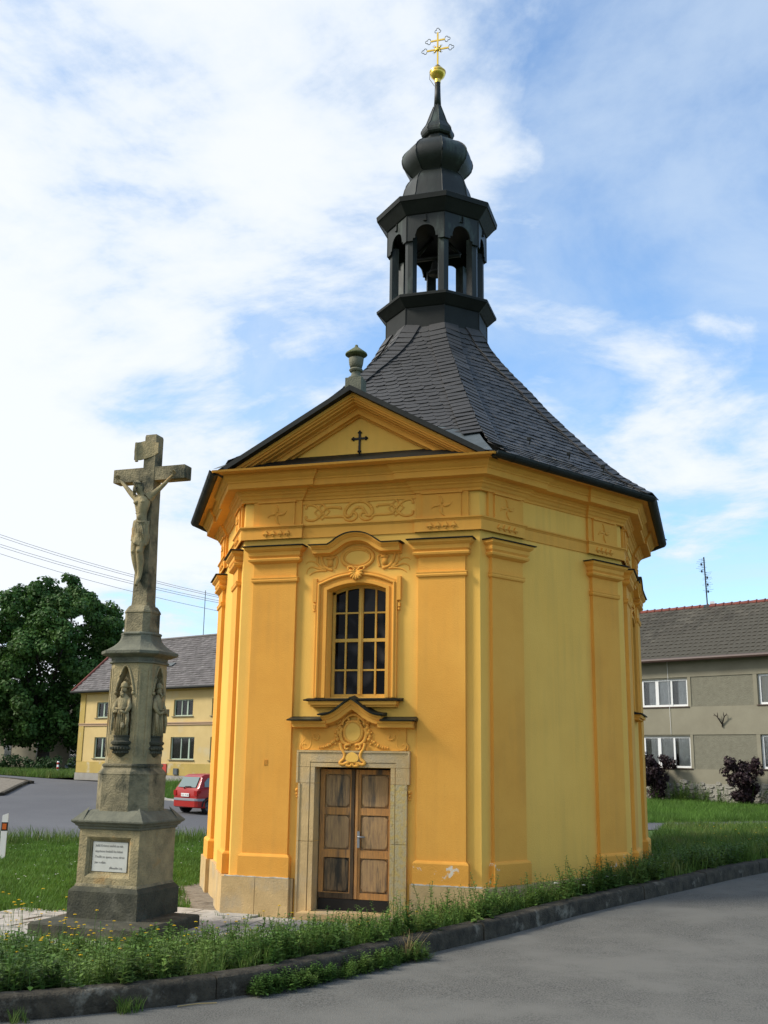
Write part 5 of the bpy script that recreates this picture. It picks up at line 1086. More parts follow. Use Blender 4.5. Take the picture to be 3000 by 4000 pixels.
MT['roofgrey'] = mat('old_fibre_cement_roofing', (.155, .140, .135), .9, (.115, .105, .10), 2.5, 6, (.4, .65), .3, 20, col3=(.25, .235, .22), scale3=5., spread3=(.62, .72), island=.22)
MT['rooftile'] = mat('weathered_brown_roof_tile', (.075, .068, .052), .92, (.052, .045, .034), 1.4, 6, (.4, .65), .3, 20, col3=(.11, .098, .075), scale3=.7, spread3=(.52, .72), island=.22)
MT['ridge'] = mat('red_clay_ridge_tile', (.20, .055, .04), .85, (.13, .05, .04), 4, 5, (.4, .65), .3, 20, island=.2)
MT['greenpaint'] = mat('pale_green_paint', (.42, .50, .40), .7, (.34, .42, .34), 5, 4)
MT['white'] = mat('white_paint', (.74, .74, .72), .55)
MT['gh_smooth'] = mat('beige_smooth_render', (.26, .24, .175), .93, (.22, .20, .145), 1., 6, (.35, .7), .2, 40)
MT['gh_rough'] = mat('grey_roughcast', (.205, .195, .145), .96, (.165, .155, .115), 5, 8, (.35, .7), 1., 22)
MT['gh_plinth'] = mat('rubble_stone_plinth', (.36, .34, .29), .96, (.24, .225, .185), 3.2, 8, (.35, .65), 1.2, 9)
MT['red'] = mat('red_sheet', (.42, .05, .035), .6); MT['brownmetal'] = mat('brown_gutter_metal', (.075, .045, .035), .5)
# ---- yellow house
yf = HF((-30.74, 35.95), (.925, -.379))
yh = thing('yellow_house', 'two-storey ochre house with grey roof and pale green windows behind the red car', 'house', (-30.74, 35.95, .4))
S1 = 24.; Yw = []
wn_u = [(1.53, 2.73, [0, .5, 1]), (5.0, 6.3, [0, .5, 1]), (8.42, 10.0, [0, .36, .68, 1]), (11.5, 13.1, [0, .36, .68, 1]), (15, 16.6, [0, .36, .68, 1]), (18.4, 20, [0, .36, .68, 1])]
wn_l = [(1.53, 2.83, [0, .5, 1]), (5.0, 6.3, [0, .5, 1]), (8.32, 10.25, [0, .40, .75, 1]), (11.5, 13.4, [0, .4, .75, 1]), (15, 16.9, [0, .4, .75, 1]), (18.4, 20.3, [0, .4, .75, 1])]
mb = MB(); holewall(mb, yf, 0, S1, 1.05, 5.75, [(a, b, 4.17, 5.05) for a, b, _ in wn_u]+[(a, b, 1.88, 3.06) for a, b, _ in wn_l], .25)
mb.add([yf(0, 0, .2), yf(0, -6.2, .2), yf(0, -6.2, 5.75), yf(0, -3.1, 8.85), yf(0, 0, 5.75)], [(0, 1, 2, 3, 4)]); mb.add([yf(S1, 0, .2), yf(S1, -6.2, .2), yf(S1, -6.2, 5.75), yf(S1, -3.1, 8.85), yf(S1, 0, 5.75)], [(0, 1, 2, 3, 4)]); mb.add([yf(0, -6.2, .2), yf(S1, -6.2, .2), yf(S1, -6.2, 5.75), yf(0, -6.2, 5.75)], [(0, 1, 2, 3)])
mb.build('wall', 'yhouse', yh)
mb = MB(); fbox(mb, yf, -.03, S1+.03, -.1, .035, 1.05, 1.68); mb.build('damp_band', 'ysocle', yh)
mb = MB(); fbox(mb, yf, -.06, S1+.06, -.1, .075, .1, 1.04); mb.build('plinth', 'greysocle', yh)
mb = MB(); fbox(mb, yf, -.02, S1, .002, .06, 3.70, 3.80); fbox(mb, yf, -.03, S1, .002, .10, 3.80, 3.85); mb.build('belt_course', 'belt', yh)
mb = MB(); fbox(mb, yf, -.03, .45, .002, .05, 1.7, 3.69); fbox(mb, yf, -.03, .45, .002, .05, 3.86, 5.6); fbox(mb, yf, -.04, S1, .002, .07, 5.52, 5.60); fbox(mb, yf, -.05, S1, .002, .22, 5.60, 5.74); mb.build('corner_and_eaves_bands', 'ysocle', yh)
for a, b, pn in wn_u: hwindow(yf, yh, a, b, 4.17, 5.05, pn, 'greenpaint', .14, .055, curtain=(a < 8))
for a, b, pn in wn_l: hwindow(yf, yh, a, b, 1.88, 3.06, pn, 'greenpaint', .14, .055)
rf = MB(); e = .42; sl_ = (8.87-5.70)/(3.1+e)
rf.add([yf(-.35, e, 5.68), yf(S1+.35, e, 5.68), yf(S1+.35, -3.1, 8.87), yf(-.35, -3.1, 8.87), yf(S1+.35, -6.6, 5.68), yf(-.35, -6.6, 5.68)], [(0, 1, 2, 3), (3, 2, 4, 5)]); rfo = rf.build('roof', 'roofgrey', yh)
mb = MB(); nrow = 24      # courses of fibre-cement shingles, too small to pick apart
for r_ in range(nrow):
    t0_ = r_/nrow; t1_ = (r_+1.25)/nrow; n0_, z0_ = e-(3.1+e)*t0_, 5.70+(8.87-5.70)*t0_; n1_, z1_ = e-(3.1+e)*min(1, t1_), 5.70+(8.87-5.70)*min(1, t1_)
    a = -.38+(.15 if r_ % 2 else 0)
    while a < S1+.3:
        w_ = .30; lf = rng.uniform(.025, .045); b_ = min(a+w_-.012, S1+.38); mb.add([yf(a, n0_+lf*.5, z0_+lf), yf(b_, n0_+lf*.5, z0_+lf), yf(b_, n1_, z1_+.008), yf(a, n1_, z1_+.008), yf(a, n0_, z0_-.0), yf(b_, n0_, z0_-.0)], [(0, 1, 2, 3), (4, 5, 1, 0)]); a += w_
mb.build('shingles', 'roofgrey', rfo, kind='stuff')
mb = MB(); mb.tube([yf(-.42, e+.02, 5.70), yf(-.42, -3.1, 8.92)], .09, 6); mb.build('verge_tiles', 'ridge', rfo); mb = MB(); mb.tube([yf(-.4, -3.1, 8.9), yf(S1+.3, -3.1, 8.9)], .09, 6); mb.build('ridge_capping', 'roofgrey', rfo)
mb = MB(); mb.tube([yf(-.5, e+.05, 5.66), yf(S1+.3, e+.05, 5.66)], .075, 8); mb.build('gutter', 'sheet', rfo)
mb = MB(); up_ = Vector((0, -(3.1+e), 8.87-5.70)).normalized()
def onroof(s_, t_, l_): n__ = e-(3.1+e)*t_; z_ = 5.70+3.17*t_; return yf(s_, n__+l_*.67, z_+l_*.74)
mb.hexa([onroof(9.75, .60, .03), onroof(10.45, .60, .03), onroof(10.45, .76, .03), onroof(9.75, .76, .03), onroof(9.75, .60, .14), onroof(10.45, .60, .14), onroof(10.45, .76, .14), onroof(9.75, .76, .14)]); sk = mb.build('roof_window', 'sheet', rfo)
mb = MB(); mb.hexa([onroof(9.82, .615, .141), onroof(10.38, .615, .141), onroof(10.38, .745, .141), onroof(9.82, .745, .141), onroof(9.82, .615, .15), onroof(10.38, .615, .15), onroof(10.38, .745, .15), onroof(9.82, .745, .15)]); mb.build('pane', 'skyl', sk) if 'skyl' in MT else mb.build('pane', 'zinc', sk)
mb = MB(); mb.hexa([onroof(6.3, .40, .05), onroof(6.9, .40, .05), onroof(7.0, .46, .05), onroof(6.4, .46, .05), onroof(6.3, .40, .09), onroof(6.9, .40, .09), onroof(7.0, .46, .09), onroof(6.4, .46, .09)]); mb.build('roof_hatch', 'zinc', rfo)
mb = MB(); fbox(mb, yf, 7.2, 8.18, .04, .09, 1.06, 1.64); setp(mb.build('notice_board', 'red'), 'plain red board fixed low on the ochre house wall behind the cross', 'board')
mb = MB(); fbox(mb, yf, 8.80, 9.14, .04, .12, 1.09, 1.42); fbox(mb, yf, 8.84, 9.10, .12, .13, 1.12, 1.39); setp(mb.build('meter_box', 'zinc'), 'small grey meter box low on the ochre house wall right of the red board', 'meter box')
a_ = yf(6.95, -3.1, 8.9); mb = MB(); mb.tube([a_, (a_[0], a_[1], 11.6)], .022, 5); setp(mb.build('roof_mast', 'zinc'), 'thin bare mast rising from the ridge of the ochre house', 'mast')
# ---- grey-beige house on the right
gf = HF((4.86, 28.05), (.887, -.462)); gz = .35
gh = thing('grey_house', 'two-storey grey-beige roughcast house with white windows and brown tiled roof', 'house', (4.86, 28.05, .2))
GA, GB = -9.5, 9.5; HW = [(-3.9, -.87, 4.49, 5.69), (2.35, 5.0, 4.49, 5.73), (-3.92, -.84, 1.88, 3.22), (2.33, 5.2, 1.90, 3.26), (-8.8, -6.0, 4.49, 5.69), (-8.8, -6.0, 1.88, 3.22), (6.8, 8.9, 4.49, 5.69), (6.8, 8.9, 1.88, 3.22)]
mb = MB(); holewall(mb, gf, GA, GB, 1.24, 6.62, HW, .2)
for s_ in (GA, GB): mb.add([gf(s_, 0, 0), gf(s_, -9, 0), gf(s_, -9, 6.62), gf(s_, -4.5, 9.4), gf(s_, 0, 6.62)], [(0, 1, 2, 3, 4)])
mb.add([gf(GA, -9, 0), gf(GB, -9, 0), gf(GB, -9, 6.62), gf(GA, -9, 6.62)], [(0, 1, 2, 3)]); mb.build('wall', 'gh_rough', gh)
mb = MB()      # smooth bands standing proud round the roughcast fields
for z0_, z1_ in ((1.24, 1.84), (3.28, 4.46), (5.74, 6.45)): fbox(mb, gf, GA-.02, GB+.02, .002, .03, z0_, z1_)
for a, b in ((-.84, -.70), (2.15, 2.32), (-4.1, -3.93), (5.22, 5.4)):
    for z0_, z1_ in ((1.845, 3.275), (4.465, 5.735)): fbox(mb, gf, a, b, .002, .028, z0_, z1_)
mb.build('smooth_band', 'gh_smooth', gh)
mb = MB(); fbox(mb, gf, GA-.03, GB+.03, .002, .05, 6.40, 6.47); fbox(mb, gf, GA-.03, GB+.03, .002, .16, 6.47, 6.54); fbox(mb, gf, GA-.03, GB+.03, .002, .32, 6.54, 6.60); mb.build('eaves_cornice', 'gh_smooth', gh)
plg = MB(); fbox(plg, gf, GA-.03, GB+.03, -.1, .05, -.3, 1.24); po_ = plg.build('plinth', 'gh_plinth', gh)
stn = []
for v_ in range(5):
    mbs = MB(); n_ = 7; rr = [rng.uniform(.75, 1.1) for _ in range(n_)]; lo = [(.5*rr[k]*math.cos(2*math.pi*k/n_), .5*rr[k]*math.sin(2*math.pi*k/n_)) for k in range(n_)]
    mbs.rings([[(x, 0, z) for x, z in lo], [(x*.82, .5, z*.82) for x, z in lo]], True, True); me = bpy.data.meshes.new('stone'); me.from_pydata(mbs.v, [], mbs.f); me.materials.append(MT['gh_plinth']); me.update(); stn.append(me)
rz_ = math.atan2(gf.d.y, gf.d.x)
k_ = 0; a = -4.
while a < 5.2:
    z = .35+.0
    while z < 1.2:
        w_, hh = rng.uniform(.28, .52), rng.uniform(.16, .27); o = link(stn[k_ % 5], 'stone', po_); P = gf(a+rng.uniform(-.06, .06), .048, z+hh/2)
        o.matrix_local = ORG['grey_house'].inverted() @ Matrix.Translation(P) @ Matrix.Rotation(rz_+math.pi, 4, 'Z') @ Matrix.Diagonal((w_, .10, hh, 1)); k_ += 1; z += hh*.95
    a += .40
hwindow(gf, gh, *HW[0], [0, .25, .5, .75, 1], 'white', .12, .085, open_first=True, sillM='brownmetal'); hwindow(gf, gh, *HW[2], [0, .25, .5, .75, 1], 'white', .12, .085, sillM='brownmetal')
hwindow(gf, gh, *HW[1], [0, .5, 1], 'white', .12, .085, sillM='brownmetal'); hwindow(gf, gh, *HW[3], [0, .25, .5, .75, 1], 'white', .12, .085, sillM='brownmetal')
for H in HW[4:]: hwindow(gf, gh, *H, [0, .25, .5, .75, 1], 'white', .12, .085, sillM='brownmetal')
MT['blind'] = mat('cream_roller_blind', (.66, .60, .44), .9)
mb = MB(); fbox(mb, gf, 2.42, 4.93, -.165, -.155, 4.56, 5.66); mb.build('roller_blind', 'blind', gh)
ge, gs = .45, (9.40-6.50)/(4.5+.45); zr0 = 6.50
rf = MB(); rf.add([gf(GA-.3, ge, zr0), gf(GB+.3, ge, zr0), gf(GB+.3, -4.5, 9.40), gf(GA-.3, -4.5, 9.40), gf(GB+.3, -9.45, zr0), gf(GA-.3, -9.45, zr0)], [(0, 1, 2, 3), (3, 2, 4, 5)]); gr = rf.build('roof', 'rooftile', gh)
L_ = math.hypot(4.5+ge, 9.40-zr0); ta = math.atan2(9.40-zr0, 4.5+ge)
def tilemesh():
    w_, l_ = .245, .40; mbt = MB(); xs = [0, .35, .45, .55, .65, 1]; hs = [.022, .012, .012, .012, .030, .028]; lo = [(x*w_, 0, hh+.012) for x, hh in zip(xs, hs)]; hi = [(x*w_, l_, hh-.008) for x, hh in zip(xs, hs)]; dn_ = [(x*w_, 0, hh-.010) for x, hh in zip(xs, hs)]
    mbt.rings([dn_, lo, hi], False); me = bpy.data.meshes.new('roof_tile'); me.from_pydata(mbt.v, [], mbt.f); me.materials.append(MT['rooftile']); me.update(); return me
tm = tilemesh(); nr_ = 15; ex_ = L_/nr_; tl_ = []
xv = Vector((*gf.d, 0)); uv = Vector((*(-gf.n*math.cos(ta)), math.sin(ta))); 
if xv.cross(uv).z < 0: xv = -xv
nv = xv.cross(uv)
for r_ in range(nr_):
    s_ = GA-.3
    while s_ < GB+.2:
        q = Vector(gf(s_+(.12 if r_ % 2 else 0), ge+.03, zr0))+uv*(ex_*r_-.03)+nv*rng.uniform(.004, .012); Mx = Matrix((xv, uv, nv)).transposed().to_4x4(); tl_.append((Matrix.Translation(q) @ Mx @ Matrix.Rotation(rng.uniform(-.015, .015), 4, 'Z'), q)); s_ += .245
vt = [x for x in tl_ if -3.4 < (x[1].to_2d()-gf.o).dot(gf.d) < 3.6]; vt.sort(key=lambda x: (x[1]-CAMP).length); parts = {id(x) for x in vt[:300]}
mb = MB(); tV = np.array([v_.co for v_ in tm.vertices]); tF = [tuple(p_.vertices) for p_ in tm.polygons]
for x in tl_:
    if id(x) in parts: o = link(tm, 'roof_tile', gr); o.matrix_local = ORG['grey_house'].inverted() @ x[0]
    else: Ma = np.array(x[0]); V = tV @ Ma[:3, :3].T+Ma[:3, 3]; mb.add(V.tolist(), tF)
gorg = ORG['grey_house'].translation; me = bpy.data.meshes.new('roof_tiles'); me.from_pydata([(a-gorg.x, b-gorg.y, c_-gorg.z) for a, b, c_ in mb.v], [], mb.f); me.update(); link(me, 'roof_tiles', gr, 'rooftile', kind='stuff')
s_ = GA-.3
while s_ < GB+.3:
    mb = MB(); mb.tube([gf(s_, -4.5, 9.42), gf(s_+.37, -4.5, 9.42), gf(s_+.375, -4.5, 9.42), gf(s_+.42, -4.5, 9.42)], .12, 8, True, [.85, 1., 1.2, 1.2]); mb.build('ridge_tile', 'ridge', gr); s_ += .41
mb = MB(); mb.tube([gf(GA-.3, ge+.06, 6.47), gf(GB+.3, ge+.06, 6.47)], .085, 8); mb.build('gutter', 'brownmetal', gh)
mb = MB(); mb.tube([gf(-1.75, .09, 6.5), gf(-1.72, .06, 3.3)], .008, 4); mb.build('lightning_conductor', 'white', gh)
# antlers
mb = MB(); A_ = lambda u, z, n=.08: gf(.70+u, n, z)
mb.tube([A_(0, 3.56), A_(0, 3.68), A_(0, 3.76)], .035, 6, True, [.4, 1, 1])
for s_ in (-1, 1):
    mb.tube([A_(0, 3.70), A_(s_*.10, 3.90, .14), A_(s_*.17, 4.03, .18), A_(s_*.27, 4.08, .18), A_(s_*.33, 4.07, .16)], .028, 6, True, [1.1, 1, .9, .7, .3]); mb.tube([A_(s_*.15, 4.0, .17), A_(s_*.13, 4.12, .18), A_(s_*.15, 4.2, .18)], .02, 5, True, [1, .8, .3]); mb.tube([A_(s_*.24, 4.07, .18), A_(s_*.29, 4.15, .2)], .016, 5, True, [1, .4])
setp(mb.build('antlers', 'bark', None, True), 'pair of dark deer antlers hung on the grey house wall between the windows', 'antlers')
# television aerial
mb = MB(); q = Vector(gf(-2.05, -4.5, 9.4)); tp = q+Vector((-.05, 0, 2.45)); ant = thing('tv_aerial', 'tall dark television aerial on the ridge of the grey house', 'aerial', tuple(q))
mb.tube([q, tp], .035, 6); mb.build('mast', 'black', ant)
mb = MB()
for k in range(20):
    z = q.z+.75+.085*k; w_ = .22+.09*math.sin(k*1.9); c_ = q+(tp-q)*((z-q.z)/2.45); d3 = Vector((*gf.d, 0))*.9; off = Vector((*gf.d, 0))*(-.16 if k > 11 else .10)
    mb.tube([c_+off*0, c_+off], .012, 4); mb.tube([c_+off-d3*w_, c_+off+d3*w_], .0055, 4)
    if k % 4 == 0: mb.box(c_.x+off.x-.04, c_.x+off.x+.04, c_.y+off.y-.04, c_.y+off.y+.04, z-.05, z+.05)
mb.build('elements', 'black', ant)
mb = MB(); mb.box(q.x+.12, q.x+.34, q.y-.1, q.y+.1, q.z+.15, q.z+.27); mb.build('amplifier_box', 'white', ant); mb = MB(); mb.box(q.x-.18, q.x+.3, q.y-.14, q.y+.14, q.z-.04, q.z+.10); mb.build('foot', 'zinc', ant)
# ---- far left buildings half hidden by the tree
for (x, y, w_, d_, hh, lab, M1, M2, rr) in ((-58, 49, 9, 7, 4.6, 'low grey house with red tiles at the left edge behind the linden', 'greysocle', 'ridge', .5), (-50, 66, 16, 8, 3.6, 'pale grey outbuilding behind the parked cars under the linden', 'gh_smooth', 'rooftile', -.35)):
    z = .6; b_ = thing('far_house', lab, 'house', (x, y, z), rz=rr); T = ORG[b_.name]
    def tb(mb, name, M_, sm_=False): mb.v = [tuple(T @ Vector(p_)) for p_ in mb.v]; return mb.build(name, M_, b_, sm_)
    mb = MB(); mb.box(-w_/2, w_/2, -d_/2, d_/2, -.4, hh); tb(mb, 'wall', M1)
    mb = MB(); r_ = d_/2+.4; mb.prism([(-w_/2-.3, -r_, hh-.05), (-w_/2-.3, r_, hh-.05), (-w_/2-.3, 0, hh+r_*.75)], [(w_/2+.3, -r_, hh-.05), (w_/2+.3, r_, hh-.05), (w_/2+.3, 0, hh+r_*.75)]); tb(mb, 'roof', M2)
    for k in range(3): mb = MB(); u = (k-1)*w_/3.4; mb.box(u-.5, u+.5, -d_/2-.03, -d_/2+.02, 1.2, 2.5); tb(mb, 'window', 'glass2'); mb = MB(); mb.box(u-.6, u+.6, -d_/2-.10, -d_/2-.031, 1.08, 1.18); tb(mb, 'window_sill', 'capstone')
# ================================================================== small things
MT['carred'] = mat('red_car_paint', (.32, .012, .007), .4, spec=.3, coat=.25); MT['tyre'] = mat('tyre_rubber', (.012, .012, .013), .85); MT['bumper'] = mat('grey_bumper_plastic', (.25, .26, .28), .55); MT['lampred'] = mat('red_lamp_lens', (.30, .008, .008), .2); MT['carglass'] = mat('tinted_car_glass', (.16, .21, .20), .05, spec=.8)
MT['carblue'] = mat('dark_blue_car_paint', (.010, .022, .060), .25, spec=.5, coat=.8); MT['carsilver'] = mat('silver_car_paint', (.42, .44, .47), .3, metal=.4, coat=.8)
def car(loc, rz, paint, label, plate=True, name='parked_car', tilt=0):
    c_ = thing(name, label, 'car', loc, rz=rz); T = ORG[c_.name]      # local: x forward, y left
    def cb(mb, nm, M_, sm_=False, par=None, ang=None):
        mb.v = [tuple(T @ Vector(p_)) for p_ in mb.v]; o = mb.build(nm, M_, par or c_, sm_)
        if ang: autosmooth(o, ang)
        return o
    # section outlines along the length: (x, half width low, half width belt, z low, z belt)
    ys = [-1, -.92, -.55, 0, .55, .92, 1]
    lowp = [(-1.70, .70, .34, .60), (-1.72, .76, .26, .82), (-1.66, .80, .22, .93), (-1.2, .815, .20, .95), (0, .82, .20, .93), (.9, .815, .20, .90), (1.3, .80, .22, .84), (1.62, .74, .26, .66), (1.72, .62, .34, .52)]
    mb = MB(); rs = []
    for x, w_, z0_, z1_ in lowp: rs.append([(x, -w_*.94, z0_), (x, -w_, z0_+.12), (x, -w_, (z0_+z1_)/2+.05), (x, -w_*.97, z1_-.05), (x, -w_*.90, z1_), (x, w_*.90, z1_), (x, w_*.97, z1_-.05), (x, w_, (z0_+z1_)/2+.05), (x, w_, z0_+.12), (x, w_*.94, z0_)])
    mb.rings(rs, True, True)
    cab = [(-1.66, .74, .90, .93), (-1.60, .735, .92, 1.02), (-1.42, .64, .93, 1.36), (-1.25, .61, .93, 1.435), (-.5, .60, .93, 1.46), (.15, .60, .92, 1.43), (.55, .64, .91, 1.22), (1.0, .70, .89, .92)]
    rs = []
    for x, w_, z0_, z1_ in cab: rs.append([(x, -.76, z0_), (x, -w_-.03*(z1_ < 1.1), z1_-.06), (x, -w_*.9, z1_), (x, w_*.9, z1_), (x, w_+.03*(z1_ < 1.1), z1_-.06), (x, .76, z0_)])
    mb.rings(rs, True, True); body_ = cb(mb, 'body', paint, True, ang=38)
    # glass
    mb = MB(); mb.add([(-1.675, -.60, .965), (-1.675, .60, .965), (-1.475, .54, 1.34), (-1.475, -.54, 1.34)], [(0, 1, 2, 3)]); mb.add([(-1.655, -.60, .965), (-1.655, .60, .965), (-1.455, .54, 1.34), (-1.455, -.54, 1.34)], [(0, 1, 2, 3)]); cb(mb, 'rear_window', 'carglass')
    mb = MB(); mb.add([(1.02, -.60, .97), (1.02, .60, .97), (.30, .52, 1.38), (.30, -.52, 1.38)], [(0, 1, 2, 3)]); mb.add([(1.0, -.60, .96), (1.0, .60, .96), (.28, .52, 1.37), (.28, -.52, 1.37)], [(0, 1, 2, 3)]); cb(mb, 'windscreen', 'carglass')
    for s_ in (-1, 1):
        for nm, P in (('quarter_window', [(-1.38, .98), (-.58, .98), (-.55, 1.33), (-1.18, 1.31), (-1.36, 1.15)]), ('door_window', [(-.48, .98), (.78, .97), (.30, 1.30), (.12, 1.35), (-.45, 1.345)])):
            mb = MB(); yy_ = lambda z: s_*(.775-(z-.93)*.30); mb.add([(x, yy_(z)+s_*.008, z) for x, z in P]+[(x, yy_(z)-s_*.01, z) for x, z in P], [tuple(range(5)), tuple(range(5, 10))]+[(k, (k+1) % 5, 5+(k+1) % 5, 5+k) for k in range(5)]); cb(mb, nm, 'carglass')
        mb = MB(); mb.box(-.55, -.545, *sorted((s_*.818, s_*.828)), .3, .93); mb.box(.80, .805, *sorted((s_*.812, s_*.828)), .3, .88); cb(mb, 'door_gap', 'black')
        mb = MB(); mb.box(-1.735, -1.55, *sorted((s_*.60, s_*.79)), .66, .84); cb(mb, 'tail_lamp', 'lampred', ang=30)
        mb = MB(); mb.box(1.52, 1.68, *sorted((s_*.42, s_*.70)), .56, .68); cb(mb, 'headlight', 'carglass')
        mb = MB(); mb.ball((.62, s_*.90, 1.0), .07, 8, 6, .8, (.7, 1)); cb(mb, 'wing_mirror', paint, True)
        for x in (-1.17, 1.12):
            mb = MB(); n_ = 22; rs = []
            for y_, r_ in ((-.085, .20), (-.085, .255), (-.07, .275), (.07, .275), (.085, .255), (.085, .20)): rs.append([(x+r_*math.cos(2*math.pi*k/n_), s_*.73+y_, .275+r_*math.sin(2*math.pi*k/n_)) for k in range(n_)])
            mb.rings(rs, True, True); wh = cb(mb, 'wheel', 'tyre', True, ang=40)
            mb = MB(); yo = s_*.80
            mb.rings([[(x+r_*math.cos(2*math.pi*k/n_), s_*.73+s_*o_, .275+r_*math.sin(2*math.pi*k/n_)) for k in range(n_)] for r_, o_ in ((.19, .080), (.185, .095), (.15, .088), (.06, .10), (.02, .10))], True, True); cb(mb, 'wheel_cover', 'zinc', par=wh)
            mb = MB()
            for k in range(6): a = 2*math.pi*k/6+.3; mb.ball((x+.125*math.cos(a), s_*.828, .275+.125*math.sin(a)), .025, 7, 4, 1, (1, .3))
            cb(mb, 'cover_slot', 'black', par=wh)
            mb = MB(); P = [(x+.36*math.cos(math.pi*k/14), .27+.36*math.sin(math.pi*k/14)) for k in range(15)]; mb.rings([[(a, s_*.829, b) for a, b in P], [(x+(a-x)*.80, s_*.829, .27+(b-.27)*.80) for a, b in P]], False); cb(mb, 'wheel_arch', 'black')
    for x, nm in ((-1.70, 'rear_bumper'), (1.68, 'front_bumper')):
        s_ = -1 if x < 0 else 1; mb = MB(); P = [(-.83, -.32), (-.80, -.02), (-.70, .055), (0, .075), (.70, .055), (.80, -.02), (.83, -.32)]
        lo_ = .48; rs = [[(x+s_*(b+o_), a, z) for a, b in P] for o_, z in ((-.02, .47), (.012, .48), (.016, .55), (-.02, .565))]; mb.rings(rs, False); bp = cb(mb, nm, 'bumper')
        mb = MB(); rs = [[(x+s_*(b+o_), a, z) for a, b in P] for o_, z in ((-.10, .22), (.0, .26), (.005, .468))]; mb.rings(rs, False); cb(mb, 'bumper_skirt', paint)
    mb = MB(); mb.box(-1.745, -1.728, -.27, .25, .625, .745)
    pl = cb(mb, 'number_plate', 'white')
    if plate:
        t_ = text('OLH 39-06', .105, 0, 0, 0, 'ink', pl, name='plate_number', align='CENTER', Mx=T @ Matrix.Translation((-1.748, -.01, .647)) @ Matrix.Rotation(R(-90), 4, 'Z'))
    mb = MB(); mb.tube([(-1.70, .12, .94), (-1.70, .05, .99), (-1.695, -.32, 1.0)], .014, 5); mb.ball((-1.70, .13, .93), .03, 6, 4); cb(mb, 'rear_wiper', 'black')
    return c_
hd = math.atan2(.88, .50)
car((-13.28, 18.95, float(base(-13.9, 17.9))+.035), hd, 'carred', 'small red hatchback seen from behind, partly hidden by the chapel corner')
car((-57.5, 57.0, .62), R(10), 'carblue', 'dark blue car under the linden at the left edge', False)
car((-45.2, 60.2, .62), R(200), 'carsilver', 'silver car glinting behind the two striped posts', False)
car((-39.6, 55.0, .62), R(160), 'carblue', 'dark car parked against the corner of the ochre house', False)
# striped posts
MT['stripered'] = mat('red_post_paint', (.40, .03, .02), .6)
def bollard(x, y, label):
    z = float(base(x, y)); b_ = thing('striped_post', label, 'post', (x, y, z), group='red and white striped posts by the ochre house'); 
    mb = MB(); mb.tube([(x, y, z-.2), (x, y, z+1.0)], .075, 10); mb.build('tube', 'white', b_, True)
    for k in range(3): mb = MB(); mb.tube([(x, y, z+.14+.31*k), (x, y, z+.30+.31*k)], .079, 10); mb.build('red_band', 'stripered', b_, True)
bollard(-38.6, 45.9, 'red and white striped post on the left of the pair beyond the square'); bollard(-37.0, 47.0, 'red and white striped post nearer the ochre house corner')
# reflector post at the left edge
x, y = -9.9, .75; z = G1(x, y); rp = thing('reflector_post', 'white roadside marker post with black band and orange reflector at the left edge', 'marker post', (x, y, z), rz=.25); T = ORG['reflector_post']
mb = MB(); lean = .02
P = lambda z_: [(-.065, -.03, z_), (.065, -.03, z_), (.045, .05, z_), (-.045, .05, z_)]
mb.rings([P(-.2), P(.90), [(a*.9, b, .97 if a > 0 else .93) for a, b, _ in P(0)]], True, True); mb.v = [tuple(T @ Vector(q)) for q in mb.v]; mb.build('post_body', 'white', rp)
mb = MB(); mb.rings([[(a*1.03, b*1.05, z_) for a, b, _ in P(0)] for z_ in (.60, .78)], True, True); mb.v = [tuple(T @ Vector(q)) for q in mb.v]; mb.build('black_band', 'black', rp)
MT['orangeref'] = mat('orange_reflector', (.55, .12, .02), .3); mb = MB(); mb.box(-.045, .045, -.038, -.032, .63, .75); mb.v = [tuple(T @ Vector(q)) for q in mb.v]; mb.build('reflector', 'orangeref', rp)
# overhead wires between far poles (the poles stand outside the view)
WA = [((-27.263, 22.369, 12.314), (-17.121, 25.484, 9.519)), ((-27.251, 22.373, 12.189), (-17.117, 25.485, 9.433)), ((-27.219, 22.383, 11.838), (-17.11, 25.488, 9.274)), ((-27.207, 22.386, 11.713), (-17.105, 25.489, 9.177)), ((-27.176, 22.396, 11.376), (-17.086, 25.495, 8.786))]
wl = ['topmost of the five thin overhead wires left of the chapel', 'second overhead wire, just below the topmost', 'third overhead wire, middle of the five', 'fourth overhead wire, just below the middle one', 'lowest overhead wire, hanging apart below the others']
MT['wire'] = mat('wire', (.22, .22, .24), .7)
ends = []
for (a, b), lb in zip(WA, wl):
    a, b = Vector(a), Vector(b); d = b-a; t0_, t1_ = -1.3, 2.1; P = []
    for k in range(25):
        t = t0_+(t1_-t0_)*k/24; P.append(a+d*t+Vector((0, 0, -.62*t*(1-t)+0)))
    mb = MB(); mb.tube(P, .010, 4); setp(mb.build('overhead_wire', 'wire'), lb, 'wire', 'overhead wires left of the chapel'); ends.append((P[0], P[-1]))
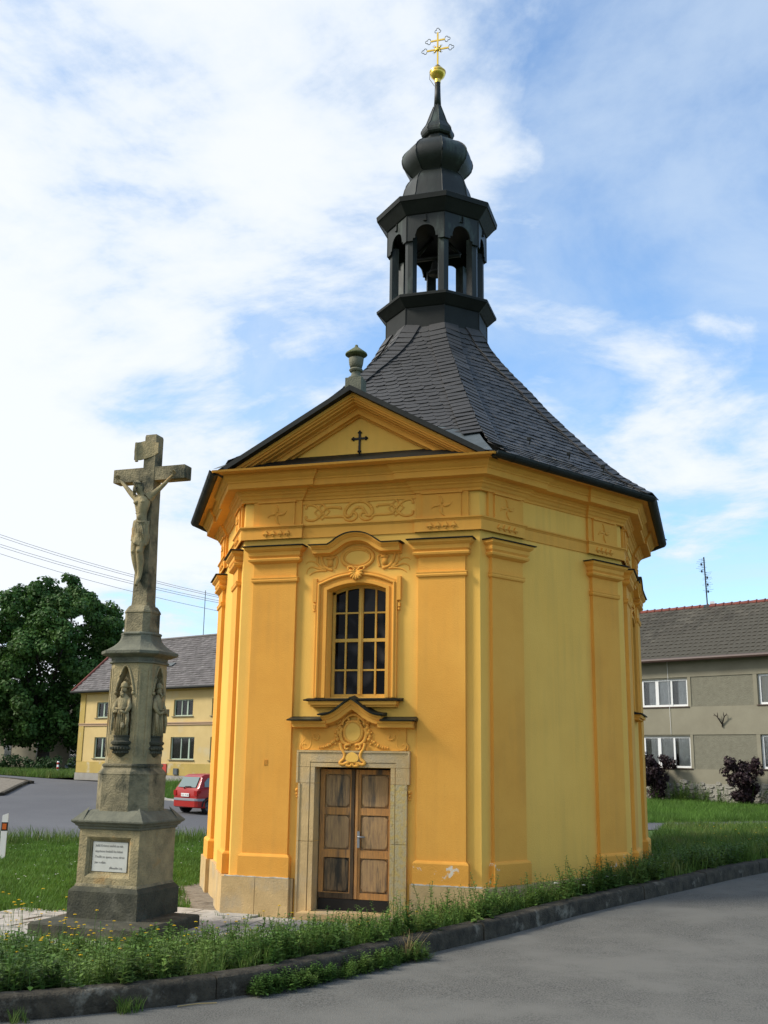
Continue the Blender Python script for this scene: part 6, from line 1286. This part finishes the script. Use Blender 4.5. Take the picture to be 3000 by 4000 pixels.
# ================================================================== trees and shrubs
def leafclumps(centres, radii, nper, ls, flat=.8, seed=1):
    r_ = np.random.default_rng(seed); C_ = np.repeat(np.asarray(centres), nper, 0); Rr = np.repeat(np.asarray(radii), nper); n = len(C_)
    d = r_.normal(size=(n, 3)); d /= np.linalg.norm(d, axis=1)[:, None]; rad = Rr*(.35+.65*r_.uniform(0, 1, n)**.45)
    P = C_+d*rad[:, None]*np.array([1, 1, flat]); nr = d+r_.normal(size=(n, 3))*.55+np.array([0, 0, .35]); nr /= np.linalg.norm(nr, axis=1)[:, None]
    a = np.cross(nr, r_.normal(size=(n, 3))); a /= np.linalg.norm(a, axis=1)[:, None]; b = np.cross(nr, a); s_ = ls*r_.uniform(.6, 1.35, n)[:, None]
    V = np.stack([P-a*s_*.5, P+b*s_*.42, P+a*s_*.5, P-b*s_*.42], 1).reshape(-1, 3); V[:, 2] += 0
    return V, np.arange(4*n).reshape(-1, 4)
def plant(name, label, cat, loc, crowns, nper, ls, M, trunk=None, group=None, flat=.8, seed=1, partname='crown'):
    o = thing(name, label, cat, loc, group)
    cs = np.array([c_[:3] for c_ in crowns]); rr = np.array([c_[3] for c_ in crowns]); V, F = leafclumps(cs, rr, nper, ls, flat, seed); npmesh(partname, V, F, M, o)
    if trunk:
        mb = MB()
        for pts, r_, tp in trunk: mb.tube([Vector(p_)+Vector(loc) for p_ in pts], r_, 8, True, tp)
        mb.build('trunk', 'bark', o, True)
    return o
r_ = np.random.default_rng(11); cr = []
for k in range(64):     # linden crown: big lobes, each covered with leaf clumps on its outer side
    z = min(1, max(0, (k+.5)/64+r_.uniform(-.03, .03))); ang = k*2.4+r_.uniform(-.3, .3); prof_ = float(np.interp(z, [0, .08, .25, .45, .65, .82, .93, 1], [3.4, 4.6, 5.6, 5.7, 5.2, 3.9, 2.2, .4])); lr = r_.uniform(1.2, 1.9); ce = np.array([prof_*math.cos(ang), prof_*math.sin(ang), 3.0+z*11.6])
    for q in range(9):
        d_ = r_.normal(size=3)+np.array([math.cos(ang)*.8, math.sin(ang)*.8, .35]); d_ /= np.linalg.norm(d_); p_ = ce+d_*lr*r_.uniform(.55, 1.); cr.append((p_[0], p_[1], p_[2], r_.uniform(.45, .85)))
for k in range(170): a = r_.uniform(0, 6.28); rr_ = 4.6*math.sqrt(r_.uniform()); cr.append((rr_*math.cos(a), rr_*math.sin(a), r_.uniform(2.2, 12), 1.1))
br = [([(0, 0, -.3), (.05, 0, 1.5), (0, .1, 4)], .48, [1.2, 1, .8])]
for k in range(9): a = k*.7; br.append(([(0, 0, 1.8+.25*k), (1.4*math.cos(a), 1.4*math.sin(a), 4.2+.4*k), (3.8*math.cos(a), 3.8*math.sin(a), 6.5+.6*k)], .17, [1.2, .8, .35]))
plant('linden_tree', 'huge dark green linden tree left of the ochre house', 'tree', (-47.2, 56.6, .7), cr, 165, .26, 'leaf', br, seed=3)
r_ = np.random.default_rng(5); cr2 = [(r_.normal()*1.9, r_.normal()*1.9, 3+r_.uniform(0, 9.5), r_.uniform(.8, 1.3)) for k in range(110)]
plant('broad_tree', 'second dark tree filling the left edge beside the linden', 'tree', (-55.0, 55.5, .7), cr2, 150, .30, 'leaf', [([(0, 0, -.3), (0, 0, 4), (0, 0, 9)], .32, [1.2, 1, .4])], seed=4)
r_ = np.random.default_rng(6); hl = ['shaggy green bush at the left edge before the dark car', 'low bush in front of the linden trunk', 'dense bush right of the linden trunk', 'small bush behind the two striped posts', 'dark bush close to the ochre house corner', 'low spreading bush nearest the far road']
for k, (x, y, w_, hh) in enumerate(((-56, 49.5, 2.8, 1.5), (-50.5, 50.5, 2.4, 1.3), (-46.5, 51.5, 2.2, 1.2), (-41.8, 50.0, 1.6, 1.1), (-38.2, 50.8, 1.5, 1.2), (-47.0, 47.6, 2.0, .7))):
    plant('bush', hl[k], 'bush', (x, y, float(base(x, y))), [(r_.normal()*w_*.45, r_.normal()*.5, r_.uniform(.1, hh), r_.uniform(.3, .5)) for _ in range(26)], 60, .16, 'leaf_h', [([(0, 0, -.1), (0, 0, .6)], .05, [1, .6]), ([(0, 0, 0), (.5, .2, .7)], .03, [1, .5])], 'bushes beyond the square', seed=20+k, partname='foliage')
r_ = np.random.default_rng(9)
def shrub(x, y, hh, wid, label, seed):
    z = G1(x, y); cl = []; st = []
    for k in range(44):
        a = r_.uniform(0, 6.28); t = r_.uniform(.18, 1); rr_ = wid*(.15+.85*min(1, t*1.25))*r_.uniform(.5, 1)*(1.1-.45*max(0, t-.6)); cl.append((rr_*math.cos(a), rr_*math.sin(a), hh*t, r_.uniform(.14, .26))); 
        if k < 14: st.append(([(0, 0, -.1), (rr_*.4*math.cos(a), rr_*.4*math.sin(a), hh*t*.5), (rr_*math.cos(a), rr_*math.sin(a), hh*t+.1)], .016, [1.4, 1, .5]))
    plant('purple_shrub', label, 'shrub', (x, y, z), cl+[(c_[0]*.4, c_[1]*.4, c_[2]*.7, .3) for c_ in cl[:12]], 75, .11, 'leaf_d', st, 'dark purple shrubs before the grey house', 1., seed, 'foliage')
p_ = gf(-2.05, 1.0, 0); shrub(p_[0], p_[1], 2.0, .80, 'dark purple shrub half hidden behind the chapel corner', 31)
p_ = gf(2.05, 1.2, 0); shrub(p_[0], p_[1], 1.95, .80, 'dark purple shrub standing free below the antlers', 32)
# ================================================================== ground plants
def blade_tuft(nb, h0, h1, spread, w0=.007, seed=0):
    r_ = np.random.default_rng(seed); V = []; F = []
    for k in range(nb):
        a = r_.uniform(0, 6.28); rr_ = spread*math.sqrt(r_.uniform()); x, y = rr_*math.cos(a), rr_*math.sin(a); h = r_.uniform(h0, h1); b = r_.uniform(0, 6.28); ln = h*r_.uniform(.15, .75); w_ = w0*r_.uniform(.7, 1.4); dx, dy = math.cos(b), math.sin(b); tx, ty = -dy*w_/2, dx*w_/2
        q = len(V); V += [(x-tx, y-ty, -.01), (x+tx, y+ty, -.01), (x+dx*ln*.35+tx*.8, y+dy*ln*.35+ty*.8, h*.6), (x+dx*ln*.35-tx*.8, y+dy*ln*.35-ty*.8, h*.6), (x+dx*ln+tx*.15, y+dy*ln+ty*.15, h), (x+dx*ln-tx*.15, y+dy*ln-ty*.15, h)]; F += [(q, q+1, q+2, q+3), (q+3, q+2, q+4, q+5)]
    return np.array(V), np.array(F)
def weed(h, nl, ls, nst=3, seed=0, taper=.6, spread=.05):
    r_ = np.random.default_rng(seed); V = []; F = []
    for s_ in range(nst):
        a = r_.uniform(0, 6.28); lean = r_.uniform(.0, .28); hh = h*r_.uniform(.6, 1.05); x0, y0_ = spread*r_.normal(), spread*r_.normal(); w_ = .003
        P = lambda t: np.array([x0+math.cos(a)*lean*hh*t*t, y0_+math.sin(a)*lean*hh*t*t, hh*t-.01])
        for k in range(3):
            p0, p1 = P(k/3), P((k+1)/3)
            for ax_ in ((1, 0), (0, 1)): q = len(V); t_ = np.array([ax_[0]*w_, ax_[1]*w_, 0]); V += [p0-t_, p0+t_, p1+t_*.7, p1-t_*.7]; F.append((q, q+1, q+2, q+3))
        for k in range(nl):
            t = .1+.9*(k+.5)/nl; p_ = P(t); b = k*2.4+r_.uniform(-.5, .5); l_ = ls*(1-taper*t)*r_.uniform(.7, 1.3); up_ = r_.uniform(-.1, .75); d = np.array([math.cos(b), math.sin(b), up_]); d /= np.linalg.norm(d); sd_ = np.array([-math.sin(b), math.cos(b), 0])*l_*.26
            q = len(V); V += [p_, p_+d*l_*.5+sd_, p_+d*l_+np.array([0, 0, -l_*.15]), p_+d*l_*.5-sd_]; F.append((q, q+1, q+2, q+3))
    return np.array(V), np.array(F)
def ok_ground(x, y, pad=.16):
    ax_, ay_ = abs(x), abs(y)
    if ax_ < CB+pad and ay_ < CA+pad and (ax_-CW)*3.001+(ay_-CA)*1.812 < pad*3.5 : return False
    lx, ly = (x-MX), (y-MY); c2, s2 = math.cos(-MR), math.sin(-MR); lx, ly = lx*c2-ly*s2, lx*s2+ly*c2
    if -.72 < lx < .92 and -1.08 < ly < .47: return False
    return True
def sample(n, x0, x1, y0_, y1, cond):
    X = rng.uniform(x0, x1, n); Y = rng.uniform(y0_, y1, n); S, T_, Zr = kerb_st(X, Y); keep = np.array([cond(x, y, s_) and ok_ground(x, y) for x, y, s_ in zip(X, Y, S)]); X, Y = X[keep], Y[keep]; return X, Y, ground(X, Y)
def place(name, label, cat, M, protos, X, Y, Z, s0, s1, tilt=.15, parent=None):
    n = len(X); V, F = scatter(protos, np.stack([X, Y, Z], 1), rng.uniform(0, 6.28, n), rng.uniform(s0, s1, n), rng.integers(0, len(protos), n), rng.uniform(-tilt, tilt, (n, 2))); o = npmesh(name, V, F, M); return setp(o, label, cat, kind='stuff')
PAVG = [(-9.3, -8.1), (-3.5, -8.25), (-1.25, -7.95), (1.2, -6.5), (1.2, -4.8), (-1.9, -4.8), (-3.0, -4.75), (-3.9, -5.85), (-9.3, -6.15)]
APR = [(-1.9, -5.1), (-2.6, -4.8), (-3.05, -4.0), (-3.95, -2.4), (-4.3, 2), (-3.6, 2), (-3.65, -1.85), (-1.95, -4.8)]
def nopave(x, y): return not inpoly(x, y, PAVG) and not inpoly(x, y, APR)
def nearstep(x, y): return -3.6 < x < -1.2 and y > -8.75
def clump(x, y, f=1.): return .5+.25*math.sin(x*2.1*f+1.3*math.sin(y*1.7*f))+.25*math.sin(y*2.7*f-x*1.1*f+2)
front = lambda x, y, s_: s_ > .23 and nopave(x, y) and (s_ < 1.7 or y < -6)
tA = [blade_tuft(14, .06, .20, .05, .007, k) for k in range(6)]; tB = [blade_tuft(10, .12, .34, .06, .007, 10+k) for k in range(5)]
X, Y, Z = sample(26000, -7.5, 6.5, -15.2, 2.5, lambda x, y, s_: front(x, y, s_) and rng.uniform() < .72)
place('verge_grass', 'rough grass on the narrow verge behind the kerb', 'grass', 'grass', tA, X, Y, Z, .7, 1.35)
X, Y, Z = sample(11000, -7.5, 6.5, -15.2, 2.5, lambda x, y, s_: front(x, y, s_) and (not nearstep(x, y) or rng.uniform() < .25) and rng.uniform() < .15+.6*clump(x, y)**2)
place('tall_grass', 'taller uncut grass along the verge', 'grass', 'grass', tB, X, Y, Z, .7, 1.3, .3)
wA = [weed(.26, 20, .085, 3, 40+k) for k in range(6)]; wB = [weed(.50, 34, .075, 3, 60+k) for k in range(6)]; wC = [weed(.62, 44, .065, 2, 80+k, .7, .03) for k in range(4)]
X, Y, Z = sample(22000, -7.5, 6.5, -15.2, 2.5, lambda x, y, s_: front(x, y, s_) and s_ < 3.2 and (not nearstep(x, y) or rng.uniform() < .2) and rng.uniform() < .30+.70*clump(x, y, .8))
place('verge_weeds', 'leafy weeds crowding the verge behind the kerb', 'weeds', 'weed', wA, X, Y, Z, .7, 1.75, .2)
X, Y, Z = sample(9000, -3., 5.5, -12.5, 1.5, lambda x, y, s_: .28 < s_ < 1.35 and nopave(x, y) and rng.uniform() < .15+.80*clump(x, y, 1.7)**2)
place('tall_weeds', 'tall leafy weeds between the kerb and the chapel wall', 'weeds', 'weed', wB, X, Y, Z, .55, 1.2, .15)
TW = [(1.75, -6.9, .95), (1.55, -7.0, .7), (1.25, -7.4, .75), (1.95, -6.5, .7), (2.2, -6.2, .65), (2.9, -4.9, .6), (3.4, -3.6, .62), (3.75, -2.9, .6), (.75, -8.3, .6), (-.9, -9.0, .62), (-1.15, -8.2, .6), (4.1, -1.9, .6), (.3, -8.9, .5)]
for k, (x, y, s_) in enumerate(TW): V, F = scatter(wC, [(x, y, G1(x, y))], [k*1.3], [s_], [k % 4], [(0, 0)]); 
VV, FF = scatter(wC+[weed(.85, 46, .045, 1, 90, .75, .0)], [(x, y, G1(x, y)) for x, y, s_ in TW], [k*1.3 for k in range(len(TW))], [s_ for _, _, s_ in TW], [4 if k in (0, 8, 9) else k % 4 for k in range(len(TW))], [(.05*math.sin(k), .05*math.cos(k)) for k in range(len(TW))])
setp(npmesh('orache_stalks', VV, FF, 'weed'), 'lanky leafy stalks rising above the verge in front of the chapel', 'weeds', kind='stuff')
# weeds at the foot of the kerb
def kerbfoot(n, t0_, t1_, protos, s0, s1, name, label, M):
    P = []
    for _ in range(n):
        u = rng.uniform(0, 1); t = t0_+(t1_-t0_)*u; c_, n__ = kp(t); d = -abs(rng.normal(0, .065))-.015; P.append((c_[0]+n__[0]*d, c_[1]+n__[1]*d, c_[2]+.005))
    V, F = scatter(protos, P, rng.uniform(0, 6.28, n), rng.uniform(s0, s1, n), rng.integers(0, len(protos), n), rng.uniform(-.5, .5, (n, 2))); setp(npmesh(name, V, F, M), label, 'weeds', kind='stuff')
s_a = float(kerb_st([.95], [-10.3])[1][0]); s_b = float(kerb_st([1.9], [-8.1])[1][0]); s_0 = float(kerb_st([-.2], [-11.7])[1][0])
kerbfoot(230, s_a-.1, s_b-.1, wA, .35, .80, 'gutter_weeds', 'leafy weeds sprouting at the foot of the kerb', 'weed'); kerbfoot(60, s_a-.05, s_b+.05, tA, .35, .75, 'gutter_grass', 'grass sprouting at the foot of the kerb', 'grass')
kerbfoot(9, s_0+.45, s_0+.62, tA, .6, .9, 'lone_tuft', 'single grass tuft in the gutter at the lower left', 'grass'); kerbfoot(5, s_0-.45, s_0-.2, tA, .4, .7, 'corner_tuft', 'small grass tuft by the kerb near the lower left corner', 'grass')
kerbfoot(14, float(kerb_st([1.75], [-8.5])[1][0]), float(kerb_st([1.85], [-8.3])[1][0]), [blade_tuft(4, .28, .42, .03, .004, 99)], .6, .9, 'dry_stalks', 'pale dry stalks leaning over the kerb', 'straw')
# low plants in the joints of the paving
X, Y, Z = sample(2600, -9, 1.2, -8.3, -4.9, lambda x, y, s_: inpoly(x, y, PAVG) and (abs((x*2.+.7) % 1-.5) > .42 or abs((y*2.) % 1-.5) > .42) and rng.uniform() < .55)
place('joint_grass', 'small grass growing in the joints of the paving', 'grass', 'grass', [blade_tuft(7, .02, .07, .03, .005, 120+k) for k in range(3)], X, Y, Z+.02, .7, 1.3)
# lawns
lw = [blade_tuft(16, .03, .10, .10, .010, 140+k) for k in range(5)]; lw2 = [blade_tuft(12, .08, .26, .12, .009, 150+k) for k in range(5)]
SQN = lambda x: 5.1+(x+13.2)*.702 if x < -8.5 else 8.4+(x+8.5)*.33
X, Y, Z = sample(46000, -22, 2, -6.3, 10.6, lambda x, y, s_: y < SQN(x)-.1 and nopave(x, y) and s_ > 1.7)
place('lawn_grass', 'bright mown lawn left of the chapel', 'grass', 'lawnblade', lw, X, Y, Z, .8, 1.4)
X, Y, Z = sample(9000, -22, 2, 1, 10.9, lambda x, y, s_: SQN(x)-2.6 < y < SQN(x)+.05 and rng.uniform() < .3+.7*clump(x, y, .6))
place('lawn_edge_grass', 'tall grass fringe between lawn and square', 'grass', 'grass', lw2, X, Y, Z, .9, 1.9, .25)
RDN = lambda x: 12.5+(x-3.1)*.72
X, Y, Z = sample(42000, 3.6, 17, -2.5, 20, lambda x, y, s_: s_ > .23 and y < RDN(x)+.05)
place('field_grass', 'long grass on the field right of the chapel', 'grass', 'grass', lw2, X, Y, Z, .8, 1.6, .25)
X, Y, Z = sample(6000, 3.6, 14, -2.5, 16, lambda x, y, s_: s_ > .23 and y < RDN(x)-.2 and rng.uniform() < .75*clump(x, y, .9)**1.5)
place('field_weeds', 'leafy weeds scattered through the field right of the chapel', 'weeds', 'weed', wA, X, Y, Z, .6, 1.3, .25)
def lawnfar(x, y, s_): fx, fy = (Vector((x, y))-gf.o).dot(gf.d), (Vector((x, y))-gf.o).dot(gf.n); return fy > .1 and y > 18.2+(x-5.83)*.8 and y > 16.1+(x-2.84)*.8
X, Y, Z = sample(36000, 0, 19, 15, 33, lawnfar)
place('front_garden_grass', 'grass strip in front of the grey house', 'grass', 'lawnblade', lw2, X, Y, Z, .8, 1.4, .2)
X, Y, Z = sample(2500, 0, 10, 20, 31, lambda x, y, s_: lawnfar(x, y, s_) and .1 < (Vector((x, y))-gf.o).dot(gf.n) < 1.2 and rng.uniform() < (.9 if -2 < (Vector((x, y))-gf.o).dot(gf.d) < .3 else .12))
place('wall_foot_weeds', 'rank yellowish weeds against the grey house plinth', 'weeds', 'weed', wB, X, Y, Z, 1.2, 2.2, .2)
X, Y, Z = sample(15000, -22, -6, 18, 36, lambda x, y, s_: (Vector((x, y))-yf.o).dot(yf.n) > .12 and (x+17.9)*.38+(y-22.9)*.925 > .15 and (x > -18.1 or (x+17.9)*8.85+(y-22.75)*7.9 > 2))
place('house_verge_grass', 'grass strip at the foot of the ochre house', 'grass', 'lawnblade', lw2, X, Y, Z, 1., 1.9, .2)
X, Y, Z = sample(16000, -62, -34, 38, 56, lambda x, y, s_: y > 37.1+(-33.4-x)*.80+.6 and (Vector((x, y))-yf.o).dot(yf.d) < -.3)
place('far_verge_grass', 'grass below the bushes beyond the square', 'grass', 'grass', [blade_tuft(12, .10, .35, .2, .02, 170+k) for k in range(3)], X, Y, Z, .9, 1.6, .2)
# flowers
def flower(h, r_, npet, seed, M='y'):
    g = np.random.default_rng(seed); V = []; F = []; SV = []; SF = []; lx, ly = g.uniform(-.25, .25, 2)*h
    for ax_ in ((.0022, 0), (0, .0022)): q = len(SV); SV += [(-ax_[0], -ax_[1], 0), (ax_[0], ax_[1], 0), (lx+ax_[0], ly+ax_[1], h), (lx-ax_[0], ly-ax_[1], h)]; SF.append((q, q+1, q+2, q+3))
    for k in range(npet):
        a = 6.283*k/npet; q = len(V); c2, s2 = math.cos(a), math.sin(a); V += [(lx, ly, h), (lx+r_*.6*c2-r_*.35*s2, ly+r_*.6*s2+r_*.35*c2, h+r_*.3), (lx+r_*c2, ly+r_*s2, h+r_*.12*(k % 2)), (lx+r_*.6*c2+r_*.35*s2, ly+r_*.6*s2-r_*.35*c2, h+r_*.3)]; F.append((q, q+1, q+2, q+3))
    for k in range(4): a = 6.283*k/4; q = len(V); V += [(lx, ly, h+r_*.5), (lx+r_*.4*math.cos(a), ly+r_*.4*math.sin(a), h+r_*.2), (lx+r_*.5*math.cos(a+.7), ly+r_*.5*math.sin(a+.7), h+r_*.1), (lx+r_*.4*math.cos(a+1.4), ly+r_*.4*math.sin(a+1.4), h+r_*.2)]; F.append((q, q+1, q+2, q+3))
    return (np.array(V), np.array(F)), (np.array(SV), np.array(SF))
def flowers(pos, h, r_, M, name, label, s0=.8, s1=1.2):
    pr = [flower(h*(.75+.12*k), r_, 9, 200+k) for k in range(4)]; n = len(pos); ro = rng.uniform(0, 6.28, n); sc_ = rng.uniform(s0, s1, n); pk = rng.integers(0, 4, n)
    V, F = scatter([a for a, b in pr], pos, ro, sc_, pk); setp(npmesh(name, V, F, M), label, 'flowers', kind='stuff')
    V, F = scatter([b for a, b in pr], pos, ro, sc_, pk); setp(npmesh(name+'_stems', V, F, 'weed'), 'thin stems of the '+label, 'stems', kind='stuff')
X, Y, Z = sample(700, -4.2, -.4, -10.6, -7.6, lambda x, y, s_: s_ > .5 and rng.uniform() < .20); X2, Y2, Z2 = sample(160, -.6, 1.7, -8.2, -6.3, lambda x, y, s_: s_ > .3 and rng.uniform() < .22); X3, Y3, Z3 = sample(60, -4.8, -3.1, -7.6, -6, lambda x, y, s_: rng.uniform() < .4)
flowers([(a, b, c_) for a, b, c_ in list(zip(X, Y, Z))+list(zip(X2, Y2, Z2))+list(zip(X3, Y3, Z3))]+[(-.95, -7.0, -.2), (-.75, -6.9, -.18), (-.85, -7.1, -.15)], .30, .021, 'petal_y', 'yellow_flowers', 'yellow flower heads round the foot of the wayside cross')
WF = [(2.75, -5.35), (2.95, -4.9), (3.35, -4.05), (3.5, -3.75), (3.62, -3.5), (3.55, -4.2), (3.2, -4.4), (4.05, -2.3), (4.2, -1.9)]
flowers([(x, y, G1(x, y)) for x, y in WF], .20, .035, 'petal_w', 'white_flowers', 'white bindweed flowers along the kerb right of the chapel')
X, Y, Z = sample(3500, -20, 0, -6, 9, lambda x, y, s_: y < SQN(x)-.2 and nopave(x, y) and s_ > 1.8 and rng.uniform() < .8*clump(x, y, .7)**2); flowers(list(zip(X, Y, Z)), .09, .016, 'petal_w', 'clover', 'pale clover heads in the lawn left of the chapel')
X, Y, Z = sample(900, 4.6, 12, 0, 16, lambda x, y, s_: s_ > .5 and y < RDN(x)-.2 and rng.uniform() < .45); flowers(list(zip(X, Y, Z)), .24, .022, 'petal_y', 'field_flowers', 'small yellow flowers in the field right of the chapel')
# litter, stick and moss details on the road
mb = MB(); c_, n__ = kp(s_0+1.0); P = Vector((c_[0], c_[1], c_[2]+.012)); d = Vector((.62, .78, 0)); mb.tube([P+Vector((.03, -.10, 0)), P+Vector((.03, -.10, .004))+d*.18+Vector((.01, 0, 0)), P+Vector((.06, -.14, 0))+d*.36], .005, 5); setp(mb.build('straw_stalk', 'straw'), 'pale dry stalk lying on the asphalt by the kerb', 'stalk')
